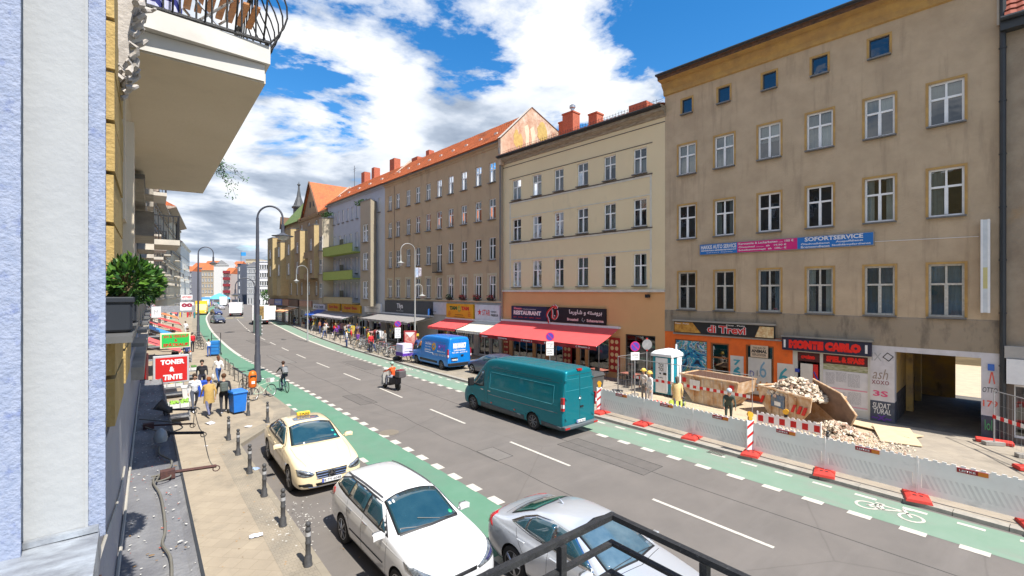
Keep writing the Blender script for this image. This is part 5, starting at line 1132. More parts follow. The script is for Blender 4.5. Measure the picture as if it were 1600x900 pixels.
    q=MB();x1_=WX(3.9);q.box(x1_-.02,x1_+.03,3.75,4.1,6.95,8.3);q.build('white_shutter',mat('white_shutter',(.60,.60,.60),.6),b)
    strip(5.0,7.8,6.4,7.68,.05,cr,'console_block');strip(5.3,5.6,5.9,7.3,.10,cr,'pilaster_strip')
    # window sills for the pots
    for y0,y1 in ((2.85,3.75),(3.85,4.5)):strip(y0,y1,5.555,5.585,.15,M_zinc,'sill')
    return b
def pot_plant(x,y,z,s,label,seed,rad,n,cdx=0):
    t=thing('potted_plant',label,'plant',(x,y,z),0,'potted plants on the sill');dk=mat('dark_plastic_pot',(.025,.03,.04),.5)
    q=MB();q.box(-.06*s,.06*s,-.2*s,.2*s,0,.17*s,.012);q.box(-.07*s,.07*s,-.21*s,.21*s,.15*s,.18*s,.005);q.build('pot',dk,t)
    q=MB();leafy(q,(.05+cdx,0,.17*s+rad[2]*.85),rad,n,.046,seed);stuff(q.build('foliage',LEAF,t))
    q=MB();random.seed(seed)
    for i in range(9):q.tube([(0,random.uniform(-.15,.15),.15*s),(random.uniform(-.05,.1),random.uniform(-.25,.25),.17*s+rad[2]*1.1)],[.008,.003],4)
    stuff(q.build('stems',mat('plant_stem',(.10,.07,.03),.8),t));return t
def ledge_things():
    rust=mat('rusty_steel',(.10,.045,.035),.85,col2=(.06,.03,.03),nscale=20,bump=.4,bscale=60);dk=mat('dark_steel',(.04,.04,.045),.6)
    def g3(u,v,z):x,y=gp(u,v,z);return (x,y,z)
    def arm(p,q_,r,m,label,cat='bracket',foot=True):
        t=thing('sign_bracket',label,cat,p);e=Vector(q_)-Vector(p);q=MB();q.tube([(0,0,0),tuple(e)],r,4);q.build('arm',m,t)
        if foot:q=MB();q.box(-.07,.07,-.05,.05,-.06,.035);q.build('foot',m,t)
        q=MB();q.torus(tuple(e-Vector((0,0,.03))),(0,1,.2),.035,.006,12,5);q.build('hook',m,t);return t
    a1=g3(262,739,3.66);e1=g3(338,728,3.68);a2=g3(256,677,3.68);e2=g3(318,676,3.7);a3=g3(232,665,3.64);e3=g3(301,662,3.66);a4=g3(262,640,3.68);e4=g3(304,640,3.72)
    arm(a1,e1,.02,rust,'nearest rusty brown bracket reaching over the pavement from the flat roof');arm(a2,e2,.022,dk,'dark perforated bracket beside the grey lamp dome on the flat roof');arm(a3,e3,.014,rust,'thin rusty bracket lying between two cable loops on the flat roof');arm(a4,e4,.018,dk,'farthest bracket on the flat roof, next to the black floodlight')
    t=tag(MB().at(*g3(251,690,3.66)).lathe([(.03,-.02),(.075,.0),(.085,.06),(.065,.14),(.03,.18),(.005,.19)],12).build('lamp_dome',mat('frosted_grey_glass',(.28,.30,.31),.25),smooth=True),'grey egg shaped lamp dome lying on the flat roof','lamp')
    fl=thing('floodlight','black floodlight head tilted on its bracket at the roof edge','floodlight',g3(258,645,3.68));q=MB();q.at(0,0,.08,ry=-50).lathe([(.05,-.08),(.06,.0),(.10,.12),(.11,.13)],10);q.build('housing',dk,fl,smooth=True);q=MB();q.tube([(0,0,-.05),(0,0,.08)],.015,5);q.build('stem',dk,fl)
    cb=mat('old_cable',(.16,.15,.125),.8)
    def cable(pts,z,r,label):q=MB();q.tube(catmull([g3(u,v,z) for u,v in pts],7),r,6);return tag(q.build('cable',cb,smooth=True),label,'cable')
    cable([(249,698),(250,710),(268,720),(262,735),(243,745),(240,755),(250,772),(256,800),(258,830),(254,850),(266,870),(268,905),(262,960)],3.625,.012,'long grey cable snaking along the flat roof to the foreground')
    cable([(222,665),(240,672),(262,676),(285,668),(270,660),(240,657),(218,655)],3.635,.010,'cable loop around the thin rusty bracket')
    cable([(236,745),(250,742),(262,738),(266,745),(245,752),(252,740),(262,732)],3.64,.009,'tangled cable at the foot of the nearest bracket')
    q=MB();P=Vector(e2);Q=Vector(e1);q.tube([P+(Q-P)*t+Vector((0,0,-.16*math.sin(math.pi*t))) for t in [k/14 for k in range(15)]],.006,5);tag(q.build('hanging_cable',cb),'sagging cable strung between the ends of two brackets','cable')
    q=MB();P=Vector(e4);Q=Vector(e2);q.tube([P+(Q-P)*t+Vector((0,0,-.1*math.sin(math.pi*t))) for t in [k/14 for k in range(15)]],.006,5);q.tube([e4,(e4[0]-.02,e4[1],e4[2]-.3)],.006,5);tag(q.build('hanging_cable',cb),'cable sagging from the floodlight bracket to the perforated bracket','cable')
    q=MB();random.seed(1);q.mi=0
    for i in range(420):
        y=random.uniform(3.5,14.4);x=WX(y)+random.random()*(.33+.0115*y-WX(y));s=random.uniform(.004,.016)*(1 if i % 25 else 1.8);q.mi=random.choice((0,0,0,1,2));q.at(x,y,3.606+s*.2,rz=random.uniform(0,180));q.add([(-s,-s*.4,0),(s,-s*.3,0),(s*.7,s*.5,0),(-s*.8,s*.4,0),(0,0,s*.35)],[(0,1,4),(1,2,4),(2,3,4),(3,0,4)])
    q.at();stuff(tag(q.build('litter_specks',[mat('pale_litter',(.55,.53,.48),.8),mat('leaf_litter',(.20,.12,.05),.9),mat('red_litter',(.4,.08,.05),.8)]),'scattered stones, droppings and leaf scraps on the flat roof','litter'))
own_house();yellow_house()
pot_plant(WX(3.3)+.08,3.3,5.59,1.0,'nearest dark window box with glossy green shrub on the yellow wall',3,(.09,.21,.12),800)
pot_plant(WX(4.2)+.085,4.2,5.59,.9,'farther window box with bushy lime tipped shrub leaning over the street',8,(.11,.26,.13),1150,.04)
ledge_things()
def hanging_twigs():
    t=thing('hanging_plant','sparse twigs with small dark leaves hanging off the far balcony corner','plant',(1.04,9.3,7.75));q=MB();s=MB();random.seed(4)
    for k in range(7):
        p=Vector((0,random.uniform(-.6,.6),.2));pts=[p];d=Vector((random.uniform(.3,.6),random.uniform(-.3,.3),random.uniform(-.3,.3)))
        for i in range(6):p=p+d*.13;d=(d+Vector((random.uniform(-.2,.2),random.uniform(-.3,.3),-.12)));pts.append(p)
        s.tube(pts,[.006,.005,.004,.003,.003,.002,.002],4)
        for p in pts[1:]:
            for j in range(5):q.mi=random.choice((0,1));e=Vector([random.uniform(-1,1) for _ in range(3)]).normalized()*.028;f=e.orthogonal().normalized()*.011;c=p+Vector([random.uniform(-.06,.06) for _ in range(3)]);q.quad(c-e,c+f,c+e,c-f)
    s.build('twigs',MATS['plant_stem'],t);stuff(q.build('leaves',LEAF,t))
hanging_twigs()
# ---------------------------------------------------------------- generic row house for the farther street
def row_house(name_label,P,rz,w,h,cols,floors,wallm,roofm=None,ground=3.9,ww=1.0,winm=None,balc=(),roof='pitch',rh=3,depth=9,cor=.5,shop=True,ornate=False,fh=None):
    b=thing('apartment_building',name_label,'building',(P[0],P[1],0),rz)
    fh=fh or (h-ground-.9)/floors;cx=[w*(i+.5)/cols for i in range(cols)];holes=[]
    for x in cx:
        for f in range(floors):z=ground+.9+fh*f;holes.append((x-ww/2,x+ww/2,z,z+fh*.58))
    if shop:
        for i in range(cols):holes.append((w*i/cols+.3,w*(i+1)/cols-.3,.2,2.8))
    mb=MB();wall_holes(mb,0,w,0,h,holes,depth=.2,room=.4);mb.mat(0);wall_sides(mb,w,0,h,depth);mb.quad((0,depth,0),(w,depth,0),(w,depth,h),(0,depth,h));mb.build('wall',[wallm,M_room],b)
    for k,hh in enumerate(holes):
        nm=window(b,hh[0],hh[2],hh[1]-hh[0],hh[3]-hh[2],.1,winm or M_white,M_zinc,'two' if k < len(cx)*floors else 'one',panes=False,fw=.1,sill=k < len(cx)*floors)
    if cor:cornice(b,0,w,[(0,h-.6),(-cor*.3,h-.5),(-cor,h-.15),(-cor,h),(.1,h+.05)],[wallm if not ornate else ornate])
    if roof == 'pitch':q=MB();q.prism([(-cor,h),(depth*.45,h+rh),(depth+.3,h)],0,w,'x');q.build('roof',roofm or M_tile,b)
    elif roof == 'gable':q=MB();q.prism([(0,h),(w/2,h+rh),(w,h)],-.05,depth,'y');q.build('roof',roofm or M_tile,b)
    for (x0,x1,z) in balc:
        q=MB();q.box(x0,x1,-1.1,-.01,z,z+.2);o=q.build('balcony',MATS.get('pale_slab') or mat('pale_slab',(.55,.50,.42),.8),b)
        q=MB();q.box(x0,x1,-1.1,-1.06,z+1.1,z+1.15)
        for i in range(int((x1-x0)/.15)):q.box(x0+.15*i,x0+.15*i+.03,-1.09,-1.06,z+.2,z+1.1)
        for i in range(7):q.box(x0,x0+.03,-1.05+.15*i,-1.02+.15*i,z+.2,z+1.1)
        q.box(x0,x0+.04,-1.06,-.02,z+1.1,z+1.15);q.build('railing',M_black,o)
    if ornate:
        for x in cx:
            for f in range(floors): 
                z=ground+.9+fh*f+fh*.58;q=MB();q.prism([(x-ww*.75,z+.12),(x+ww*.75,z+.12),(x,z+.6)] if f % 2 == 0 else [(x-ww*.75,z+.1),(x+ww*.75,z+.1),(x+ww*.75,z+.3),(x-ww*.75,z+.3)],-.28,-.01,'y');q.build('window_pediment',ornate,b)
        for f in range(floors):z=ground+.45+fh*f;q=MB();q.box(0,w,-.16,-.01,z,z+.18);q.build('string_course',ornate,b)
    return b
def left_row():
    gm=mat('sooty_grey_stucco',(.36,.32,.26),.95,col2=(.25,.22,.18),nscale=1.5,bump=.9,bscale=6);om=mat('dark_grey_ornament',(.27,.24,.20),.95,col2=(.38,.34,.28),nscale=3,bump=.8,bscale=10)
    bei=mat('beige_stucco',(.42,.36,.27),.9,col2=(.36,.31,.23),nscale=1);wh=mat('offwhite_stucco',(.55,.52,.46),.9); 
    def place(y0,y1):a=Vector((FACL(y0),y0));c=Vector((FACL(y1),y1));d=c-a;return (a.x,a.y),math.degrees(math.atan2(d.y,d.x)),d.length
    P,rz,w=place(14.7,30);row_house('sooty grey stucco house with ornate pediments behind the yellow house',(WX(8.35)-.02,8.35),88.6,21,15.6,7,4,gm,ground=4.1,balc=[(14,17,7.6)],ornate=om,roof='pitch')
    P,rz,w=place(30,52);row_house('pale stucco house with striped bay beyond the sooty one on the left',P,rz,w,17.5,8,4,wh,balc=[(4,7,8.2),(4,7,11.4),(14,17,8.2)],ornate=om)
    P,rz,w=place(52.2,78);row_house('grey brown stucco house with curly gables and balconies on the left row',P,rz,w,17.5,9,4,gm,balc=[(7,10,8.2),(7,10,11.4),(16,19,8.2),(16,19,11.4)],ornate=om)
    P,rz,w=place(78.2,112);row_house('tall brown grey house with long iron balconies on the left row',P,rz,w,19.5,11,4,bei,balc=[(8,12,8.5),(8,12,12),(22,26,8.5),(22,26,12)],ornate=om,cor=.9)
    P,rz,w=place(112.2,150);row_house('tall cream house with deep dark cornice in the left row',P,rz,w,22.5,12,5,mat('warm_cream_stucco',(.52,.45,.33),.9),balc=[(15,19,9),(15,19,12.5),(27,31,9)],cor=1.4,ornate=om)
    P,rz,w=place(150.5,185);row_house('white house closing the left row, pale and narrow',P,rz,w,19,11,4,mat('bright_white_stucco',(.68,.67,.62),.9),balc=[(12,15,9),(12,15,12)])
left_row()
def far_houses():
    def at(u,d):r=_ray(u);return (r[0]*d,r[1]*d)
    fr=math.degrees(math.atan2(-CF[0]*0+CR[1],CR[0]))
    def H(u0,u1,v,d,label,wall,cols,floors,roof=None,rk='pitch',rh=3,turn=0,**k):
        P=at(u0,d);Q=at(u1,d);w=math.hypot(Q[0]-P[0],Q[1]-P[1]);h=CAMZ-(v-HY)/FPX*d
        return row_house(label,P,math.degrees(math.atan2(Q[1]-P[1],Q[0]-P[0]))+turn,w,h,cols,floors,wall,roof,roof=rk,rh=rh,cor=.3,**k)
    m=lambda n,c:mat(n,c,.9)
    H(286,300,424,250,'dim grey house in the far distance at the left of the street',m('far_grey',(.22,.22,.25)),4,4);H(299,318,418,270,'mauve grey house far down the street behind the arched lamp',m('far_mauve',(.28,.24,.27)),5,4)
    H(315,338,422,235,'far beige house with steep orange roof',m('far_beige',(.44,.36,.26)),5,4,M_tile,'pitch',rh=5,depth=10)
    H(334,358,414,225,'far white gabled house end without windows',m('far_white',(.66,.65,.62)),1,1,m('far_grey_roof',(.3,.3,.3)),'gable',rh=2.4,ww=.6)
    b=H(349,361,428,212,'narrow far house with dark red balconies',m('far_pink_white',(.5,.42,.38)),2,4)
    w_=3.6
    for i in range(4):q=MB();z=5+3.0*i;q.box(.3,3.2,-1.0,-.02,z,z+1.2);q.build('balcony',m('far_dark_red',(.26,.03,.04)),b)
    H(361,374,417,230,'far pale grey house beside the dark tower',m('far_pale_grey',(.42,.42,.38)),3,4);b=H(371,377,412,205,'dark slender far building with a blue flag',m('far_dark',(.10,.11,.14)),1,4,rk='none',ww=.6)
    q=MB();q.tube([(1,1,17),(1,1,23.5)],.08,5);q.build('flagpole',M_black,b);q=MB();q.box(1.1,3.2,.98,1.02,21.6,23.2);q.build('flag',flat('far_blue_flag',(.04,.3,.65)),b)
    H(376,388,424,240,'far blue grey house with dark rows of windows',m('far_bluegrey',(.32,.34,.38)),4,4);H(384,404,405,260,'far cream building with a flat roof and chimney',m('far_cream',(.55,.47,.33)),5,4,rk='none');H(386,407,416,200,'far grey house with sloping roof beside the bright white one',m('far_stone',(.40,.40,.40)),5,4,m('far_slate',(.2,.2,.22)),'gable',rh=2)
    H(403,428,408,165,'bright white rendered house at the end of the street',m('far_bright_white',(.80,.80,.82)),5,4,rk='none',turn=6,ww=1.3);H(427,434,412,150,'slim cream house beside the bright white one',m('far_cream',(.55,.47,.33)),2,4,rk='none')
    for k,(u,v,d,r) in enumerate([(419,461,158,1.5),(430,462,140,1.0)]):
        P=at(u,d);t=thing('tree',['round light green street tree in front of the bright white house','small dark green tree at the end of the right row'][k],'tree',(P[0],P[1],0));q=MB();q.tube([(0,0,0),(.05,0,2),(0,.1,3.6)],[.2,.15,.08],6);q.tube([(.05,0,2),(.7,.2,3.6)],[.1,.04],5);q.build('trunk',MATS['plant_stem'],t)
        q=MB();leafy(q,(0,0,4.4),(r*1.6,r*1.6,r*1.1),420,.7,5+k);stuff(q.build('crown',LEAF,t))
    P=at(343,190);t=thing('market_tent','light blue market tent far down the street','tent',(P[0],P[1],0));q=MB();q.lathe([(4.0,2.6),(3.6,3.1),(1.8,4.2),(.1,5.0)],8);q.build('canopy',flat('light_blue_canopy',(.10,.42,.75)),t)
    for i in range(4):q=MB();a=R(45+90*i);q.tube([(3.6*math.cos(a),3.6*math.sin(a),0),(3.6*math.cos(a),3.6*math.sin(a),2.7)],.07,5);q.build('pole',M_wht,t)
    P=at(333,200);t=thing('kiosk','far kiosk with a teal body and white roof sign','kiosk',(P[0],P[1],0));q=MB();q.box(-3,3,-1.5,1.5,0,3);q.build('body',flat('far_teal',(.03,.22,.24)),t);q=MB();q.box(-3.2,3.2,-1.7,1.7,3.0,3.5);q.build('roof',M_wht,t);q=MB();q.box(-2.5,2.5,-1.55,-1.5,1,2.4);q.build('hatch',M_room,t)
far_houses()
# ================================================================ vehicles
M_glassdark=mat('tinted_car_glass',(.012,.045,.06),.02,col2=(.02,.06,.075),spec=1.0,coat=1.0);M_tyre=mat('tyre_rubber',(.02,.02,.02),.8);M_rim=mat('alloy_rim',(.45,.45,.46),.3,metal=.8)
M_trim=mat('black_car_trim',(.018,.018,.02),.5);M_chrome=mat('chrome',(.75,.75,.75),.1,metal=1.0);M_seam=mat('panel_gap',(.03,.03,.03),.8);M_arch=mat('wheel_arch_liner',(.012,.012,.012),.95)
M_lampg=mat('headlamp_glass',(.35,.38,.40),.06,metal=.5,coat=1,col2=(.12,.13,.14),nscale=22);M_tail=mat('tail_lamp_red',(.45,.01,.012),.12,coat=1);M_plate=mat('number_plate',(.75,.75,.75),.4)
def paint(n,c,metal=0.0,rough=.28,coat=1.0):return mat(n,c,rough,metal=metal,col2=tuple(x*.97 for x in c),coat=coat,nscale=.8)
def car_body(st,name,m,parent,wheels,wr,ww=.26,sub=2,ring=None):
    """st: stations (y, halfwidth, z_low, z_belt, roof_halfwidth, z_top[, crown]). Lofted shell, smoothed, wheel arches cut out. Returns object and BVH."""
    mb=MB();rings=[]
    for s in st:
        y,w,zl,zb,rw,zt=s[:6];cr=s[6] if len(s) > 6 else .03;tb=s[7] if len(s) > 7 else .955
        half=[(w*.80,zl),(w*.965,zl+.045),(w,zl+(zb-zl)*.42),(w*.992,zl+(zb-zl)*.74),(w*tb,zb),(w*tb+(rw-w*tb)*.5,zb+(zt-zb)*.5),(rw,zt-.045 if zt-zb > .2 else zt-(zt-zb)*.3),(rw*.86,zt),(rw*.45,zt+cr*.8)]
        rings.append([(x,y,z) for x,z in half]+[(0,y,zt+cr)]+[(-x,y,z) for x,z in reversed(half)]+[(0,y,zl)])
    mb.loft(rings,cap=True);me=mb.mesh('b',m,True);o=link('b',me)
    sm=o.modifiers.new('s','SUBSURF');sm.levels=sub;sm.render_levels=sub
    cut=MB()
    for wy,sx in wheels:
        x0=sx*(st[len(st)//2][1]+.2);x1=sx*(st[len(st)//2][1]-ww-.04);cut.tube([(x0,wy,wr),(x1,wy,wr)],wr*1.13,28)
    cme=cut.mesh('c',M_arch);co=link('c',cme);bo=o.modifiers.new('b','BOOLEAN');bo.operation='DIFFERENCE';bo.object=co;bo.solver='EXACT'
    try:bo.material_mode='TRANSFER'
    except Exception:pass
    dg=bpy.context.evaluated_depsgraph_get();dg.update();ev=bpy.data.meshes.new_from_object(o.evaluated_get(dg),depsgraph=dg)
    bpy.data.objects.remove(o);bpy.data.objects.remove(co);ev.name=name
    if len(ev.materials) < 2:ev.materials.append(M_arch)
    ev.polygons.foreach_set('use_smooth',[True]*len(ev.polygons))
    try:ev.set_sharp_from_angle(angle=R(32))
    except Exception:pass
    ev.update();ob=link(name,ev,parent)
    bvh=BVHTree.FromPolygons([v.co.copy() for v in ev.vertices],[tuple(p.vertices) for p in ev.polygons]);return ob,bvh
AX={'side+':((1,0,0),lambda a,b:(9,a,b)),'side-':((-1,0,0),lambda a,b:(-9,a,b)),'front':((0,1,0),lambda a,b:(a,9,b)),'rear':((0,-1,0),lambda a,b:(a,-9,b)),'top':((0,0,1),lambda a,b:(a,b,9))}
def proj(bvh,ax,a,b,off):
    d,f=AX[ax];o=Vector(f(a,b));hit,nrm,idx,dist=bvh.ray_cast(o,-Vector(d))
    if hit is None:return None
    if nrm.dot(Vector(d)) < 0:nrm=-nrm
    return hit+nrm*off
def patch(bvh,ax,poly,name,m,parent,off=.006,cuts=3,rnd=0,thick=.0):
    """panel laid on the body surface: 2D outline projected along an axis"""
    pts=[Vector((*p,0)) for p in poly]
    if rnd:
        for _ in range(rnd):
            q=[]
            for i,p in enumerate(pts):n=pts[(i+1) % len(pts)];q += [p*.82+n*.18,p*.18+n*.82]
            pts=q
    bm=bmesh.new();vs=[bm.verts.new(p) for p in pts];f=bm.faces.new(vs);bmesh.ops.triangulate(bm,faces=[f])
    if cuts:bmesh.ops.subdivide_edges(bm,edges=bm.edges[:],cuts=cuts,use_grid_fill=True)
    bad=[]
    for v in bm.verts:
        h=proj(bvh,ax,v.co.x,v.co.y,off)
        if h is None:bad.append(v)
        else:v.co=h
    if bad:bmesh.ops.delete(bm,geom=bad,context='VERTS')
    bmesh.ops.recalc_face_normals(bm,faces=bm.faces)
    me=bpy.data.meshes.new(name);bm.to_mesh(me);bm.free();me.materials.append(m);me.polygons.foreach_set('use_smooth',[True]*len(me.polygons))
    o=link(name,me,parent)
    md=o.modifiers.new('s','SOLIDIFY');md.thickness=thick or .004;md.offset=0
    return o
def line(bvh,ax,pts,name,m,parent,r=.005,off=.0,n=8):
    out=[]
    P=[Vector((*p,0)) for p in pts]
    for a,b in zip(P,P[1:]):
        for k in range(n):h=proj(bvh,ax,*(a+(b-a)*k/n).xy,off);(out.append(h) if h else None)
    h=proj(bvh,ax,*P[-1].xy,off);(out.append(h) if h else None)
    if len(out) < 2:return None
    q=MB();q.tube(out,r,4);return q.build(name,m,parent)
def wheel(parent,x,y,r,sx,spokes=5,rimm=None,w=.21,twin=True,name='wheel'):
    k=('wheel',round(r,3),spokes,(rimm or M_rim).name,w)
    if k not in _wc:
        t=MB();t.tube([(0,0,0),(.03,0,0),(w-.03,0,0),(w,0,0)],[r*.93,r,r,r*.93],28)
        q=MB();R_=r*.68
        q.torus((w-.012,0,0),(1,0,0),R_,.014,28,6);q.disc((w-.012,0,0),(1,0,0),r*.15,.02,12); 
        for i in range(spokes):
            a=2*math.pi*i/spokes
            for d in (-.1,.1) if twin else (0,):
                q.tube([(w+.004,r*.1*math.cos(a),r*.1*math.sin(a)),(w-.01,R_*math.cos(a+d),R_*math.sin(a+d))],[.022*r/.33,.017*r/.33],5)
        bk=MB();bk.disc((w-.03,0,0),(1,0,0),R_*.97,.008,24)
        _wc[k]=(t.mesh('tyre',M_tyre,True),q.mesh('rim',rimm or M_rim,True),bk.mesh('brake_disc',mat('brake_dark',(.05,.05,.05),.5,metal=.5)))
    o=link(name,_wc[k][0],parent,(x,y,r),(0,0,0 if sx > 0 else math.pi));link('rim',_wc[k][1],o);link('brake_disc',_wc[k][2],o);return o
def mirror(parent,x,y,z,sx,m,s=1.0):
    q=MB();q.at(x+sx*.10*s,y,z).loft([[(sx*.11*s*a*k,.045*s*k+dy,.07*s*b*k) for a,b in ((-1,-.8),(1,-.9),(1.05,.6),(.6,1),(-.7,1),(-1.1,.4))] for k,dy in ((.6,.06*s),(1,.02*s),(1,-.05*s),(.9,-.06*s))]);q.at();q.tube([(x-sx*.05,y,z-.02),(x+sx*.04,y,z-.03)],.02,6)
    o=q.build('side_mirror',m,parent,smooth=True);g=MB();g.at(x+sx*.10*s,y-.068*s,z).box(-.085*s,.085*s,0,.004,-.05*s,.055*s);g.build('mirror_glass',M_chrome,o);return o
def plate(parent,y,z,tx,rz=0,w=.52):
    t=bpy.data.objects.new('number_plate',None)
    q=MB();q.box(-w/2,w/2,-.008,.008,-.055,.055);me=q.mesh('number_plate',M_plate);o=link('number_plate',me,parent,(0,y,z),(0,0,R(rz)))
    q=MB();q.box(-w/2+.003,-w/2+.045,-.0095,-.008,-.052,.052);q.build('blue_band',flat('plate_blue',(.01,.05,.4)),o);text(tx,-w/2+.06,w/2-.02,-.035,.035,-.0105,M_black,o,.01);return o
def both(f):
    for s,a in ((1,'side+'),(-1,'side-')):f(s,a)
def build_taxi():
    t=thing('taxi','cream saloon taxi with a yellow roof sign parked behind the white estate','taxi',(4.46,16.1,0),178.5)
    P=paint('taxi_cream',(.78,.64,.40),rough=.3);L=2.45;f=L
    st=[(2.44,.55,.30,.55,.42,.58,.01),(2.40,.74,.22,.62,.58,.68,.02),(2.28,.86,.18,.70,.66,.77,.02),(2.0,.915,.17,.78,.70,.85,.03),(1.55,.925,.17,.86,.73,.92,.035),(1.05,.925,.18,.93,.76,.99,.03),(.86,.925,.18,.95,.77,1.03,.03),(.55,.925,.18,.96,.72,1.22,.03),(.15,.925,.18,.965,.66,1.40,.03),(-.05,.925,.18,.97,.645,1.435,.025),(-.5,.925,.18,.975,.635,1.455,.02),(-1.0,.925,.18,.985,.63,1.425,.02),(-1.35,.925,.18,.99,.64,1.33,.02),(-1.75,.92,.18,.995,.68,1.13,.02),(-1.98,.90,.18,.99,.70,1.04,.02),(-2.3,.86,.20,.95,.66,1.0,.02),(-2.42,.80,.24,.86,.58,.93,.02),(-2.46,.62,.32,.70,.45,.74,.01)]
    wh=[(1.55,1),(1.55,-1),(-1.42,1),(-1.42,-1)];wr=.345
    b,v=car_body(st,'body',P,t,wh,wr)
    for y,s in wh:wheel(t,s*.70,y,wr,s,5)
    patch(v,'top',[(-.70,.93),(-.35,1.0),(0,1.02),(.35,1.0),(.70,.93),(.60,.15),(.3,.09),(0,.08),(-.3,.09),(-.60,.15)],'windscreen_border',M_trim,t,off=.003,cuts=5)
    w=patch(v,'top',[(-.66,.91),(-.33,.965),(0,.98),(.33,.965),(.66,.91),(.57,.18),(.3,.13),(0,.12),(-.3,.13),(-.57,.18)],'windscreen',M_glassdark,t,off=.008,cuts=5)
    for x,y in ((-.58,.80),(-.55,.62)):patch(v,'top',[(x+.04*math.cos(k),y+.04*math.sin(k)) for k in [.6*i for i in range(10)]],'sticker',flat('sticker_teal',(.02,.45,.38)),w,off=.013,cuts=0)
    patch(v,'top',[(-.38,-.12),(.38,-.12),(.38,-.52),(-.38,-.52)],'sunroof',mat('sunroof_glass',(.10,.13,.20),.05,coat=1),t,off=.006,cuts=4,rnd=1)
    patch(v,'top',[(-.56,-1.32),(.56,-1.32),(.62,-1.82),(-.62,-1.82)],'rear_window',M_glassdark,t,off=.005,cuts=4,rnd=1)
    def sd_(s,a):
        patch(v,a,[(.80,1.0),(.72,1.05),(.12,1.375),(-.5,1.41),(-1.0,1.38),(-1.3,1.30),(-1.62,1.10),(-1.5,1.035),(-.5,1.01)],'window_surround',M_chrome if False else M_trim,t,off=.002,cuts=4)
        patch(v,a,[(.66,1.03),(.10,1.345),(-.38,1.375),(-.40,1.04)],'side_window',M_glassdark,t,off=.007,cuts=4);patch(v,a,[(-.46,1.04),(-.44,1.375),(-1.0,1.35),(-1.2,1.28),(-1.3,1.06)],'side_window',M_glassdark,t,off=.007,cuts=4)
        line(v,a,[(.82,.99),(-.5,1.0),(-1.6,1.03)],'chrome_strip',M_chrome,t,.007,.004)
        for pts in ([(.84,.96),(.80,.45),(.76,.30)],[(-.43,1.0),(-.45,.6),(-.45,.30)],[(-1.45,1.02),(-1.25,.75),(-1.02,.6),(-1.0,.32)],[(.76,.30),(-1.0,.30)]):line(v,a,pts,'door_gap',M_seam,t,.0045,-.001)
        for y in (-.28,-1.2):h=proj(v,a,y,.86,.012);q=MB();q.at(*h);q.box(-.012,.012,-.10,.10,-.013,.013,.004);q.build('door_handle',P,t)
        line(v,a,[(2.0,.77),(1.0,.84),(-.8,.88),(-1.9,.90)],'shoulder_crease',P,t,.006,-.003)
        line(v,a,[(1.15,.22),(-1.0,.22)],'sill_trim',M_trim,t,.02,-.005)
        mirror(t,s*.92,.70,1.02,s,P)
    both(sd_)
    for s in (1,-1):
        patch(v,'front',[(s*.44,.60),(s*.50,.67),(s*.74,.735),(s*.84,.73),(s*.83,.60),(s*.70,.565),(s*.52,.565)],'headlight',M_lampg,t,off=.008,cuts=3)
        patch(v,'front',[(s*.50,.60),(s*.75,.69),(s*.80,.68),(s*.75,.64),(s*.55,.585)],'headlight_inner',M_trim,t,off=.012,cuts=2)
        patch(v,'front',[(s*.48,.28),(s*.80,.32),(s*.82,.38),(s*.6,.40),(s*.5,.36)],'side_intake',M_trim,t,off=.006,cuts=2)
        patch(v,'rear',[(s*.45,.80),(s*.80,.82),(s*.82,.68),(s*.5,.66)],'tail_light',M_tail,t,off=.006,cuts=2)
    patch(v,'front',[(-.42,.66),(.42,.66),(.40,.56),(.34,.46),(-.34,.46),(-.40,.56)],'grille',M_trim,t,off=.007,cuts=3)
    for z in (.62,.55,.49):line(v,'front',[(-.39,z),(-.1,z)],'grille_bar',M_chrome,t,.012,.012);line(v,'front',[(.1,z),(.39,z)],'grille_bar',M_chrome,t,.012,.012)
    h=proj(v,'front',0,.56,.02);q=MB();q.torus(tuple(h),(0,1,.12),.085,.01,20,6)
    for k in range(3):a=R(90+120*k);q.tube([tuple(h),(h.x+.08*math.cos(a),h.y,h.z+.08*math.sin(a))],[.016,.005],5)
    q.build('star_badge',M_chrome,t);line(v,'front',[(-.6,.29),(-.3,.25),(.3,.25),(.6,.29)],'bumper_chrome',M_chrome,t,.008,.008);patch(v,'front',[(-.42,.36),(.42,.36),(.38,.28),(-.38,.28)],'lower_intake',M_trim,t,off=.006,cuts=3)
    h=proj(v,'front',0,.40,.02);plate(t,h.y,.40,'B TY 6048',180)
    line(v,'top',[(-.70,.98),(-.35,1.05),(0,1.07),(.35,1.05),(.70,.98)],'bonnet_gap',M_seam,t,.006,.0)
    for s in (1,-1):line(v,'top',[(s*.74,1.0),(s*.72,1.6),(s*.60,2.2)],'bonnet_gap',M_seam,t,.004,0);line(v,'top',[(s*.5,1.05),(s*.4,1.7),(s*.33,2.2)],'bonnet_crease',P,t,.006,-.003)
    for x0 in (-.55,.05):line(v,'top',[(x0,.93),(x0+.45,.90)],'wiper',M_black,t,.008,.018)
    s=MB();s.box(-.20,.20,-.05,.07,1.49,1.60,.02);o=s.build('taxi_sign',flat('taxi_sign_yellow',(.85,.55,.03)),t);o.location=(0,-.62,0)
    me=text('TAXI',-.15,.15,1.515,1.575,-.052,M_black,o,.03,T=lambda u,w_:(-u,.072,w_));text('TAXI',-.15,.15,1.515,1.575,-.052,M_black,o,.03)
    q=MB();t.scale=(1.05,1.05,1.05)
    return t
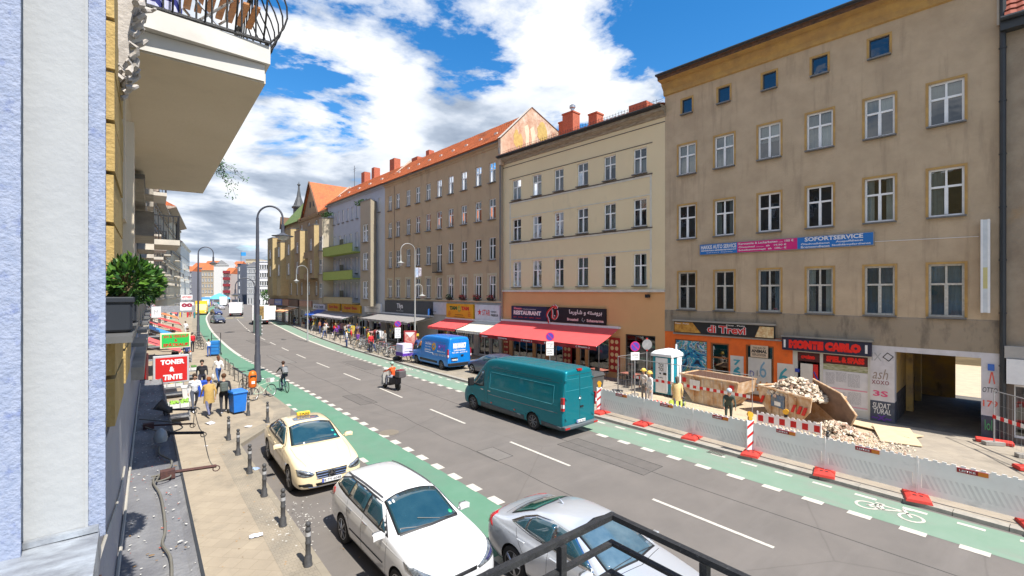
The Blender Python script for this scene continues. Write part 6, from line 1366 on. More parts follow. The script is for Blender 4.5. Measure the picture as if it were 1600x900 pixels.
def build_estate():
    t=thing('estate_car','white estate car with silver roof rails parked in the foreground','car',(4.62,9.35,0),181)
    P=paint('solid_white_paint',(.66,.66,.66),rough=.25)
    st=[(2.30,.50,.32,.56,.40,.60,.01),(2.26,.72,.22,.66,.58,.72,.02),(2.12,.83,.18,.76,.66,.83,.02),(1.85,.895,.17,.86,.70,.92,.03),(1.5,.91,.17,.93,.73,.98,.035),(1.16,.91,.18,.98,.76,1.03,.03),(.98,.91,.18,.99,.76,1.08,.03),(.62,.91,.18,.995,.71,1.27,.03),(.22,.91,.18,1.0,.655,1.445,.03),(.0,.91,.18,1.0,.64,1.475,.03),(-.6,.91,.18,1.01,.635,1.49,.03),(-1.3,.91,.18,1.03,.63,1.475,.03),(-1.8,.905,.18,1.06,.62,1.43,.03),(-1.98,.89,.18,1.06,.60,1.38,.03),(-2.14,.87,.20,1.04,.62,1.20,.02),(-2.24,.83,.24,.93,.66,1.0,.01),(-2.28,.70,.32,.75,.50,.80,.01)]
    wh=[(1.42,1),(1.42,-1),(-1.35,1),(-1.35,-1)];wr=.33;b,v=car_body(st,'body',P,t,wh,wr)
    for y,s in wh:wheel(t,s*.69,y,wr,s,7,twin=False)
    patch(v,'top',[(-.69,1.03),(-.35,1.10),(0,1.12),(.35,1.10),(.69,1.03),(.60,.22),(.3,.15),(0,.13),(-.3,.15),(-.60,.22)],'windscreen_border',M_trim,t,off=.003,cuts=5)
    w=patch(v,'top',[(-.655,1.0),(-.33,1.06),(0,1.075),(.33,1.06),(.655,1.0),(.57,.25),(.3,.19),(0,.175),(-.3,.19),(-.57,.25)],'windscreen',M_glassdark,t,off=.008,cuts=5)
    patch(v,'top',[(-.56+.045*math.cos(k),.93+.05*math.sin(k)) for k in [.6*i for i in range(10)]],'sticker',flat('sticker_green',(.02,.40,.18)),w,off=.013,cuts=0)
    for x in (.42,.50):patch(v,'top',[(x,.28),(x+.04,.28),(x+.04,.36),(x,.36)],'sticker',M_white,w,off=.013,cuts=0)
    q=MB();q.torus((-.30,.62,1.13),(0,.6,.8),.17,.012,20,6)
    def sd_(s,a):
        patch(v,a,[(.92,1.02),(.30,1.40),(0,1.43),(-.7,1.445),(-1.5,1.42),(-1.95,1.30),(-1.98,1.16),(-1.3,1.10),(0,1.05)],'window_surround',M_trim,t,off=.002,cuts=4)
        for poly in ([(.74,1.06),(.52,1.21),(.50,1.06)],[(.46,1.06),(.47,1.23),(.24,1.375),(-.22,1.405),(-.24,1.08)],[(-.30,1.085),(-.28,1.41),(-1.1,1.41),(-1.12,1.12)],[(-1.17,1.13),(-1.15,1.405),(-1.5,1.39),(-1.88,1.28),(-1.90,1.18)]):patch(v,a,poly,'side_window',M_glassdark,t,off=.007,cuts=3)
        for pts in ([(.93,1.0),(.92,.5),(.86,.30)],[(-.27,1.03),(-.28,.6),(-.28,.30)],[(-1.14,1.1),(-1.08,.8),(-.95,.6),(-.93,.32)],[(.86,.30),(-.93,.30)]):line(v,a,pts,'door_gap',M_seam,t,.0045,-.001)
        for y in (-.1,-.95):h=proj(v,a,y,.92,.014);q=MB();q.at(*h);q.box(-.014,.014,-.11,.11,-.014,.014,.005);q.build('door_handle',M_chrome,t)
        line(v,a,[(.8,.52),(-.9,.52)],'door_moulding',M_trim,t,.016,.002);line(v,a,[(1.05,.22),(-.95,.22)],'sill_trim',M_trim,t,.02,-.005);line(v,a,[(1.9,.86),(0,.93),(-1.9,.96)],'shoulder_crease',P,t,.007,-.003)
        line(v,'top',[(s*.565,.12),(s*.575,-.3),(s*.575,-1.5),(s*.55,-1.8)],'roof_rail',M_rim,t,.015,.022,n=6);mirror(t,s*.90,.80,1.07,s,P)
    both(sd_)
    for s in (1,-1):
        patch(v,'front',[(s*.30,.66),(s*.55,.76),(s*.80,.86),(s*.86,.84),(s*.84,.72),(s*.6,.66),(s*.35,.62)],'headlight',M_lampg,t,off=.009,cuts=3);patch(v,'front',[(s*.50,.70),(s*.78,.80),(s*.80,.76),(s*.55,.67)],'headlight_inner',mat('headlamp_blue_black',(.03,.03,.10),.1,coat=1),t,off=.013,cuts=2)
        patch(v,'side+' if s > 0 else 'side-',[(1.72,.80),(2.02,.74),(2.05,.80),(1.6,.88)],'headlight',M_lampg,t,off=.008,cuts=2)
        patch(v,'side+' if s > 0 else 'side-',[(-1.98,.90),(-2.18,.92),(-2.14,1.06),(-1.95,1.08),(-1.9,1.0)],'tail_light',M_tail,t,off=.008,cuts=2);patch(v,'rear',[(s*.5,.88),(s*.84,.88),(s*.83,1.04),(s*.66,1.08)],'tail_light',M_tail,t,off=.008,cuts=2)
    patch(v,'front',[(-.30,.68),(.30,.68),(.28,.62),(-.28,.62)],'grille',M_trim,t,off=.008,cuts=2);patch(v,'front',[(-.6,.50),(.6,.50),(.5,.28),(-.5,.28)],'lower_grille',M_trim,t,off=.007,cuts=3);patch(v,'top',[(-.55,-1.92),(.55,-1.92),(.6,-2.14),(-.6,-2.14)],'rear_window',M_glassdark,t,off=.006,cuts=3)
    h=proj(v,'front',0,.46,.02);plate(t,h.y,.46,'B MK 2714',180)
    line(v,'top',[(-.70,1.10),(-.35,1.17),(0,1.19),(.35,1.17),(.70,1.10)],'bonnet_gap',M_seam,t,.006,0)
    for s in (1,-1):line(v,'top',[(s*.75,1.12),(s*.73,1.6),(s*.62,2.05)],'bonnet_gap',M_seam,t,.004,0);line(v,'top',[(s*.48,1.2),(s*.38,1.7),(s*.3,2.1)],'bonnet_crease',P,t,.006,-.003)
    line(v,'top',[(-.62,1.06),(-.25,1.03),(.18,.86)],'wiper',M_black,t,.009,.02);line(v,'top',[(-.05,1.09),(.3,1.04),(.6,.93)],'wiper',M_black,t,.009,.02)
    line(v,'top',[(-.66,1.06),(0,1.11),(.66,1.06)],'cowl_grille',M_trim,t,.022,.0)
    return t
def build_silver():
    t=thing('saloon_car','silver saloon car seen through the black balcony rail at the bottom','car',(6.83,5.85,0),181.5)
    P=paint('silver_metallic',(.68,.71,.75),metal=.55,rough=.3)
    st=[(2.30,.55,.32,.56,.40,.60,.01),(2.24,.76,.22,.66,.58,.70,.02),(2.05,.88,.18,.74,.66,.80,.02),(1.7,.92,.17,.82,.70,.89,.03),(1.25,.93,.17,.90,.74,.96,.035),(1.0,.93,.18,.94,.76,1.01,.03),(.82,.93,.18,.95,.76,1.05,.03),(.45,.93,.18,.96,.70,1.24,.03),(.05,.93,.18,.965,.64,1.40,.03),(-.15,.93,.18,.97,.62,1.43,.03),(-.6,.93,.18,.985,.61,1.44,.03),(-1.0,.93,.18,1.0,.60,1.39,.03),(-1.35,.93,.18,1.01,.62,1.27,.03),(-1.75,.92,.18,1.02,.66,1.10,.03),(-1.95,.90,.20,1.01,.66,1.055,.03),(-2.2,.86,.24,.97,.62,1.02,.02),(-2.33,.78,.30,.86,.55,.93,.02),(-2.36,.60,.38,.72,.42,.78,.01)]
    wh=[(1.45,1),(1.45,-1),(-1.33,1),(-1.33,-1)];wr=.335;b,v=car_body(st,'body',P,t,wh,wr)
    for y,s in wh:wheel(t,s*.71,y,wr,s,5)
    patch(v,'top',[(-.69,.89),(0,.98),(.69,.89),(.58,.06),(0,-.02),(-.58,.06)],'windscreen_border',M_trim,t,off=.003,cuts=5)
    patch(v,'top',[(-.65,.86),(0,.945),(.65,.86),(.55,.09),(0,.02),(-.55,.09)],'windscreen',mat('bluish_car_glass',(.05,.10,.14),.03,spec=.9,coat=.8,col2=(.10,.16,.2),nscale=3),t,off=.008,cuts=5)
    patch(v,'top',[(-.50,-1.12),(0,-1.06),(.50,-1.12),(.62,-1.70),(0,-1.80),(-.62,-1.70)],'rear_window_border',M_trim,t,off=.003,cuts=4);patch(v,'top',[(-.46,-1.16),(0,-1.11),(.46,-1.16),(.57,-1.66),(0,-1.75),(-.57,-1.66)],'rear_window',mat('green_tint_glass',(.015,.09,.06),.03,spec=.9,coat=.8),t,off=.008,cuts=4)
    q=MB();q.at(0,-.85,1.445).loft([[(-.02,-.06,0),(.02,-.06,0),(.02,.06,0),(-.02,.06,0)],[(-.005,-.07,.06),(.005,-.07,.06),(.005,-.03,.055),(-.005,-.03,.055)]]);q.build('roof_aerial',P,t)
    def sd_(s,a):
        patch(v,a,[(.72,1.0),(.05,1.36),(-.5,1.395),(-.95,1.345),(-1.25,1.235),(-1.52,1.09),(-.9,1.04),(0,1.01)],'window_surround',M_chrome,t,off=.002,cuts=4)
        for poly in ([(.62,1.035),(.04,1.335),(-.32,1.365),(-.34,1.035)],[(-.40,1.04),(-.38,1.365),(-.9,1.32),(-1.02,1.27),(-1.04,1.07)],[(-1.08,1.075),(-1.07,1.25),(-1.25,1.19),(-1.42,1.095)]):patch(v,a,poly,'side_window',M_glassdark,t,off=.007,cuts=3)
        for pts in ([(.78,.98),(.76,.5),(.72,.30)],[(-.37,1.0),(-.38,.6),(-.38,.30)],[(-1.3,1.04),(-1.15,.8),(-.98,.6),(-.95,.32)],[(.72,.30),(-.95,.30)]):line(v,a,pts,'door_gap',M_seam,t,.0045,-.001)
        for y in (-.2,-1.1):h=proj(v,a,y,.87,.012);q=MB();q.at(*h);q.box(-.014,.014,-.11,.11,-.014,.014,.005);q.build('door_handle',P,t)
        mirror(t,s*.92,.64,1.03,s,P);patch(v,a,[(-2.02,.80),(-2.28,.84),(-2.24,1.0),(-2.05,1.02),(-2.1,.92)],'tail_light',M_tail,t,off=.008,cuts=2)
    both(sd_)
    for s in (1,-1):patch(v,'rear',[(s*.62,.78),(s*.82,.80),(s*.78,1.0),(s*.70,1.02)],'tail_light',M_tail,t,off=.008,cuts=2);patch(v,'front',[(s*.45,.60),(s*.80,.72),(s*.84,.62),(s*.55,.55)],'headlight',M_lampg,t,off=.008,cuts=2)
    line(v,'top',[(-.62,-1.86),(0,-1.93),(.62,-1.86)],'boot_gap',M_seam,t,.005,0);line(v,'top',[(-.70,.96),(0,1.07),(.70,.96)],'bonnet_gap',M_seam,t,.006,0)
    for x0 in (-.55,.05):line(v,'top',[(x0,.88),(x0+.5,.86)],'wiper',M_black,t,.008,.018)
    patch(v,'front',[(-.4,.62),(.4,.62),(.34,.45),(-.34,.45)],'grille',M_trim,t,off=.007,cuts=2);h=proj(v,'rear',0,.78,.02);plate(t,h.y,.78,'B LS 509',0)
    return t
def van_st(L,w,h,hood,slope,zb=1.15):
    f,r=L/2,-L/2
    return [(f,w*.62,.38,.62,.45,.70,.01),(f-.05,w*.86,.24,.80,.62,.92,.02),(f-.22,w*.96,.22,.95,.70,1.12,.03),(f-hood*.6,w*.99,.22,1.08,.76,1.30,.03),(f-hood,w,.22,zb,.80,1.42,.03,.985),(f-hood-slope*.5,w,.22,zb+.05,.80,1.95,.03,.99),(f-hood-slope,w,.22,zb+.08,.80,h-.16,.03,.99),(f-hood-slope-.45,w,.22,zb+.1,.82,h-.05,.03,.995),(f-hood-slope-1.2,w,.22,zb+.12,.83,h,.02,.995),(0-.6,w,.22,zb+.12,.83,h,.02,.995),(r+.9,w,.22,zb+.12,.83,h,.02,.995),(r+.25,w,.24,zb+.12,.83,h-.01,.02,.995),(r+.06,w*.985,.26,zb+.12,.81,h-.04,.02,.99),(r,w*.96,.32,zb+.12,.77,h-.14,.01,.985)]
def build_teal_van():
    t=thing('delivery_van','long teal high roof panel van driving away in the middle of the road','van',(13.85,16.15,0),1.0)
    P=paint('teal_paint',(.002,.20,.25),metal=.45,rough=.34,coat=.35);L=7.0;st=van_st(L,1.0,2.68,.75,1.05)
    wh=[(2.55,1),(2.55,-1),(-1.75,1),(-1.75,-1)];wr=.36;b,v=car_body(st,'body',P,t,wh,wr)
    for y,s in wh:wheel(t,s*.76,y,wr,s,8,mat('steel_rim',(.25,.25,.25),.5,metal=.5),twin=False)
    gr=mat('grey_lower_cladding',(.10,.12,.13),.55)
    def sd_(s,a):
        patch(v,a,[(2.60,1.30),(2.42,1.46),(2.0,1.98),(1.72,2.02),(1.66,1.30),(2.0,1.25)],'window_surround',M_trim,t,off=.004,cuts=3);patch(v,a,[(2.50,1.32),(2.36,1.46),(1.97,1.93),(1.77,1.96),(1.73,1.33)],'side_window',M_glassdark,t,off=.009,cuts=3)
        for pts in ([(2.65,1.2),(2.6,.9),(2.1,.5)],[(1.6,2.2),(1.58,1.2),(1.55,.5)],[(1.35,2.1),(1.35,.5)],[(1.3,1.30),(-3.2,1.28)],[(1.2,2.16),(-3.2,2.16)],[(2.05,2.24),(-3.35,2.24)]):line(v,a,pts,'panel_gap',M_seam if pts[0][0] != 1.3 else P,t,.005,0)
        fr=[(1.20,2.02),(1.20,1.28),(-2.9,1.28),(-2.95,1.34),(-2.95,2.02)];line(v,a,fr+[fr[0]],'pressed_panel_edge',mat('teal_highlight',(.05,.30,.36),.3,coat=1),t,.008,.001,n=12)  # pressed edges in lighter teal, their highlight painted into the colour
        patch(v,a,[(1.9,.28),(1.9,.55),(-1.2,.50),(-1.2,.28)],'lower_cladding',gr,t,off=.006,cuts=4);patch(v,a,[(-2.25,.30),(-2.25,.5),(-3.4,.46),(-3.4,.30)],'lower_cladding',gr,t,off=.006,cuts=3)
        line(v,a,[(1.3,.98),(-3.2,.98)],'rub_strip',gr,t,.014,0,n=12)
        for y in (1.75,1.2):h=proj(v,a,y,1.14,.015);q=MB();q.at(*h);q.box(-.015,.015,-.10,.10,-.02,.02);q.build('door_handle',M_chrome,t)
        for y in (1.05,-.6):h=proj(v,a,y,.62,.012);q=MB();q.at(*h);q.box(-.01,.01,-.05,.05,-.03,.03);q.build('side_marker',M_tail,t)
        h=proj(v,a,-3.36,1.5,0);q=MB();q.mat(0).box(s*.93,s*1.005,-3.53,-3.40,1.1,1.62,.01);q.build('tail_light',M_tail,t);q=MB();q.box(s*.94,s*1.008,-3.535,-3.41,1.22,1.36);q.build('reverse_light',M_wht,t)
        q=MB();q.box(s*1.02,s*1.24,2.42,2.55,1.22,1.60,.03);q.tube([(s*.95,2.42,1.35),(s*1.06,2.48,1.4)],.03,6);q.build('side_mirror',M_trim,t)
        line(v,a,[(2.55-.5,.36),(2.55-.42,.62),(2.55,.80),(2.55+.42,.62),(2.55+.5,.4)],'arch_lip',P,t,.02,0);line(v,a,[(-1.75-.5,.36),(-1.75-.42,.62),(-1.75,.80),(-1.75+.42,.62),(-1.75+.5,.4)],'arch_lip',P,t,.02,0)
    both(sd_)
    patch(v,'front',[(-.72,1.45),(.72,1.45),(.70,2.1),(-.70,2.1)],'windscreen',M_glassdark,t,off=.006,cuts=4)
    line(v,'rear',[(0,.5),(0,2.55)],'door_gap',M_seam,t,.007,0,n=12);line(v,'rear',[(-.86,.5),(-.86,2.45),(.86,2.45),(.86,.5)],'door_gap',M_seam,t,.006,0,n=12)
    for x in (.8,-.8): 
        for z in (.75,1.55,2.25):h=proj(v,'rear',x,z,.01);q=MB();q.at(*h);q.box(-.05,.05,-.03,.01,-.03,.03);q.build('hinge',P,t)
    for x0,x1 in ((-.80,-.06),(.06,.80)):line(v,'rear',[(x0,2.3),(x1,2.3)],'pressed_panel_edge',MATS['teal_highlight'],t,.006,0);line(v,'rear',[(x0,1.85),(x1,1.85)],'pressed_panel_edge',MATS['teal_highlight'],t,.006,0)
    h=proj(v,'rear',.1,1.15,.015);q=MB();q.at(*h);q.box(-.09,.09,-.02,.01,-.03,.03);q.build('door_handle',M_trim,t)
    h=proj(v,'rear',0,1.50,.015);q=MB();q.torus(tuple(h),(0,1,0),.07,.008,18,5)
    for k in range(3):a=R(90+120*k);q.tube([tuple(h),(h.x+.065*math.cos(a),h.y,h.z+.065*math.sin(a))],[.012,.004],4)
    q.build('star_badge',M_chrome,t);q=MB();q.box(-.98,.98,-3.62,-3.40,.36,.50,.03);q.build('rear_bumper',gr,t)
    for s in (1,-1):q=MB();q.box(s*.72,s*.97,-3.63,-3.55,.39,.46);q.build('reflector',M_tail,t)
    plate(t,-3.56,.60,'B AE 9603',0)
    q=MB();q.box(-.13,.13,-3.5,-3.4,2.60,2.68);q.build('brake_light',M_tail,t);h=proj(v,'rear',0,1.0,0)
    for i in range(7):line(v,'top',[(-.6,1.0-.62*i),(.6,1.0-.62*i)],'roof_rib',P,t,.012,-.004)
    return t
def build_blue_van():
    t=thing('delivery_van','bright blue lettered panel van parked on the paving before the hairdresser','van',(18.15,30.95,.1),.6)
    P=paint('bright_blue_paint',(.006,.22,.68),metal=.2,rough=.32,coat=.45);L=5.6;st=van_st(L,.99,2.38,.70,.95,1.1)
    wh=[(1.90,1),(1.90,-1),(-1.85,1),(-1.85,-1)];wr=.34;b,v=car_body(st,'body',P,t,wh,wr)
    for y,s in wh:wheel(t,s*.76,y,wr,s,8,MATS['steel_rim'],twin=False)
    wh_=MATS['white_print']
    def sd_(s,a):
        patch(v,a,[(1.95,1.25),(1.80,1.40),(1.38,1.85),(1.15,1.88),(1.1,1.22)],'side_window',M_glassdark,t,off=.006,cuts=3);patch(v,a,[(1.20,1.45),(1.55,1.45),(1.5,1.68),(1.38,1.82),(1.2,1.84)],'orange_reflection',flat('orange_seat_cover',(.6,.2,.04)),t,off=.010,cuts=2)  # flat orange patch laid over part of the door glass
        for pts in ([(1.02,2.1),(1.0,1.2),(.98,.5)],[(.8,2.05),(.8,.5)],[(1.0,1.95),(-2.7,1.95)]):line(v,a,pts,'panel_gap',M_seam,t,.005,0)
        patch(v,a,[(1.3,.42),(1.3,.62),(-1.3,.58),(-1.3,.42)],'lower_cladding',M_trim,t,off=.01,cuts=4)
        q=MB();q.box(s*.93,s*.998,-2.82,-2.68,.95,1.55,.01);q.build('tail_light',M_tail,t);q=MB();q.box(s*.94,s*1.001,-2.825,-2.70,1.0,1.15);q.build('reverse_light',M_wht,t)
        q=MB();q.box(s*1.0,s*1.2,1.72,1.84,1.15,1.5,.03);q.tube([(s*.93,1.72,1.25),(s*1.04,1.78,1.3)],.03,6);q.build('side_mirror',M_trim,t)
        T=lambda y0,s=s,a=a:(lambda u,w_:tuple(proj(v,a,-u*(1 if s < 0 else -1),w_,.008) or (s*.99,-u,w_)))
        TT=(lambda u,w_:tuple(proj(v,a,-u if s < 0 else u,w_,.008) or (s*1.0,u,w_)))
        text('Obst & Gem\u00fcse',-.55,.35,1.66,1.86,0,wh_,t,.02,T=TT);text('aller Art und Feinkost',-.5,.3,1.48,1.58,0,wh_,t,.01,T=TT);text('Lieferservice',-.55,.35,1.22,1.40,0,wh_,t,.02,T=TT);text('Tel.: 030 / 614 57 93',.6,2.5,.98,1.14,0,wh_,t,.02,T=TT);text('M&S',1.35,2.35,1.4,1.85,0,flat('violet_print',(.16,.10,.5)),t,.06,T=TT);text('Markt',1.3,2.4,1.26,1.36,0,wh_,t,.01,T=TT)
        fr=mat('fruit_print',(.7,.2,.03),.5,col2=(.7,.55,.05),nscale=12)
        q=MB()
        for k in range(7):y_=-.75-.2*math.cos(k*.9);z_=1.58+.2*math.sin(k*.9);h=proj(v,a,y_,z_,.004);q.disc(tuple(h),(s,0,0),.11,.006,10)
        stuff(q.build('fruit_print',fr,t));line(v,a,[(.5,1.14),(-.6,1.10)],'underline',wh_,t,.01,.002)
    both(sd_)
    patch(v,'front',[(-.72,1.4),(.72,1.4),(.70,1.95),(-.70,1.95)],'windscreen',M_glassdark,t,off=.006,cuts=4)
    line(v,'rear',[(-.84,.5),(-.84,2.2),(.84,2.2),(.84,.5)],'door_gap',M_seam,t,.006,0,n=12);line(v,'rear',[(0.02,.5),(0.02,2.25)],'door_gap',M_seam,t,.006,0,n=12)
    TR=lambda u,w_:tuple(proj(v,'rear',u,w_,.01) or (u,-2.8,w_));text('M&S MARKT',-.55,.55,1.58,1.98,0,wh_,t,.08,T=TR);text('Lieferservice',-.5,.5,1.40,1.52,0,wh_,t,.03,T=TR);text('Tel.: 030 - 614 57 93',-.65,.65,1.24,1.34,0,wh_,t,.03,T=TR)
    q=MB();q.box(-.96,.96,-2.90,-2.72,.34,.56,.03);q.build('rear_bumper',M_trim,t);q=MB();q.box(-.75,-.2,-2.84,-2.78,.86,.94);q.build('plate_recess',M_trim,t);o=plate(t,-2.84,.78,'B NU 1836',0);o.location.x=-.45;q=MB();q.box(.1,.32,-2.85,-2.78,1.02,1.12);q.build('door_handle',M_trim,t)
    return t
def small_car(label,loc,rz,col,metal=.3,group=None,kind='hatch'):
    """simple complete car for the middle distance"""
    t=thing('parked_car' if group else 'car',label,'car',loc,rz,group);P=paint('paint_'+'%02d%02d%02d' % tuple(int(c*99) for c in col),col,metal=metal)
    if ('sc',kind) not in _wc:
        st=[(2.0,.60,.30,.58,.45,.62,.01),(1.93,.80,.22,.70,.62,.76,.02),(1.6,.87,.18,.80,.68,.88,.03),(1.1,.88,.18,.90,.72,.98,.03),(.85,.88,.18,.93,.73,1.04,.03),(.2,.88,.18,.96,.62,1.42,.03),(-.5,.88,.18,.97,.60,1.47,.03),(-1.4,.87,.18,1.0,.59,1.42,.03),(-1.8,.85,.2,1.0,.62,1.15,.02),(-2.0,.8,.26,.9,.6,.95,.02),(-2.05,.6,.34,.7,.4,.75,.01)]
        r=thing('tmp','','');b,v=car_body(st,'body',P,r,[(1.3,1),(1.3,-1),(-1.25,1),(-1.25,-1)],.32,sub=1)
        parts=[patch(v,'top',[(-.66,.90),(.66,.90),(.55,.22),(-.55,.22)],'windscreen',M_glassdark,r,cuts=2),patch(v,'top',[(-.52,-1.48),(.52,-1.48),(.58,-1.8),(-.58,-1.8)],'rear_window',M_glassdark,r,cuts=1)]
        for a in ('side+','side-'):parts.append(patch(v,a,[(.75,1.0),(.18,1.36),(-.4,1.40),(-1.3,1.36),(-1.65,1.08)],'side_window',M_glassdark,r,cuts=2))
        for s in (1,-1):parts.append(patch(v,'front',[(s*.48,.64),(s*.78,.74),(s*.8,.64),(s*.55,.58)],'headlight',M_wht,r,cuts=1));parts.append(patch(v,'rear',[(s*.55,.82),(s*.8,.82),(s*.78,1.0),(s*.6,1.0)],'tail_light',M_tail,r,cuts=1))
        parts.append(patch(v,'front',[(-.42,.64),(.42,.64),(.4,.5),(-.4,.5)],'grille',M_trim,r,cuts=1));pl=plate(r,2.03,.42,'B',180); 
        for c in list(pl.children):bpy.data.objects.remove(c)
        parts.append(pl);_wc[('sc',kind)]=(b.data,[(p.name.split('.')[0],p.data,p.location.copy(),p.rotation_euler.copy()) for p in parts])
        for p in parts+[b,r]:bpy.data.objects.remove(p)
    bd,ps=_wc[('sc',kind)];o=link('body',bd,t);o.material_slots[0].link='OBJECT';o.material_slots[0].material=P
    for n_,d,l_,r_ in ps:link(n_,d,t,l_,r_)
    for y,s in [(1.3,1),(1.3,-1),(-1.25,1),(-1.25,-1)]:wheel(t,s*.66,y,.32,s,5)
    return t
build_taxi();build_estate();build_silver();build_teal_van();build_blue_van()
small_car('dark blue hatchback nearly hidden between the teal and the blue van',(19.0,25.2,.1),3,(.06,.08,.14))
# ================================================================ street furniture
M_iron=mat('bollard_iron',(.045,.045,.048),.6,col2=(.07,.07,.07),nscale=12,bump=.3,bscale=60);M_lamp=mat('lamp_post_paint',(.05,.055,.075),.5,col2=(.07,.075,.09));M_steel=mat('galvanised_steel',(.42,.43,.44),.45,metal=.6,col2=(.32,.33,.34),nscale=6)
def series(proto,spots,group,labels):
    for i,(x,y,z,rz) in enumerate(spots):
        if i == 0:proto.location=(x,y,z);proto.rotation_euler=(0,0,R(rz));o=proto;tag(o,labels(i),None,group)
        else:o=dup(proto,(x,y,z),rz,labels(i),group)
def bollard():
    t=thing('bollard','','bollard');q=MB();q.lathe([(.09,0),(.09,.03),(.075,.05),(.075,.19),(.06,.22),(.052,.24),(.052,.45),(.058,.46),(.058,.49),(.052,.5),(.050,.72),(.058,.73),(.058,.76),(.045,.78),(.035,.81)],14);q.build('post',M_iron,t,smooth=True)
    q=MB();q.sphere((0,0,.86),.055,12,8);q.build('ball_finial',M_iron,t,smooth=True);q=MB();q.lathe([(.0535,.62),(.0535,.70)],14);q.build('reflective_band',mat('pale_band',(.4,.4,.4),.6),t);return t
OD=['nearest','second nearest','third','fourth','fifth','sixth','seventh','eighth','ninth','tenth','eleventh','twelfth','thirteenth','fourteenth','fifteenth','sixteenth']
series(bollard(),[(2.78,10.05+2.08*i,.12,40*i) for i in range(6)]+[(4.45,22.1,.12,0),(4.02,23.9,.12,0)],'ball topped bollards on the left pavement',lambda i:[OD[i]+' ball topped iron bollard in the row along the parking bay' if i < 6 else '','ball topped iron bollard partly hidden behind the taxi','ball topped iron bollard beside the blue wheelie bin'][0 if i < 6 else i-5])
def lamp(label,loc,rz,h,reach,s=1.0,boards=False,m=None,stick=False):
    """arched mast with a hanging lantern"""
    m=m or M_lamp;t=thing('street_lamp',label,'street lamp',loc,rz);q=MB();hm=h-reach/2
    q.lathe([(.16*s,0),(.16*s,.25),(.13*s,.35),(.12*s,1.6),(.10*s,1.7),(.085*s,hm*.55),(.07*s,hm*.8),(.055*s,hm)],12);q.build('mast',m,t,smooth=True)
    q=MB();pts=[(0,0,hm-.05)]+[(reach/2-reach/2*math.cos(a),0,hm+reach/2*math.sin(a)) for a in [math.pi*k/16 for k in range(17)]]+[(reach,0,hm-.45)];q.tube(pts,.042*s,8);q.tube([(reach,0,hm-.4),(reach,0,hm-.95)],.075*s,10);q.build('arch_arm',m,t,smooth=True)
    L=MB();z=hm-1.0;L.at(reach,0,0).lathe([(.09*s,z+.06),(.14*s,z-.02),(.30*s,z-.10),(.44*s,z-.13),(.44*s,z-.16),(.30*s,z-.15)],20);o=L.build('lantern_shade',m,t,smooth=True);L=MB();L.at(reach,0,0).lathe([(.30*s,z-.16),(.28*s,z-.24),(.17*s,z-.36),(.03*s,z-.42)],16);L.build('lantern_glass',mat('lantern_glass',(.45,.47,.45),.15,coat=1),o,smooth=True)
    if boards:
        for k,(a,z0,z1) in enumerate(((-.24,3.05,3.85),(.08,2.85,3.75),(-.2,3.9,4.25),(.07,3.8,4.15))):
            q=MB();q.box(a,a+.16,-.03,.03,z0,z1,.01);q.build('sign_back',mat('grey_green_sign_back',(.10,.14,.13),.6),t)
        q=MB()
        for k in range(4):q.box(.26,.30,-.06,-.02,2.95+.24*k,3.02+.24*k)
        stuff(q.build('clamps',M_wht,t));q=MB();random.seed(3)
        for k in range(9):a=random.uniform(3.4,5);z=random.uniform(.8,2.6);q.at(.128*math.cos(a),.128*math.sin(a),z,rz=math.degrees(a)+90);q.box(-.05,.05,-.004,.004,-.06,.08)
        stuff(q.build('stickers',mat('old_stickers',(.5,.5,.48),.7,col2=(.3,.3,.3)),t))
    return t
lamp('tall arched street lamp with sign backs rising beside the left cycle lane',(6.05,32.9,.12),-30,11.1,1.5,1.45,boards=True)
lamp('distant arched street lamp over the left market stalls',(5.8,65.2,.12),-15,10.9,1.5,1.3)
lamp('grey arched lamp standing in the middle distance beside the white box truck',(12.9,72,0),172,7.6,2.3,1.5)
def right_lamp():
    M=mat('grey_lamp_paint',(.33,.34,.33),.5);t=lamp('slim grey lamp with two curved arms before the charcoal boutique',(20.2,38.9,.1),172,10.1,1.35,.8,m=M)
    q=MB();q.tube([(0,0,5.9)]+[(-.35+.35*math.cos(a),0,6.0+.35*math.sin(a)) for a in [math.pi*k/10 for k in range(11)]]+[(-.95+.25,0,5.6)],.035,6);q.tube([(-.7,0,5.6),(-.7,0,5.4)],.06,6);q.at(-.7,0,0).lathe([(.07,5.42),(.22,5.32),(.34,5.26),(.22,5.2),(.14,5.05)],12);q.build('lower_arm',M,t)
    q=MB();q.box(-.32,-.02,-.01,.01,7.0,7.9);q.build('banner',mat('banner_print',(.12,.28,.5),.7,col2=(.5,.5,.55),nscale=4),t);q=MB();q.box(-.62,-.34,-.01,.01,7.1,7.9);q.build('banner',mat('banner_print2',(.5,.5,.52),.7,col2=(.15,.12,.2),nscale=4),t)
    lamp('far grey lamp with one long and one short arm by the orange awning',(15.3,55.5,.1),180,8.6,1.2,.7,m=M)
right_lamp()
def hoop():
    t=thing('bike_stand','','bike stand');q=MB();q.tube([(0,-.35,0),(0,-.35,.78),(0,-.3,.84),(0,.3,.84),(0,.35,.78),(0,.35,0)],.024,6);q.build('hoop',M_iron,t,smooth=True);q=MB();q.tube([(0,-.34,.45),(0,.34,.45)],.016,6);q.build('crossbar',M_iron,t);return t
H0=hoop()
series(H0,[(4.95,30.6,.12,8),(4.95,33.3,.12,8),(5.05,35.9,.12,8),(5.1,38.4,.12,8)],'bike stands on the left pavement',lambda i:OD[i]+' black hoop stand along the kerb on the left pavement')
for i in range(14):y=37.2+2.3*i;dup(H0,(RKERB(y)+.75,y,.1),90,OD[i]+' black hoop stand along the right kerb counted from the cargo trike','bike stands along the right kerb')
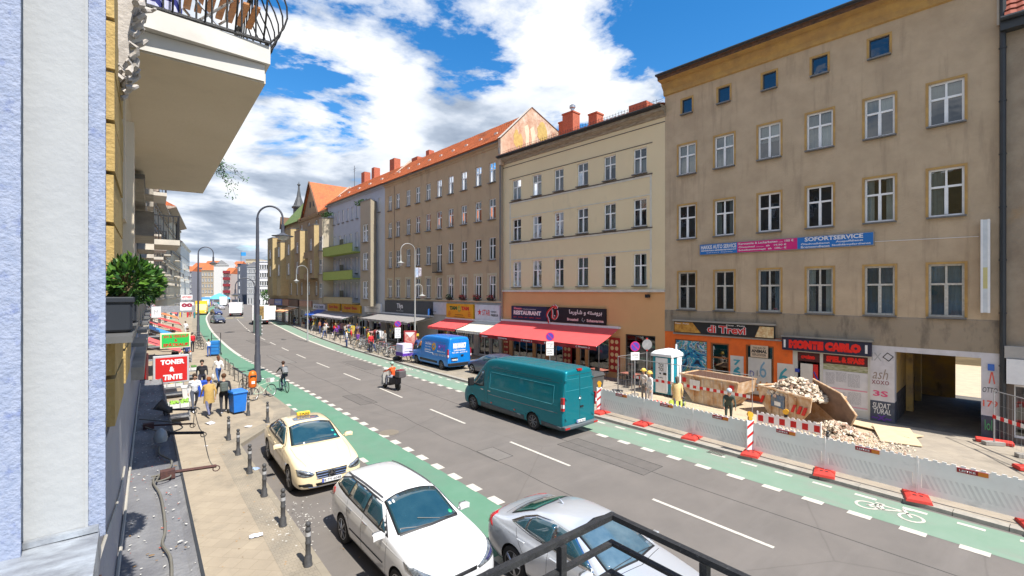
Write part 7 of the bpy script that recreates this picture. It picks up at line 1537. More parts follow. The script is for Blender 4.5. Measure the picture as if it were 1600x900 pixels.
def wheelie_bin():
    t=thing('wheelie_bin','bright blue wheelie bin on the left pavement before the orange litter bin','bin',(3.72,24.75,.12),12);b_=mat('blue_bin_plastic',(.02,.17,.58),.45,col2=(.018,.15,.52));q=MB()
    q.loft([[(-.25,-.28,.1),(.25,-.28,.1),(.25,.25,.1),(-.25,.25,.1)],[(-.29,-.33,.95),(.29,-.33,.95),(.29,.33,.95),(-.29,.33,.95)]]);q.box(-.31,.31,-.35,.35,.93,.98);q.build('body',b_,t)
    q=MB();q.loft([[(-.32,-.38,.985),(.32,-.38,.985),(.32,.36,.985),(-.32,.36,.985)],[(-.30,-.34,1.05),(.30,-.34,1.05),(.30,.34,1.08),(-.30,.34,1.08)]]);q.build('lid',b_,t)
    for s in (-1,1):q=MB();q.disc((s*.27,.27,.1),(s,0,0),.1,.05,14);q.build('wheel',M_tyre,t)
    q=MB();q.tube([(-.27,.40,.96),(.27,.40,.96)],.018,6);q.build('handle',b_,t)
wheelie_bin()
def litter_bin():
    t=thing('litter_bin','orange round topped litter bin fixed near the tall lamp','bin',(4.98,28.4,.12));og=mat('orange_bin_plastic',(.75,.16,.015),.45);q=MB();q.lathe([(.17,.45),(.20,.5),(.21,.95),(.205,1.12),(.17,1.26),(.09,1.33),(.01,1.35)],18);q.build('body',og,t,smooth=True)
    q=MB();q.box(-.14,.14,-.222,-.17,1.02,1.12,.01);q.build('opening',M_black,t);q=MB();q.box(-.04,.04,.2,.28,0,1.2);q.tube([(-.1,0,0),(-.1,0,.46)],.02,6);q.tube([(.1,0,0),(.1,0,.46)],.02,6);q.build('post',M_steel,t);q=MB();q.box(-.08,.08,-.215,-.20,.66,.80);q.build('label_print',M_wht,t)
litter_bin()
def bicycle(label='',frame_c=(.05,.05,.06),basket=False,name='bicycle'):
    t=thing(name,label,'bicycle');fm=flat('bike_frame_%02d%02d%02d' % tuple(int(c*99) for c in frame_c),frame_c,.35)
    for y in (-.53,.53):
        q=MB();q.torus((0,y,.34),(1,0,0),.32,.02,24,6);o=q.build('wheel',M_tyre,t,smooth=True);q=MB();q.torus((0,y,.34),(1,0,0),.295,.009,24,4);q.disc((-.03,y,.34),(1,0,0),.025,.06,8)
        for k in range(14):a=2*math.pi*k/14;q.tube([(0,y,.34),(0,y+.29*math.cos(a),.34+.29*math.sin(a))],.0022,3)
        q.build('rim',M_steel,o)
    q=MB();P={'bb':(0,-.05,.30),'st':(0,-.18,.80),'hd':(0,.36,.78),'hl':(0,.40,.62),'r':(0,-.53,.34),'f':(0,.53,.34)}
    for a,b in (('bb','st'),('bb','hl'),('hd','hl'),('bb','r'),('hl','f')):q.tube([P[a],P[b]],.017,6)
    q.tube([(0,-.165,.72),P['hd']],.016,6);q.tube([(0,-.165,.72),P['r']],.011,5);q.build('frame',fm,t)
    q=MB();q.tube([P['hd'],(0,.33,.98)],.013,5);q.tube([(-.27,.24,1.02),(-.2,.32,1.0),(.2,.32,1.0),(.27,.24,1.02)],.012,6);q.build('handlebar',M_steel,t)
    q=MB();q.tube([P['st'],(0,-.2,.90)],.012,5);q.loft([[(-.07,-.32,.92),(.07,-.32,.92),(.07,-.32,.95),(-.07,-.32,.95)],[(-.02,-.06,.92),(.02,-.06,.92),(.02,-.06,.95),(-.02,-.06,.95)]]);q.build('saddle',M_black,t)
    q=MB();q.torus((.03,-.05,.30),(1,0,0),.085,.008,16,4);q.tube([(.05,-.05,.30),(.05,.04,.16)],.008,4);q.box(.05,.14,.0,.08,.15,.17);q.tube([(-.05,-.05,.30),(-.05,-.14,.44)],.008,4);q.box(-.14,-.05,-.18,-.10,.43,.45);q.build('crank',M_steel,t)
    if basket:q=MB();q.box(-.17,.17,.40,.64,.78,.80);[q.box(-.17,.17,y,y+.01,.8,1.0) for y in (.40,.63)];[q.box(x,x+.01,.41,.63,.8,1.0) for x in (-.17,.16)];q.build('basket',mat('white_basket',(.6,.6,.58),.7),t)
    return t
BK=bicycle('white and lime green hire bicycle parked before the tall lamp',(.45,.55,.40),True);BK.location=(5.25,27.2,.12);BK.rotation_euler=(0,R(-6),R(-62))
BK2=bicycle('dark bicycle locked to the hoop stand behind the orange bin',(.03,.03,.035));BK2.location=(4.75,29.5,.12);BK2.rotation_euler=(R(0),R(8),R(10))
random.seed(21);adj=['black','dark green','red','silver','white','dark blue'];fc=[(.03,.03,.03),(.03,.10,.05),(.45,.04,.03),(.4,.4,.42),(.6,.6,.58),(.04,.06,.2)]
protoB=[bicycle('',c) for c in fc]
near_what=['next to the poster column','behind the poster column','beside the cargo trike','under the boutique awning','by the grey doorway','near the low stand']
used_b=[0]*6
for i in range(22):
    k=(i*5+2) % 6;y=35.6+.62*i+random.uniform(-.15,.15);x=RKERB(y)+1.15+random.uniform(-.2,.5)+(.9 if i % 3 == 0 else 0);o=protoB[k] if not used_b[k] else dup(protoB[k]);o['label']='%s bicycle in the kerb row, %s from the cargo trike among its colour' % (adj[k],OD[i//6].replace('nearest','first'));o['group']='bicycles crowded at the right kerb'
    used_b[k] += 1;o.location=(x,y,.1);o.rotation_euler=(0,R(random.uniform(-12,12)),R(random.uniform(60,120)))
def sign_post(label,loc,rz,h,kind='stop',plates=2,extra=False):
    t=thing('traffic_sign',label,'traffic sign',loc,rz);q=MB();q.tube([(0,0,0),(0,0,h)],.032,8);q.build('post',M_steel,t)
    q=MB();q.disc((0,-.035,h-.25),(0,-1,0),.27,.012,24);o=q.build('disc',flat('sign_magenta_red',(.55,.015,.12)),t);q=MB();q.disc((0,-.049,h-.25),(0,-1,0),.225,.003,24);q.build('blue_face',flat('sign_violet_blue',(.10,.05,.38)),o);q=MB();q.at(0,-.055,h-.25,ry=45).box(-.225,.225,0,.003,-.025,.025); 
    if kind == 'stop':q.build('cross_bar',MATS['sign_magenta_red'],o)
    z=h-.56
    for k in range(plates):
        q=MB();q.box(-.24,.24,-.05,-.035,z-.42,z);p=q.build('plate',M_wht,t);text(['werktags\n7 - 18 h','Lade-\nzone','10 - 14 h'][k % 3],-.18,.18,z-.34,z-.08,-.052,M_black,p,.0);z -= .45
    return t
sign_post('no stopping sign with two white plates behind the teal van',(20.2,20.9,.1),-32,3.1);sign_post('no stopping sign with a white plate beside the site fence',(20.7,14.9,.1),-30,3.0,plates=1);sign_post('no stopping sign with two plates among the bicycles on the right',(17.1,36.0,.1),-25,3.2)
t=thing('traffic_sign','round sign seen from behind on a tall post near the portable toilet','traffic sign',(21.2,14.5,.1),-30);q=MB();q.tube([(0,0,0),(0,0,3.15)],.032,8);q.build('post',M_steel,t);q=MB();q.disc((0,-.04,2.85),(0,-1,0),.28,.01,20);q.build('sign_back',M_steel,t);q=MB();q.box(-.04,.04,-.05,.0,3.1,3.2);q.box(-.04,.04,-.05,0,2.5,2.6);q.build('clamp',M_tail,t)
# ---------------------------------------------------------------- construction site
M_pl=mat('barrier_white_plastic',(.90,.86,.82),.5,col2=(.85,.80,.76),nscale=2,stain=((.35,.34,.33),.5,(1.5,1,2),.56));M_rr=mat('red_rubber_foot',(.60,.05,.035),.7,col2=(.48,.04,.03),nscale=4);M_sred=mat('barrier_red',(.62,.02,.02),.5)
def barrier(L,h=1.08,banded=False):
    t=thing('construction_barrier','','barrier');q=MB();z0=.14
    q.box(0,L,-.012,.012,h*.62 if not banded else h*.66,h);q.box(0,L,-.012,.012,z0,z0+.16);q.box(0,.09,-.0121,.0121,z0,h);q.box(L-.09,L,-.0121,.0121,z0,h)
    n=int(L/.19)
    for i in range(n):x=.09+(L-.18)*(i+.5)/n;q.box(x-.045,x+.045,-.0125,.0125,h,h+.045)
    for x in (0,L):q.box(x-.02,x+.02,-.025,.025,.02,h+.06)
    q.build('panel',M_pl,t);q=MB();n=int((L-.2)/.115);za,zb=z0+.16,h*.62 if not banded else h*.66
    for i in range(n):x=.1+(L-.2)*i/n;s=.16;q.add([(x,-.01,zb),(x+.062,-.01,zb),(x+.062+s,-.01,za),(x+s,-.01,za),(x,.01,zb),(x+.062,.01,zb),(x+.062+s,.01,za),(x+s,.01,za)],[(0,1,2,3),(4,5,6,7),(1,2,6,5),(0,3,7,4)]) if x+.062+s < L-.05 else None
    stuff(q.build('slats',M_pl,t))
    if not banded:
        q=MB();q.box(.1,L-.1,-.007,.006,z0+.16,h*.62);q.build('rear_web',mat('barrier_web',(.80,.75,.72),.6),t)
        q=MB();q.box(L*.36,L*.62,-.03,-.012,h-.13,h-.02);o=q.build('name_plate',flat('dark_red_plate',(.35,.02,.02)),t);q=MB();q.box(L*.54,L*.625,-.033,-.03,h-.125,h-.025);q.build('orange_end',flat('orange_plate',(.7,.22,.03)),o)
        text('LEITKE',L*.38,L*.52,h-.10,h-.05,-.034,MATS['white_print'],o,.03)
    else:
        for i in range(6):q=MB();q.box(.02+L*i/5.6,.02+L*i/5.6+.19,-.016,.016,h*.70,h*.93);q.build('red_band',M_sred,t)
    return t
yy=[14.05,11.7,9.42,7.15,4.95,2.75,.55,-1.65];xx=[16.95,16.9,16.82,16.75,16.72,16.72,16.76,16.8]
pb=barrier(2.2)
for i in range(7):
    a=Vector((xx[i],yy[i]));c=Vector((xx[i+1],yy[i+1]));rz=math.degrees(math.atan2((c-a).y,(c-a).x));o=pb if i == 0 else dup(pb);o.location=(a.x,a.y,.11);o.rotation_euler=(0,0,R(rz));o.scale=((c-a).length/2.2,1,1)
    tag(o,['white slotted barrier panel at the far end beside the striped beacon','white slotted barrier panel, second from the far beacon','white slotted barrier panel just beyond the middle beacon','white slotted barrier panel just this side of the middle beacon','white slotted barrier panel in front of the sunlit sand','white slotted barrier panel in front of the graffiti passage','white slotted barrier panel nearest, cut by the right picture edge'][i],None,'white barrier panels round the site')
ft=thing('rubber_base','','barrier foot');q=MB();q.loft([[(-.28,-.42,0),(.28,-.42,0),(.28,.42,0),(-.28,.42,0)],[(-.26,-.40,.07),(.26,-.40,.07),(.26,.40,.07),(-.26,.40,.07)],[(-.15,-.25,.12),(.15,-.25,.12),(.15,.25,.12),(-.15,.25,.12)]]);q.build('base',M_rr,ft);q=MB();[q.box(x-.04,x+.04,y-.05,y+.05,.115,.125) for x in (-.07,.07) for y in (-.16,.16)];stuff(q.build('sockets',mat('foot_socket',(.10,.02,.02),.8),ft))
series(ft,[(xx[i]-.05,yy[i],.112,92+3*i) for i in range(7)],'red rubber barrier feet',lambda i:['red rubber foot under the far striped beacon','red rubber foot at the first panel joint from the far beacon','red rubber foot at the second panel joint from the far beacon','red rubber foot under the middle striped beacon','red rubber foot between the middle beacon and the cycle symbol','red rubber foot at the joint beside the cycle symbol','red rubber foot at the right picture edge'][i])
def beacon():
    t=thing('warning_beacon','','beacon');q=MB();q.box(-.13,.13,-.035,.035,.1,1.15,.015);q.build('blade',M_wht,t)
    for z in (.16,.50,.84):q=MB();q.add([(-.115,-.040,z),(.115,-.040,z+.20),(.115,-.040,z+.30),(-.115,-.040,z+.10)],[(0,1,2,3)]);q.add([(-.115,.040,z),(.115,.040,z+.20),(.115,.040,z+.30),(-.115,.040,z+.10)],[(0,1,2,3)]);q.build('red_stripe',M_sred,t)
    q=MB();q.box(-.07,.07,-.05,.05,1.15,1.25,.01);q.tube([(0,-.05,1.34),(0,.05,1.34)],.10,14);q.build('lamp',mat('amber_lamp',(.85,.42,.02),.25,coat=1),t);return t
series(beacon(),[(16.9,14.15,.14,-45),(16.68,7.2,.14,-38)],'striped warning beacons',lambda i:['red and white warning beacon with amber lamp behind the teal van','red and white warning beacon with amber lamp in the middle of the barrier'][i])
rb=barrier(2.1,1.0,True);rb.location=(18.6,7.75,.115);rb.rotation_euler=(0,0,R(-88));tag(rb,'red and white banded barrier standing in front of the rubble skip','barrier')
t=thing('amber_lamp','round amber warning lamp on the red and white banded barrier','lamp',(18.6,6.75,1.16),-80);q=MB();q.box(-.05,.05,-.04,.04,0,.1);q.build('housing',M_trim,t);q=MB();q.tube([(0,-.045,.19),(0,.045,.19)],.10,14);q.build('lens',MATS['amber_lamp'],t)
def mesh_fence(p,q_,label,h=2.0,tape=True):
    p=Vector(p);q_=Vector(q_);L=(q_-p).length;t=thing('mesh_fence',label,'fence',(p.x,p.y,.115),math.degrees(math.atan2((q_-p).y,(q_-p).x)),'site mesh fence panels')
    q=MB();q.tube([(.03,0,.02),(.03,0,h),(L-.03,0,h),(L-.03,0,.02)],.021,6);q.build('tube_frame',M_steel,t,smooth=True)
    q=MB()
    for i in range(int(L/.18)):q.box(.18*i+.1,.18*i+.104,-.002,.002,.15,h)
    for z in (.15,.6,1.05,1.5):q.box(.03,L-.03,-.002,.002,z,z+.004)
    stuff(q.build('wire_mesh',M_steel,t));q=MB();q.box(-.12,.12,-.3,.3,0,.12);q.build('foot',mat('concrete_foot',(.35,.33,.30),.9),t)
    if tape:
        for i in range(int(L/.34)):q=MB();q.box(.34*i,.34*i+.17,-.028,-.022,.98,1.12);q.build('tape_segment',M_sred,t);q=MB();q.box(.34*i+.17,.34*i+.34,-.028,-.022,.98,1.12);q.build('tape_segment',M_wht,t)
    return t
mesh_fence((21.05,16.3),(20.9,15.2),'short mesh fence bay beside the restaurant tables',tape=False);mesh_fence((20.95,15.15),(21.0,12.45),'mesh fence bay in front of the portable toilet');mesh_fence((21.0,12.4),(20.9,8.9),'mesh fence bay along the rusty white skip');mesh_fence((21.1,16.35),(24.1,16.2),'mesh fence bay running back to the apricot wall',tape=False)
mesh_fence((24.6,1.9),(22.0,-.2),'leaning mesh fence bay at the right picture edge');mesh_fence((23.6,1.0),(20.9,-.6),'front mesh fence bay at the right picture edge',tape=False);q=MB();q.box(-.5,.5,-.2,.2,0,.12,.02);o=tag(q.build('rubber_base',M_rr,None,loc=(24.9,1.9,.12),rot=(0,0,R(-80))),'red rubber foot lying against the passage pier','barrier foot');q=MB();q.box(-.4,.4,-.2,.2,0,.12,.02);o=tag(q.build('rubber_base',M_rr,None,loc=(22.0,.85,.12),rot=(0,0,R(-60))),'red rubber foot lying in the mesh fence shadow','barrier foot')
def toilet():
    t=thing('portable_toilet','white and turquoise portable toilet cabin beside the rusty skip','portable toilet',(22.75,14.25,.12),-88);wh=mat('toilet_white',(.80,.82,.82),.45,col2=(.76,.78,.78));tq=mat('toilet_turquoise',(.01,.28,.38),.45)
    q=MB();q.box(-.55,.55,-.55,.55,.08,2.12,.03);q.build('cabin',tq,t);q=MB();q.box(-.36,.36,-.60,-.55,.15,2.05,.015);d=q.build('door',wh,t);q=MB();q.box(.12,.30,-.62,-.60,1.15,1.27);q.box(-.1,-.02,-.62,-.60,1.17,1.24);q.build('lock',M_black,d);text('TOI',-.18,.12,1.55,1.75,-.605,M_black,d,.02);text('TOI',-.18,.12,1.33,1.53,-.605,M_black,d,.02);text('info',-.2,.1,.95,1.02,-.605,M_black,d,.02)
    for x in (.56,):q=MB();q.box(x,x+.03,-.58,-.36,.12,2.1);q.box(x,x+.03,.02,.5,.12,2.1);q.build('side_panel',wh,t)
    q=MB();q.loft([[(-.62,-.64,2.12),(.62,-.64,2.12),(.62,.62,2.12),(-.62,.62,2.12)],[(-.62,-.64,2.26),(.62,-.64,2.26),(.62,.62,2.26),(-.62,.62,2.26)],[(-.45,-.5,2.42),(.45,-.5,2.42),(.45,.5,2.42),(-.45,.5,2.42)],[(-.15,-.4,2.50),(.15,-.4,2.50),(.15,.4,2.50),(-.15,.4,2.50)]]);q.build('roof',wh,t,smooth=True);q=MB();q.tube([(.35,.35,2.3),(.35,.35,2.75)],.05,8);q.build('vent_pipe',wh,t);q=MB();q.box(-.6,.6,-.6,.6,0,.08);q.build('skid',M_trim,t)
toilet()
def skip(label,loc,rz,L,Wd,H,full):
    t=thing('skip',label,'skip',loc,rz);m=mat('rusty_white_skip',(.66,.54,.40),.85,col2=(.45,.23,.09),nscale=2.2,bump=.5,bscale=14,stain=((.22,.09,.035),.8,(2.5,2.5,1.2),.56),detail=9);e=L*.24
    prof=[(-L/2+e,0),(L/2-e,0),(L/2-.1,H*.55),(L/2,H),(-L/2,H),(-L/2+.1,H*.55)]
    q=MB()
    for y in (-Wd/2,Wd/2-.04):q.prism(prof,y,y+.04,'y')
    q.add([(-L/2+e,-Wd/2,.02),(L/2-e,-Wd/2,.02),(L/2-e,Wd/2,.02),(-L/2+e,Wd/2,.02)],[(0,1,2,3)])
    for s in (-1,1):
        if full and s > 0:continue
        q.quad((s*(L/2-e),-Wd/2,0),(s*(L/2-.1),-Wd/2,H*.55),(s*(L/2-.1),Wd/2,H*.55),(s*(L/2-e),Wd/2,0));q.quad((s*(L/2-.1),-Wd/2,H*.55),(s*L/2,-Wd/2,H),(s*L/2,Wd/2,H),(s*(L/2-.1),Wd/2,H*.55))
    q.build('tub',m,t);q=MB();q.tube([(-L/2,-Wd/2,H),(L/2,-Wd/2,H)],.05,6);q.tube([(-L/2,Wd/2,H),(L/2,Wd/2,H)],.05,6);q.tube([(-L/2,-Wd/2,H),(-L/2,Wd/2,H)],.05,6);q.build('rim',m,t)
    for i in range(4):x=-L/2+.8+(L-1.6)*i/3;q=MB();q.box(x-.05,x+.05,-Wd/2-.06,-Wd/2,.1,H*.92);q.build('rib',m,t)
    return t
t=skip('rusty white skip with closed lids behind the mesh fence',(22.9,11.5,.12),-94,3.1,1.7,1.36,False);q=MB();q.box(-1.45,1.45,-.8,.8,1.31,1.37);q.build('load',mat('brown_load',(.09,.045,.03),.9),t)
q=MB();q.box(-.95,-.4,-.93,-.89,.65,1.15);q.build('white_plate',M_wht,t)
for x in (-1.4,1.15):q=MB();q.box(x,x+.22,-.92,-.88,.98,1.2);q.build('red_plate',M_sred,t)
t=skip('open rusty skip heaped with pale rubble, its door swung aside',(22.85,7.75,.12),-117,3.0,1.7,1.25,True);q=MB();q.box(-.6,.15,-.93,-.88,.5,1.05);q.build('blue_board',mat('blue_notice',(.05,.14,.28),.6,col2=(.2,.2,.2),nscale=5),t);q=MB();q.box(-.4,-.05,-.935,-.93,.58,.76);q.build('white_label',M_wht,t)
q=MB();[q.prism([(x,.5),(x+.13,.5),(x+.28,.85),(x+.15,.85)],-.93,-.88,'y') for x in (-1.3,.5,.8,1.05)];stuff(q.build('red_chevrons',M_sred,t))
fl=MB();fl.prism([(0,.75),(.25,1.75),(1.9,1.45),(2.6,.75),(2.15,.12),(1.5,.15)],-.03,.03,'y');o=fl.build('door',mat('rusty_plate',(.26,.17,.12),.85,col2=(.17,.11,.08),nscale=1.8,bump=.4,bscale=12,stain=((.30,.22,.15),.6,(1.4,1,1.4),.52)),t);o.location=(-.05,.9,.05);o.rotation_euler=(R(8),0,R(-12))
fl=MB();fl.tube([(0,0,.75),(.25,0,1.75),(1.9,0,1.45),(2.6,0,.75),(2.15,0,.12)],.04,6);o2=fl.build('door_edge',MATS['rusty_white_skip'],o)
def rubble(label,c,rad,n,s0,seed,spill=None):
    random.seed(seed);q=MB()
    for i in range(n):
        a=random.uniform(0,2*math.pi);r=random.random()**.55;x=c[0]+rad[0]*r*math.cos(a);y=c[1]+rad[1]*r*math.sin(a);z=c[2]+rad[2]*(1-r*r)*random.uniform(.5,1);s=s0*random.uniform(.4,1.3);q.mi=random.choice((0,0,0,1,2))
        q.at(x,y,z,rz=random.uniform(0,360),rx=random.uniform(-50,50));k=[random.uniform(.5,1)*s for _ in range(8)];q.add([(-k[0],-k[1],-k[2]*.6),(k[1],-k[2],-k[3]*.5),(k[3],k[4]*.7,-k[0]*.6),(-k[5],k[6]*.6,-k[4]*.5),(-k[6]*.7,-k[0]*.5,k[7]*.5),(k[2]*.6,-k[3]*.4,k[1]*.6),(k[4]*.5,k[7]*.6,k[5]*.5),(-k[1]*.6,k[5]*.5,k[0]*.6)],[(0,3,2,1),(4,5,6,7),(0,1,5,4),(1,2,6,5),(2,3,7,6),(3,0,4,7)])
    q.at();return stuff(tag(q.build('rubble',[mat('pale_rubble',(.62,.52,.40),.95,col2=(.50,.42,.32),nscale=9),mat('pink_rubble',(.50,.33,.24),.95),mat('dust_rubble',(.70,.62,.50),.95)]),label,'rubble'))
rubble('pale broken rubble heaped high in the open skip',(22.85,7.85,1.12),(.78,1.25,.85),620,.11,4);rubble('pale rubble spilling from the open end of the skip',(21.6,6.0,.13),(.8,.9,.5),520,.085,6);rubble('fine dust and fragments spread before the skip',(21.1,5.0,.11),(1.7,1.5,.10),650,.045,9)
q=MB();q.box(-1.0,1.0,-.6,.6,0,.03);tag(q.build('board',mat('pale_plywood',(.60,.47,.30),.85),None,loc=(22.9,4.4,.2),rot=(0,R(-4),R(20))),'pale plywood board lying on the spilled rubble','board');q=MB();q.box(-1.2,1.2,-.5,.5,0,.03);tag(q.build('board',MATS['pale_plywood'],None,loc=(23.6,5.0,.17),rot=(R(3),0,R(75))),'pale board leaning by the white pier','board')
q=MB();q.box(-.9,.9,-.5,.5,0,.16,.03);tag(q.build('rubber_base',M_rr,None,loc=(19.9,12.7,.12),rot=(0,0,R(80))),'pile of red rubber feet behind the barrier','barrier foot')
BO=[o for o in COL.objects if o.name.startswith('bollard') and o.parent is None][0]
t=thing('sand_sack','lime green builders sack lying behind the site barrier','sack',(20.5,12.3,.12),20);q=MB();q.sphere((0,0,.2),.5,12,7,(1.3,.8,.42));q.build('sack',flat('lime_sack',(.45,.55,.08)),t,smooth=True)
dup(BO,(19.2,11.2,.12),0,'ball topped bollard standing inside the site near the toilet','ball topped bollards in the site');dup(BO,(18.35,5.35,.12),0,'ball topped bollard at the end of the red and white barrier','ball topped bollards in the site')
for o in list(COL.objects):
    if o.parent is None and o.get('label') == '' : 
        for c in list(o.children_recursive):bpy.data.objects.remove(c)
        bpy.data.objects.remove(o)
# ---------------------------------------------------------------- dumpster, tables, cargo trike, poster column
t=thing('dumpster','dark grey four wheeled waste container behind the teal van','dumpster',(19.4,17.0,.1),-86);dg_=mat('dark_bin_plastic',(.06,.065,.07),.55,col2=(.08,.08,.08));q=MB();q.loft([[(-.6,-.4,.18),(.6,-.4,.18),(.6,.4,.18),(-.6,.4,.18)],[(-.68,-.52,1.1),(.68,-.52,1.1),(.68,.52,1.1),(-.68,.52,1.1)]]);q.build('body',dg_,t);q=MB();q.loft([[(-.72,-.58,1.11),(.72,-.58,1.11),(.72,.55,1.11),(-.72,.55,1.11)],[(-.66,-.45,1.24),(.66,-.45,1.24),(.66,.45,1.27),(-.66,.45,1.27)]]);q.build('lid',dg_,t)
for x in (-.5,.5):
    for y in (-.32,.32):q=MB();q.disc((x-.03,y,.09),(1,0,0),.09,.05,12);q.build('wheel',M_tyre,t)
def cafe_table(loc,rz,label):t=thing('cafe_table',label,'table',loc,rz,'restaurant tables');q=MB();q.box(-.55,.55,-.32,.32,.70,.74,.01);q.build('table_top',mat('red_table_top',(.28,.07,.05),.6,col2=(.4,.2,.15),nscale=6),t);[MB().tube([(x,y,0),(x*.9,y*.9,.70)],.018,5).build('leg',M_black,t) for x in (-.45,.45) for y in (-.25,.25)];return t
def cafe_chair(loc,rz,label):
    t=thing('cafe_chair',label,'chair',loc,rz,'restaurant chairs');q=MB();q.box(-.2,.2,-.2,.2,.43,.47);q.build('seat',M_black,t);q=MB();q.box(-.2,.2,.18,.21,.55,.9);q.build('backrest',M_black,t)
    for x in (-.18,.18):[MB().tube([(x,y,0),(x,y,z)],.014,5).build('leg',M_steel,t) for y,z in ((-.18,.43),(.19,.88))]
    return t
cafe_table((23.2,17.0,.1),88,'dark red cafe table by the site fence');cafe_table((22.9,19.2,.1),85,'cafe table under the corner of the red awning');cafe_table((22.6,23.4,.1),85,'cafe table behind the teal van roof');cc=['beside the site fence','under the awning corner','behind the dumpster','at the menu board','near the restaurant door','next to the dark hatchback']
for i,(x,y,rz) in enumerate([(22.6,16.6,-80),(23.6,18.0,20),(22.3,19.0,-90),(22.8,20.2,10),(22.2,22.6,-70),(22.0,24.0,-90)]):cafe_chair((x,y,.1),rz,'black cafe chair '+cc[i])
t=thing('cargo_trike','cargo trike with a white and violet box parked before the blue van','cargo bike',(16.95,34.2,.1),4);q=MB();q.box(-.45,.45,-.3,.8,.5,1.45,.04);q.build('box',mat('white_violet_box',(.66,.64,.74),.5,col2=(.45,.38,.62),nscale=1.2),t);q=MB();q.box(-.46,.46,-.31,-.29,.5,.72);q.box(-.47,-.452,-.31,.8,.5,.8);q.build('violet_band',flat('violet_paint',(.12,.04,.35)),t)
for x,y in ((-.4,.25),(.4,.25),(0,-1.1)):q=MB();q.torus((x,y,.32),(1,0,0),.30,.025,20,6);q.build('wheel',M_tyre,t,smooth=True)
q=MB();q.tube([(0,-1.1,.32),(0,-.8,.75),(0,-.3,.6)],.02,5);q.tube([(-.3,-.45,1.1),(.3,-.45,1.1)],.015,5);q.box(-.1,.1,-.95,-.7,.85,.92);q.build('frame',M_black,t)
q=MB();q.sphere((0,0,.16),.4,10,6,(1,.8,.5));tag(q.build('bag',flat('black_sack',(.02,.02,.02)),None,True,(16.75,35.4,.1)),'black sack on the kerb beside the cargo trike','bag')
t=thing('poster_board','tall red framed advertising board behind the bicycles','poster board',(18.9,37.3,.1),-32);q=MB();q.box(-.55,.55,-.06,.06,.1,2.2,.02);q.build('frame',flat('dark_red_frame',(.30,.02,.03)),t);q=MB();q.box(-.45,.45,-.068,-.061,.2,2.1);q.build('poster_print',mat('ice_cream_print',(.65,.42,.35),.5,col2=(.45,.05,.05),nscale=2.6,detail=3),t);q=MB();q.prism([(-.4,2.05),(.4,2.05),(0,1.6)],-.075,-.069,'y');q.build('white_wedge',M_wht,t)
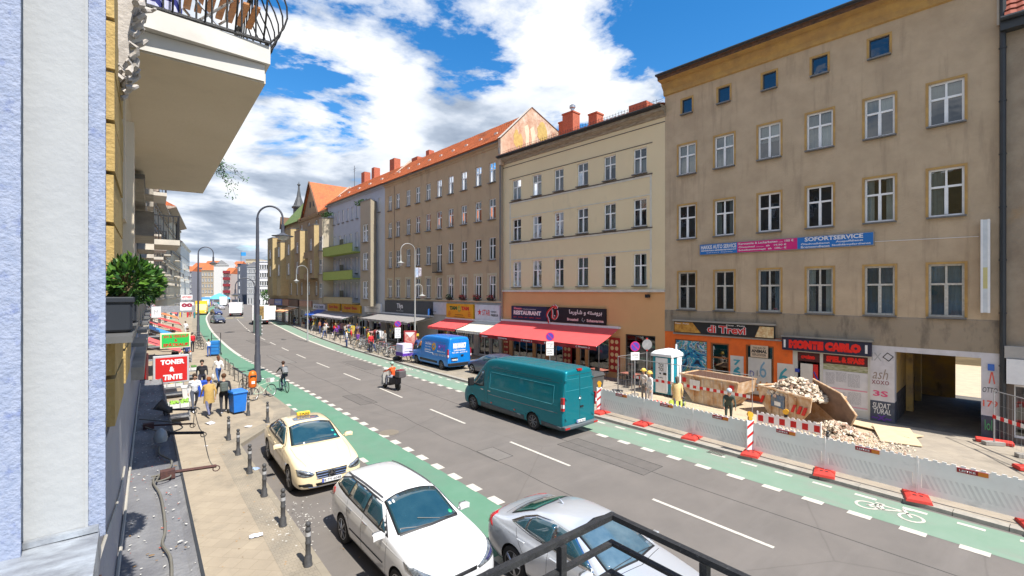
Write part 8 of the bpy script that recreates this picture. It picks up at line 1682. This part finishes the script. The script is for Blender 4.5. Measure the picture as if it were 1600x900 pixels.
# ================================================================ people
def body_mesh(pose,fem=False,vox=.024):
    key=('pm',pose,fem)
    if key in _wc:return _wc[key]
    V=Vector;S=[];lean={'cycle':28,'scoot':8,'bend':35}.get(pose,2);H=.95 if pose not in ('cycle','scoot','sit') else {'cycle':.98,'scoot':.80,'sit':.50}[pose]
    pel=V((0,0,H));up=V((0,math.sin(R(lean)),math.cos(R(lean))));ch=pel+up*.30;sh=pel+up*.47;nk=sh+up*.08;hd=nk+V((0,.02,.15)) 
    S += [(pel-V((.06,0,0)),pel+V((.06,0,0)),.115,.115,2),(pel+up*.08,ch,.115 if fem else .125,.135,1),(ch-V((.07,0,0)),ch+V((.07,0,0)),.11,.11,1),(sh-V((.14,0,.02)),sh+V((.14,0,-.02)),.075,.075,1),(sh,nk+up*.05,.055,.052,0),(hd-V((0,.015,.03)),hd+V((0,.0,.055)),.075,.088,0),(hd+V((0,.05,-.05)),hd+V((0,.065,-.06)),.045,.035,0),(hd+V((0,.088,.0)),hd+V((0,.105,-.015)),.014,.012,0)]
    for s in (1,-1):S.append((hd+V((s*.08,-.005,0)),hd+V((s*.088,-.005,.02)),.014,.016,0))
    A={'walk':((26,20),(-22,-48),(-24,4),(26,44)),'stand':((3,1),(-2,-3),(4,14),(-2,10)),'cycle':((72,-18),(38,-28),(52,66),(52,66)),'scoot':((82,12),(82,12),(58,76),(58,76)),'sit':((86,2),(84,0),(20,70),(25,75)),'bend':((8,-4),(-6,-16),(30,50),(25,48)),'hold':((2,0),(-6,-10),(20,80),(15,85))}[pose]
    ends=[]
    for k,s in ((0,1),(1,-1)):
        a1,a2=A[k];h=pel+V((s*.095,0,-.03));kn=h+V((s*.01,math.sin(R(a1))*.43,-math.cos(R(a1))*.43));an=kn+V((0,math.sin(R(a2))*.43,-math.cos(R(a2))*.43));S += [(h,kn,.088,.058,2),(kn,an,.058,.042,2),(an-V((0,.03,.02)),an+V((0,.13,-.045)),.042,.034,3)]
        a1,a2=A[2+k];q=sh+V((s*.19,0,-.02));el=q+V((s*.05,math.sin(R(a1))*.29,-math.cos(R(a1))*.29));wr=el+V((-s*.01,math.sin(R(a2))*.25,-math.cos(R(a2))*.25));d=(wr-el).normalized();S += [(q,el,.052,.042,1),(el,wr,.040,.028,1 if not fem else 1),(wr,wr+d*.075,.030,.034,0)];ends.append((wr+d*.075,d,s))
    z0=min(min(a.z,b.z)-min(r,r2) for a,b,r,r2,c in S) if pose in ('walk','stand','bend','hold') else 0
    mb=MB()
    for a,b,r,r2,c in S: 
        d=(b-a).normalized() if (b-a).length > 1e-6 else V((0,0,1));mb.tube([a-d*r*.85,a-d*r*.5,a,b,b+d*r2*.5,b+d*r2*.85],[r*.4,r*.85,r,r2,r2*.85,r2*.4],10)
    me=mb.mesh('body',M_white,True);o=link('b',me);m=o.modifiers.new('r','REMESH');m.mode='VOXEL';m.voxel_size=vox;m2=o.modifiers.new('s','SMOOTH');m2.iterations=3;m2.factor=.5
    dg=bpy.context.evaluated_depsgraph_get();dg.update();ev=bpy.data.meshes.new_from_object(o.evaluated_get(dg),depsgraph=dg);bpy.data.objects.remove(o);ev.name='body'
    f=MB(); 
    for p,d,s in ends:                       # five fingers and a thumb side per hand, curled
        sd_=d.cross(V((0,1,0)));sd_=sd_.normalized() if sd_.length > .1 else V((1,0,0));fw=sd_.cross(d).normalized()
        for i,L in enumerate((.062,.072,.068,.052)):o_=p+fw*(.026-.0175*i);f.tube([o_-d*.01,o_+d*L*.5,o_+d*L*.85-sd_*s*.02],[.0095,.009,.007],5)
        f.tube([p+fw*.028-d*.055,p+fw*.055-d*.02,p+fw*.058+d*.012],[.011,.010,.008],5)
    nb=len(ev.vertices);vs=[v.co.copy() for v in ev.vertices]+[Vector(x) for x in f.v];fs=[tuple(p.vertices) for p in ev.polygons]+[tuple(i+nb for i in x) for x in f.f]
    nm=bpy.data.meshes.new('body');nm.from_pydata([(v.x,v.y,v.z-z0) for v in vs],[],fs);idx=[]
    nbf=len(ev.polygons)
    for i,p in enumerate(fs):
        if i >= nbf:idx.append(0);continue
        c=sum((vs[k] for k in p),V((0,0,0)))/len(p);best=9;bi=0
        for a,b,r,r2,ci in S:
            ab=b-a;t=max(0,min(1,(c-a).dot(ab)/max(ab.length_squared,1e-9)));dd=(c-(a+ab*t)).length-(r+(r2-r)*t)
            if dd < best:best=dd;bi=ci
        idx.append(bi)
    for _ in range(4):nm.materials.append(M_white)
    nm.polygons.foreach_set('material_index',idx);nm.polygons.foreach_set('use_smooth',[True]*len(fs));nm.update();bpy.data.meshes.remove(ev)
    hd=hd-V((0,0,z0));_wc[key]=(nm,hd,up,pel-V((0,0,z0)),sh-V((0,0,z0)));return _wc[key]
SKIN=mat('skin_light',(.55,.32,.22),.6);SKIN2=mat('skin_tan',(.34,.19,.12),.6)
def cloth(c):return mat('cloth_%02d%02d%02d' % tuple(int(x*99) for x in c),c,.9,col2=tuple(x*.8 for x in c),nscale=7,bump=.3,bscale=30)
def person(label,loc,rz,pose='stand',top=(.1,.1,.1),leg=(.04,.05,.09),hair=(.05,.03,.02),shoe=(.05,.05,.05),fem=False,h=1.0,group=None,coat=None,pack=None,helmet=None,long_=False,skin=None,bag=None,hat=None):
    me,hd,up,pel,sh=body_mesh(pose,fem);t=thing('person',label,'person',loc,rz,group);t.scale=(h,h,h);b=link('body',me,t)
    for i,m in enumerate((skin or SKIN,cloth(top),cloth(leg),cloth(shoe))):b.material_slots[i].link='OBJECT';b.material_slots[i].material=m
    k=('hair',pose,fem,long_)
    if k not in _wc:
        q=MB();c=hd+Vector((0,-.018,.045));q.sphere(tuple(c),.106,12,8,(.93,1.0,.95))
        if long_:q.tube([c+Vector((0,-.03,0)),c+Vector((0,-.06,-.12)),c+Vector((0,-.05,-.24))],[.085,.085,.05],8)
        _wc[k]=q.mesh('hair',M_white,True);q=MB();[q.sphere(tuple(hd+Vector((s*.03,.083,.02))),.009,6,4) for s in (1,-1)];q.box(hd.x-.022,hd.x+.022,hd.y+.078,hd.y+.089,hd.z-.047,hd.z-.041);_wc[('face',)+k]=q.mesh('face_features',MATS['cloth_dark'] if 'cloth_dark' in MATS else mat('cloth_dark',(.05,.02,.02)))
    o=link('hair',_wc[k],t);o.material_slots[0].link='OBJECT';o.material_slots[0].material=cloth(hair);stuff(link('face_features',_wc[('face',)+k],t))
    if helmet or hat:q=MB();c=hd+Vector((0,0,.05));q.sphere(tuple(c),.125,12,8,(.95,1.1,.85));(q.tube([c+Vector((0,0,-.02)),c+Vector((0,0,-.035))],[.17,.17],12) if hat else None);q.build('helmet' if helmet else 'hat',flat('headgear_%02d%02d%02d' % tuple(int(x*99) for x in (helmet or hat)),helmet or hat,.35),t,smooth=True)
    if coat: 
        q=MB();rr=lambda c,a,b_:[(c.x+a*math.cos(x),c.y+b_*math.sin(x),c.z) for x in [math.pi*i/7 for i in range(14)]];q.loft([rr(pel+Vector((0,0,-.30)),.22,.17),rr(pel+Vector((0,0,-.05)),.20,.16),rr(pel+up*.2,.185,.15),rr(sh+Vector((0,0,-.04)),.20,.125),rr(sh+Vector((0,0,.05)),.09,.08)]);q.build('coat',cloth(coat),t,smooth=True)
    if pack:q=MB();c=pel+up*.30+Vector((0,-.20,0));q.at(*c,rx=-math.degrees(math.asin(up.y)));q.box(-.15,.15,-.09,.07,-.22,.20,.05);q.box(-.11,.11,-.13,-.08,-.18,-.02,.02);q.build('backpack',cloth(pack),t,smooth=True)
    if bag:q=MB();q.sphere((-.30,.0,.42),.15,10,7,(.6,1,1.3));q.tube([(-.30,0,.58),(-.27,0,.74)],.015,5);q.build('carried_bag',cloth(bag),t,smooth=True)
    return t
G=.12
person('pedestrian in a mustard parka walking away beside the black backpack',(2.62,24.9,G),8,'walk',(.42,.27,.09),(.12,.13,.22),(.22,.07,.02),fem=True,h=1.03,coat=(.45,.30,.10),long_=False)
person('pedestrian in black with a grey green backpack walking away',(3.2,24.95,G),-4,'walk',(.02,.02,.025),(.02,.02,.025),(.10,.045,.02),(.4,.4,.42),h=1.08,pack=(.10,.12,.11))
person('woman in a white shirt and blue jeans carrying a white bag',(4.02,33.6,G),10,'walk',(.75,.74,.72),(.03,.08,.24),(.14,.05,.02),fem=True,h=.97,bag=(.6,.6,.6),long_=True)
person('man in a black jacket half hidden behind the red toner sign',(2.95,31.2,G),175,'walk',(.02,.02,.022),(.03,.03,.05),(.02,.015,.01),h=1.05)
person('person in a white print shirt and grey trousers walking towards the camera',(2.2,26.4,G),185,'walk',(.62,.64,.68),(.08,.09,.12),(.05,.03,.02),(.8,.8,.8),h=1.03)
person('man in a bright red jacket standing on the left pavement',(4.2,52.2,G),30,'stand',(.62,.02,.03),(.03,.03,.04),(.10,.09,.08),h=1.02)
CY=bicycle('light blue bicycle ridden in the left green lane',(.08,.28,.36));CY.location=(6.7,29.0,.01);CY.rotation_euler=(0,0,R(4))
person('cyclist in dark clothes with a grey rucksack riding in the left green lane',(6.7,28.85,0.0),4,'cycle',(.05,.06,.07),(.04,.05,.09),(.06,.03,.02),h=1.0,pack=(.22,.23,.24))
t=thing('motor_scooter','white fronted scooter with a dark luggage box in the middle of the road','scooter',(11.75,25.6,.01),12);q=MB();q.loft([[(-.22,.55,.2),(.22,.55,.2),(.25,.68,.2),(-.25,.68,.2)],[(-.26,.5,.7),(.26,.5,.7),(.28,.62,.75),(-.28,.62,.75)],[(-.16,.42,1.15),(.16,.42,1.15),(.16,.5,1.2),(-.16,.5,1.2)]]);q.build('leg_shield',mat('scooter_grey_white',(.50,.49,.46),.45),t,smooth=True)
q=MB();q.box(-.18,.18,-.75,.0,.35,.78,.06);q.box(-.16,.16,-.05,.5,.25,.33);q.build('rear_body',flat('scooter_dark',(.04,.035,.04)),t,smooth=True);q=MB();q.box(-.16,.16,-.6,.05,.78,.86,.02);q.build('seat',M_black,t);q=MB();q.box(-.24,.24,-1.1,-.62,.80,1.2,.04);q.build('luggage_box',mat('dark_grey_box',(.10,.09,.095),.6),t);q=MB();q.box(-.2,.2,-1.0,-.7,1.2,1.24);q.build('box_lid',flat('maroon_lid',(.22,.03,.05)),t)
for y in (.62,-.62):q=MB();q.torus((0,y,.25),(1,0,0),.19,.055,20,8);q.disc((-.03,y,.25),(1,0,0),.15,.06,14);q.build('wheel',M_tyre,t,smooth=True)
q=MB();q.tube([(-.33,.35,1.08),(0,.45,1.1),(.33,.35,1.08)],.016,6);q.build('handlebar',M_black,t)
person('scooter rider in an orange vest and pale green helmet in the middle of the road',(11.75,25.35,.02),12,'scoot',(.72,.10,.02),(.40,.42,.5),(.03,.02,.02),h=1.0,helmet=(.30,.45,.36))
person('worker in a white shirt and yellow hat standing behind the site barrier',(19.6,13.2,G),60,'stand',(.75,.74,.72),(.55,.55,.55),(.3,.15,.05),hat=(.70,.50,.12),h=.98)
person('worker in a yellow hat directly behind the one in the white shirt',(20.1,13.9,G),80,'stand',(.6,.55,.5),(.2,.2,.2),(.3,.15,.05),hat=(.66,.46,.10),h=.97)
person('woman in a pale yellow jacket and dark scarf walking inside the site',(19.6,11.75,G),-60,'walk',(.66,.48,.22),(.10,.10,.12),(.13,.10,.08),fem=True,long_=True,coat=(.66,.48,.22),h=.98)
person('worker in dark green overalls bending beside the rusty skip',(19.5,9.3,G),120,'bend',(.05,.07,.06),(.045,.06,.05),(.1,.1,.1),helmet=(.45,.55,.62),h=.95)
# the crowd on the right pavement
TOPS=[((.70,.50,.06),'yellow'),((.62,.03,.04),'red'),((.7,.7,.72),'white'),((.04,.07,.22),'navy'),((.02,.02,.025),'black'),((.16,.05,.30),'violet'),((.36,.14,.07),'rust brown'),((.05,.22,.24),'teal'),((.40,.38,.35),'grey'),((.55,.30,.30),'pink')]
LEGS=[((.04,.07,.2),'jeans'),((.03,.03,.035),'black trousers'),((.5,.5,.5),'white trousers'),((.25,.2,.14),'khaki trousers')]
PL=['before the charcoal boutique','by the grey doorway','by the yellow shop signs','at the clothes racks','near the blue awning','under the orange awning','by the far kerb hoops','at the far row end']
random.seed(31);seen=set()
spots=[(19.3,36.6),(19.0,38.2),(18.6,43.6),(17.4,42.0),(16.9,41.2),(17.6,43.0),(17.2,45.2),(16.8,47.2),(19.5,47.5),(18.8,49.3),(20.2,50.5),(18.3,51.5),(19.2,53.0),(20.6,54.5),(18.6,56.0),(17.8,57.5),(19.8,58.5),(18.9,60.5),(20.8,61.5),(19.2,64.0),(20.6,66.5),(19.9,69.0),(21.0,71.0),(20.4,74.5),(21.6,77.0),(21.3,81.0),(22.2,85.0),(22.4,90.0),(23.3,96.0),(24.2,104.0),(25.0,112.0),(18.2,45.0),(19.6,44.2),(20.4,48.0),(17.9,49.0),(19.4,55.0),(18.1,54.2),(20.9,57.5),(19.5,62.5),(21.3,64.8),(20.0,72.0),(21.6,74.0),(21.9,79.0),(20.9,83.5),(22.9,88.0)]
for i,(x,y) in enumerate(spots):
    fem=i % 2 == 0;k=(i*7+3) % 10;j=(i*5+1) % 4;pl=PL[min(7,(i if i < 31 else (i-25)*2)*8//31)]
    while (k,j,pl) in seen:j=(j+1) % 4;k=(k+1) % 10
    seen.add((k,j,pl));person('%s in %s top and %s, %s' % ('woman' if fem else 'man',TOPS[k][1],LEGS[j][1],pl),(x,y,.1),random.uniform(0,360),('walk','stand','hold')[i % 3],TOPS[k][0],LEGS[j][0],random.choice(((.03,.02,.01),(.12,.06,.02),(.3,.2,.08))),fem=fem,long_=fem,h=random.uniform(.93,1.05),skin=random.choice((SKIN,SKIN2)),bag=(.6,.6,.6) if i % 4 == 2 else None)
for i,(x,y,c) in enumerate([(2.2,40,4),(3.2,44.5,3),(2.6,49,8),(4.4,60,4),(3.5,67,7),(5.2,74,2)]):person('%s in a %s top by the left market stalls, %s up the street' % ('man' if i % 2 else 'woman',TOPS[c][1],OD[i].replace('nearest','closest')),(x,y,G),random.uniform(0,360),('stand','walk')[i % 2],TOPS[c][0],LEGS[i % 3][0],fem=not i % 2)
person('motorcyclist in black riding up the street behind the white box truck',(14.3,78,.02),0,'cycle',(.02,.02,.02),(.02,.02,.02),helmet=(.05,.05,.06));o=dup(t,(14.3,78.2,.01),0,'dark motor scooter ridden far up the street'); 
# ================================================================ left market stalls and signs, distant traffic
def hang_sign(name,u0,u1,vt,vb,y,label,face,rim,lines,rimw=.05):
    d=y*CF[1]+.9*CF[0];z=lambda v:CAMZ-(v-HY)/FPX*d;xx=lambda u:math.tan(math.atan((u-800)/FPX)+_phi)*y
    t=thing(name,label,'sign',(xx(u0),y,0),2);w=(xx(u1)-xx(u0));zt,zb=z(vt),z(vb);q=MB();q.box(0,w,0,.14,zb,zt,.01);q.build('box',rim,t);q=MB();q.box(rimw,w-rimw,-.008,0,zb+rimw,zt-rimw);f=q.build('face',face,t)
    for tx,a,b_,c,e,m,bo in lines:text(tx,w*a,w*b_,zb+(zt-zb)*c,zb+(zt-zb)*e,-.012,m,f,bo)
    q=MB();q.box(-.35,0,.04,.08,zt-.12,zt-.07);q.box(-.35,0,.04,.08,zb+.07,zb+.12);q.build('bracket',M_steel,t);return t
wp=MATS['white_print'];gf=flat('sign_frame_grey',(.42,.43,.44));rs=flat('bright_sign_red',(.52,.012,.01))
hang_sign('shop_sign',239,296,555,598,15.6,'grey framed red box sign for printer toner above the pavement',rs,gf,[('TONER',.20,.86,.68,.86,wp,.05),('&',.44,.58,.42,.60,wp,.04),('TINTE',.27,.80,.13,.32,wp,.05)])
t_=hang_sign('shop_sign',250,298,521,545,22,'cream framed green sign with red lettering behind the toner sign',flat('sign_green',(.02,.45,.08)),flat('cream_frame',(.70,.62,.40)),[('AN & VERKAUF',.1,.92,.68,.88,rs,.03),('&',.46,.56,.42,.62,rs,.03),('SP\u00c4TKAUF',.1,.92,.12,.36,rs,.05)])
hang_sign('shop_sign',212,232,549,590,15.1,'plain red light box at the end of the flat shop roof',rs,flat('dark_sign_rim',(.10,.03,.03)),[])
hang_sign('shop_sign',281,303,473,487,47,'white optician sign with a spectacles drawing',M_wht,gf,[('oo',.1,.9,.4,.9,flat('maroon_print',(.3,.03,.06)),.08)],.03)
hang_sign('shop_sign',283,301,461,469,60,'small white sign with faded red lettering above the optician sign',M_wht,gf,[('APOTHEKE',.08,.92,.25,.8,M_red,.03)],.02)
hang_sign('shop_sign',236,252,479,497,30,'white square shop sign beside the striped red awnings',M_wht,gf,[('M',.3,.7,.3,.7,MATS['grey_ink'],0)],.03)
q=MB();q.box(1.0,4.0,47,47.5,4.05,4.2);q.box(1.0,4.0,47.02,47.06,4.2,4.6);tag(q.build('canopy_rail',M_steel),'long grey canopy rail above the left market stalls','canopy')
FL=Fac((1.1,60.0),224,0); 
def stall_awn(y0,y1,out,z0,z1,m,label):
    a=Vector((FACL(y0)+.05,y0));c=Vector((FACL(y1)+.05,y1));d=c-a;F=Fac((0,1),300,0);F.o=Vector((a.x,a.y,0));F.rz=math.atan2(d.y,d.x);return awning(F,0,0,z0,out,z1,m,label,x0=0,x1=d.length,vh=.2)
SR=flat('stall_red',(.62,.05,.04));stall_awn(30,34,1.6,3.2,2.6,mat('stall_rose',(.66,.12,.12),.8),'rose red stall awning just behind the green sign');stall_awn(38.5,42.5,2.5,3.4,2.35,flat('stall_blue',(.03,.28,.62)),'sky blue stall awning on the left pavement');stall_awn(46,50,2.3,3.4,2.5,SR,'first plain red stall awning behind the blue one');stall_awn(54,59,2.6,3.6,2.6,SR,'second plain red stall awning farther up the left side');stall_awn(64,70,2.8,3.8,2.7,flat('stall_orange',(.66,.18,.04)),'orange red stall awning near the yellow van');stall_awn(75,82,2.8,3.8,2.8,SR,'distant red stall awning on the left side')
def crate_stand(x,y,label,cols,n=3,w=1.1):
    t=thing('market_stand',label,'market stand',(x,y,G),0);q=MB();[q.box(a,a+.04,b,b+.04,0,.85) for a in (-w/2,w/2-.04) for b in (-.35,.31)];q.box(-w/2,w/2,-.35,.35,.55,.59);q.box(-w/2,w/2,-.35,.35,.2,.24);q.build('stand',M_steel,t)
    random.seed(int(y*10))
    for i in range(n):
        x0=-w/2+w*i/n;q=MB();q.box(x0+.01,x0+w/n-.01,-.33,.33,.62,.66);[q.box(x0+.01,x0+w/n-.01,b,b+.02,.66,.80) for b in (-.33,.31)];[q.box(a,a+.02,-.31,.31,.66,.80) for a in (x0+.01,x0+w/n-.03)];o=q.build('crate',mat('white_crate',(.6,.6,.58),.7),t);q=MB()
        for k in range(26):q.sphere((x0+w/n*random.uniform(.15,.85),random.uniform(-.28,.28),.80+random.uniform(-.03,.07)),.05,6,4)
        stuff(q.build('produce',flat('produce_%d' % cols[i % len(cols)],[(.25,.45,.06),(.6,.15,.04),(.65,.45,.05),(.08,.2,.04)][cols[i % len(cols)]]),o))
crate_stand(1.35,24.9,'stand with pale crates of green produce under the toner sign',[0,0]);crate_stand(1.5,30.5,'fruit stand with white crates below the green sign',[1,2,0]);crate_stand(2.6,36,'fruit stand beside the sky blue awning',[3,1]);crate_stand(3.0,45,'fruit stand beneath the first red stall awning',[1,2]);crate_stand(3.3,55,'far fruit stand under the second red awning',[0,1]);crate_stand(4.4,66,'farthest fruit stand beneath the orange awning',[1,2])
for i,(x,y,c,l) in enumerate([(2.2,29,(.65,.65,.64),'white plastic tub on the pavement behind the green sign'),(2.9,30,(.02,.08,.45),'deep blue plastic tub beside the white one')]):t=thing('storage_tub',l,'tub',(x,y,G));q=MB();q.loft([[(-.25,-.2,0),(.25,-.2,0),(.25,.2,0),(-.25,.2,0)],[(-.34,-.28,.75),(.34,-.28,.75),(.34,.28,.75),(-.34,.28,.75)]]);q.build('body',flat('tub_%d' % i,c),t);q=MB();q.box(-.36,.36,-.3,.3,.75,.80);q.build('rim',flat('tub_%d' % i,c),t)
t=thing('hand_truck','tall black hand truck loaded with blue crates at the left cycle lane','hand truck',(5.55,48,G),-20);q=MB();q.tube([(-.35,.1,.1),(-.35,.1,2.0),(.35,.1,2.0),(.35,.1,.1)],.03,6);[q.box(-.33,.33,.09,.11,z,z+.03) for z in (.5,1.0,1.5)];q.build('frame',M_black,t)
for i in range(4):q=MB();q.box(-.32,.32,-.45,.06,.15+.3*i,.42+.3*i,.02);q.build('crate',flat('blue_crate',(.02,.18,.50)),t)
for x in (-.4,.36):q=MB();q.disc((x,.15,.12),(1,0,0),.12,.04,12);q.build('wheel',M_tyre,t)
person('person bending in a pale coat beside the hand truck',(5.0,47.5,G),0,'bend',(.6,.6,.6),(.03,.1,.35),h=.9)
cb=mat('brown_cabinet',(.50,.42,.33),.8)
for i,(x,y) in enumerate([(4.9,54),(5.2,57),(5.4,60.5),(5.6,64)]):o=dup(BK2,(x,y,G),20,'dark bicycle leaning at the left kerb beyond the hand truck, %s of four' % OD[i].replace('nearest','first'),'bicycles at the far left kerb')
# clothes racks on the right pavement
random.seed(13)
for i,(x,y) in enumerate([(19.9,46.5),(20.1,49.5),(20.2,52.5),(20.4,56.0),(20.9,61.0)]):
    t=thing('clothes_rack','clothes rack with %s garments, %s from the boutique along the right shops' % (['white and pink','red and black','blue and violet','mixed','dark'][i],OD[i]),'clothes rack',(x,y,.1),88,'clothes racks outside the shops');q=MB();q.tube([(-1,0,0),(-1,0,1.6),(1,0,1.6),(1,0,0)],.02,5);q.build('rail',M_steel,t)
    for k in range(11):q=MB();a=-.9+.18*k;hh=random.uniform(.7,1.0);q.prism([(-.22,1.5),(0,1.58),(.22,1.5),(.2,1.55-hh),(-.2,1.55-hh)],a,a+.06,'x');q.build('garment',cloth(random.choice(TOPS)[0]),t)
for i in range(5): # goods displays
    t=thing('goods_display',['purple and red toy display under the grey awning','yellow bag display by the discount shop','blue basket display beside the cobalt awning','brown display stand below the orange awning','pale display stand near the poster board'][i],'display',[(21.0,52,.1),(21.2,57.5,.1),(21.0,68,.1),(20.8,77,.1),(21.6,42,.1)][i],90);q=MB();q.box(-1,1,-.3,.3,0,.5);q.build('table',cb,t);q=MB()
    for k in range(30):q.mi=random.randrange(3);a=random.uniform(-.95,.85);z=.5+random.choice((0,.35,.7));q.box(a,a+.18,random.uniform(-.3,.1),.25,z,z+.3)
    stuff(q.build('goods',[cloth(TOPS[(i*2+k) % 10][0]) for k in range(3)],t))
# traffic in the distance
small_car('dark blue car driving towards the camera, nearest of the oncoming pair',(11.7,98.5,.01),186,(.02,.03,.07));small_car('dark blue car following behind, beside the yellow van',(15.5,133,.01),190,(.02,.04,.16));small_car('maroon and white car far up the oncoming lane',(21,172,.01),195,(.45,.42,.42));small_car('red car far up the street near the middle',(27,190,.01),190,(.4,.05,.06));small_car('white car parked far right beyond the box trucks',(33.5,185,.1),10,(.7,.7,.7));small_car('grey car far beyond the market tent',(24.5,215,.01),190,(.3,.3,.33));small_car('silver car parked at the far right kerb',(30.4,150,.1),8,(.5,.5,.52))
def box_truck(label,loc,rz,w,L,h,cab,body,open_=False,rear_c=None):
    t=thing('box_truck',label,'truck',loc,rz);P=paint('truck_%02d%02d%02d' % tuple(int(x*99) for x in body),body);q=MB();q.box(-w/2,w/2,-L/2,L/2-1.8,.75,h,.03);q.build('box_body',P,t);q=MB();q.loft([[(-w*.46,L/2-1.75,.4),(w*.46,L/2-1.75,.4),(w*.46,L/2-1.75,h*.8),(-w*.46,L/2-1.75,h*.8)],[(-w*.46,L/2-.6,.4),(w*.46,L/2-.6,.4),(w*.42,L/2-.75,h*.78),(-w*.42,L/2-.75,h*.78)],[(-w*.44,L/2,.4),(w*.44,L/2,.4),(w*.42,L/2,1.15),(-w*.42,L/2,1.15)]]);q.build('cab',paint('cab_%02d' % int(cab[0]*99),cab),t)
    q=MB();q.box(-w/2+.1,w/2-.1,-L/2,L/2-.3,.5,.75);q.box(-w/2,w/2,-L/2-.04,-L/2+.1,.45,.62);q.build('chassis',M_trim,t);q=MB();q.add([(-w*.38,L/2-.60,1.2),(w*.38,L/2-.60,1.2),(w*.36,L/2-.72,h*.72),(-w*.36,L/2-.72,h*.72)],[(0,1,2,3)]);q.build('windscreen',M_glassdark,t)
    for y in (L/2-.8,-L/2+1.1):
        for s in (-1,1):q=MB();q.disc((s*(w/2-.28),y,.4),(s,0,0),.4,.25,18);q.build('wheel',M_tyre,t)
    for s in (-1,1):q=MB();q.box(s*(w/2-.25)-.1,s*(w/2-.25)+.1,-L/2-.06,-L/2-.03,.48,.6);q.build('tail_light',M_tail,t);q=MB();q.box(s*(w/2-.35)-.12,s*(w/2-.35)+.12,L/2-.005,L/2+.02,.75,.92);q.build('headlight',M_wht,t)
    if open_:q=MB();q.box(-w/2+.3,w/2-.75,-L/2-.02,-L/2,.95,h-.15);q.build('cargo_opening',mat('warm_load',(.30,.20,.06),.8,col2=(.12,.08,.04),nscale=3),t);q=MB();q.box(w/2,w/2+1.1,-L/2-.05,-L/2+.0,.85,h-.1);q.build('open_door',P,t);q=MB();q.box(-.3,.2,-L/2-.05,-L/2-.02,1.0,1.5);q.build('load_label',M_wht,t)
    return t
box_truck('white box truck seen from behind with its rear door swung open',(17.4,92.5,.01),-9,2.5,7,3.35,(.7,.7,.7),(.74,.74,.73),True);box_truck('white box truck farther ahead in the right lane',(18.6,125,.01),-12,2.5,7,3.2,(.6,.6,.6),(.74,.74,.75));box_truck('yellow delivery truck standing at the left lane edge',(13.0,138,.01),172,2.5,7,3.4,(.75,.48,.04),(.75,.48,.04));box_truck('pale delivery truck far up the street beside the tent',(27.5,215,.01),170,2.6,7,3.6,(.7,.65,.55),(.7,.66,.58));box_truck('blue white bus like truck at the far end of the street',(20.5,205,.01),175,2.6,9,3.6,(.05,.25,.5),(.1,.3,.55))
# far pavement clutter (people, stalls, parked cars beyond telling apart)
q=MB();random.seed(17);cl=[cloth(c[0]) for c in TOPS]
for i in range(420):
    y=random.uniform(115,260);s=random.random() < .5;x=(LKERB(y)-random.uniform(.5,4.5)) if s else (RKERB(y)+random.uniform(.6,4.5));q.mi=random.randrange(10);hgt=random.uniform(1.4,1.85);q.at(x,y,.1,rz=random.uniform(0,180));q.tube([(0,0,0),(0,0,hgt*.5),(0,0,hgt*.82),(0,0,hgt*.86),(0,0,hgt)],[.13,.19,.2,.09,.08],6)
q.at();stuff(tag(q.build('distant_crowd',cl),'crowd of tiny pedestrians far up both pavements','crowd'))
# rubbish on the left pavement and road
def scrap(loc,s,m,label,seed): 
    random.seed(seed);q=MB();n=5;vs=[((i/n-.5)*s*2,(j/n-.5)*s*1.4,random.uniform(0,.28)*s) for j in range(n+1) for i in range(n+1)];q.add(vs,[(j*(n+1)+i,j*(n+1)+i+1,(j+1)*(n+1)+i+1,(j+1)*(n+1)+i) for j in range(n) for i in range(n)]);tag(q.build('litter',m,None,False,loc,(0,0,seed)),label,'litter')
pm=mat('crumpled_plastic',(.66,.67,.72),.35);x_,y_=gp(400,838,.12);scrap((x_,y_,.125),.14,pm,'crumpled clear plastic bag on the pavement near the fourth bollard',3)
for i,(u,v,s,l) in enumerate([(328,662,.2,'white sheet of litter behind the mustard parka'),(388,667,.13,'pale litter scrap beside the blue bin'),(334,729,.07,'small white scrap on the pavement by the rusty bracket'),(400,733,.12,'blue tinted plastic scrap at the third bollard'),(322,697,.05,'tiny blue scrap farther up the pavement')]):x_,y_=gp(u,v,.12);scrap((x_,y_,.125),s,pm if i != 3 else mat('blue_plastic',(.3,.4,.6),.4),l,i+5)
q=MB();random.seed(8)
for i in range(500):
    y=random.uniform(8,34);x=random.uniform(.6,5.6) if i % 3 else random.gauss(3.1,.35);z=.127 if (x < 3.0 or y > 22) else .012;q.mi=i % 3;s=random.uniform(.008,.025);q.at(x,y if i % 3 else random.gauss(12.2,.6),z,rz=random.uniform(0,180));q.add([(-s,-s*.6,0),(s,-s*.5,0),(s*.6,s,0),(-s,s*.5,0),(0,0,s*.3)],[(0,1,4),(1,2,4),(2,3,4),(3,0,4)])
q.at();stuff(tag(q.build('pavement_specks',[MATS['pale_litter'],mat('tan_leaf_bits',(.40,.24,.10),.9),MATS['leaf_litter']]),'leaf bits, butts and paper specks scattered over pavement and parking bay','litter'))
q=MB();x_,y_=gp(608,676);q.lathe([(.40,.004),(.40,.010),(.36,.012),(.02,.012)],28,(x_,y_));tag(q.build('manhole_cover',mat('manhole_iron',(.20,.17,.13),.7,nscale=20,bump=.6,bscale=40)),'round manhole cover in the asphalt beside the left dashed line','manhole cover')
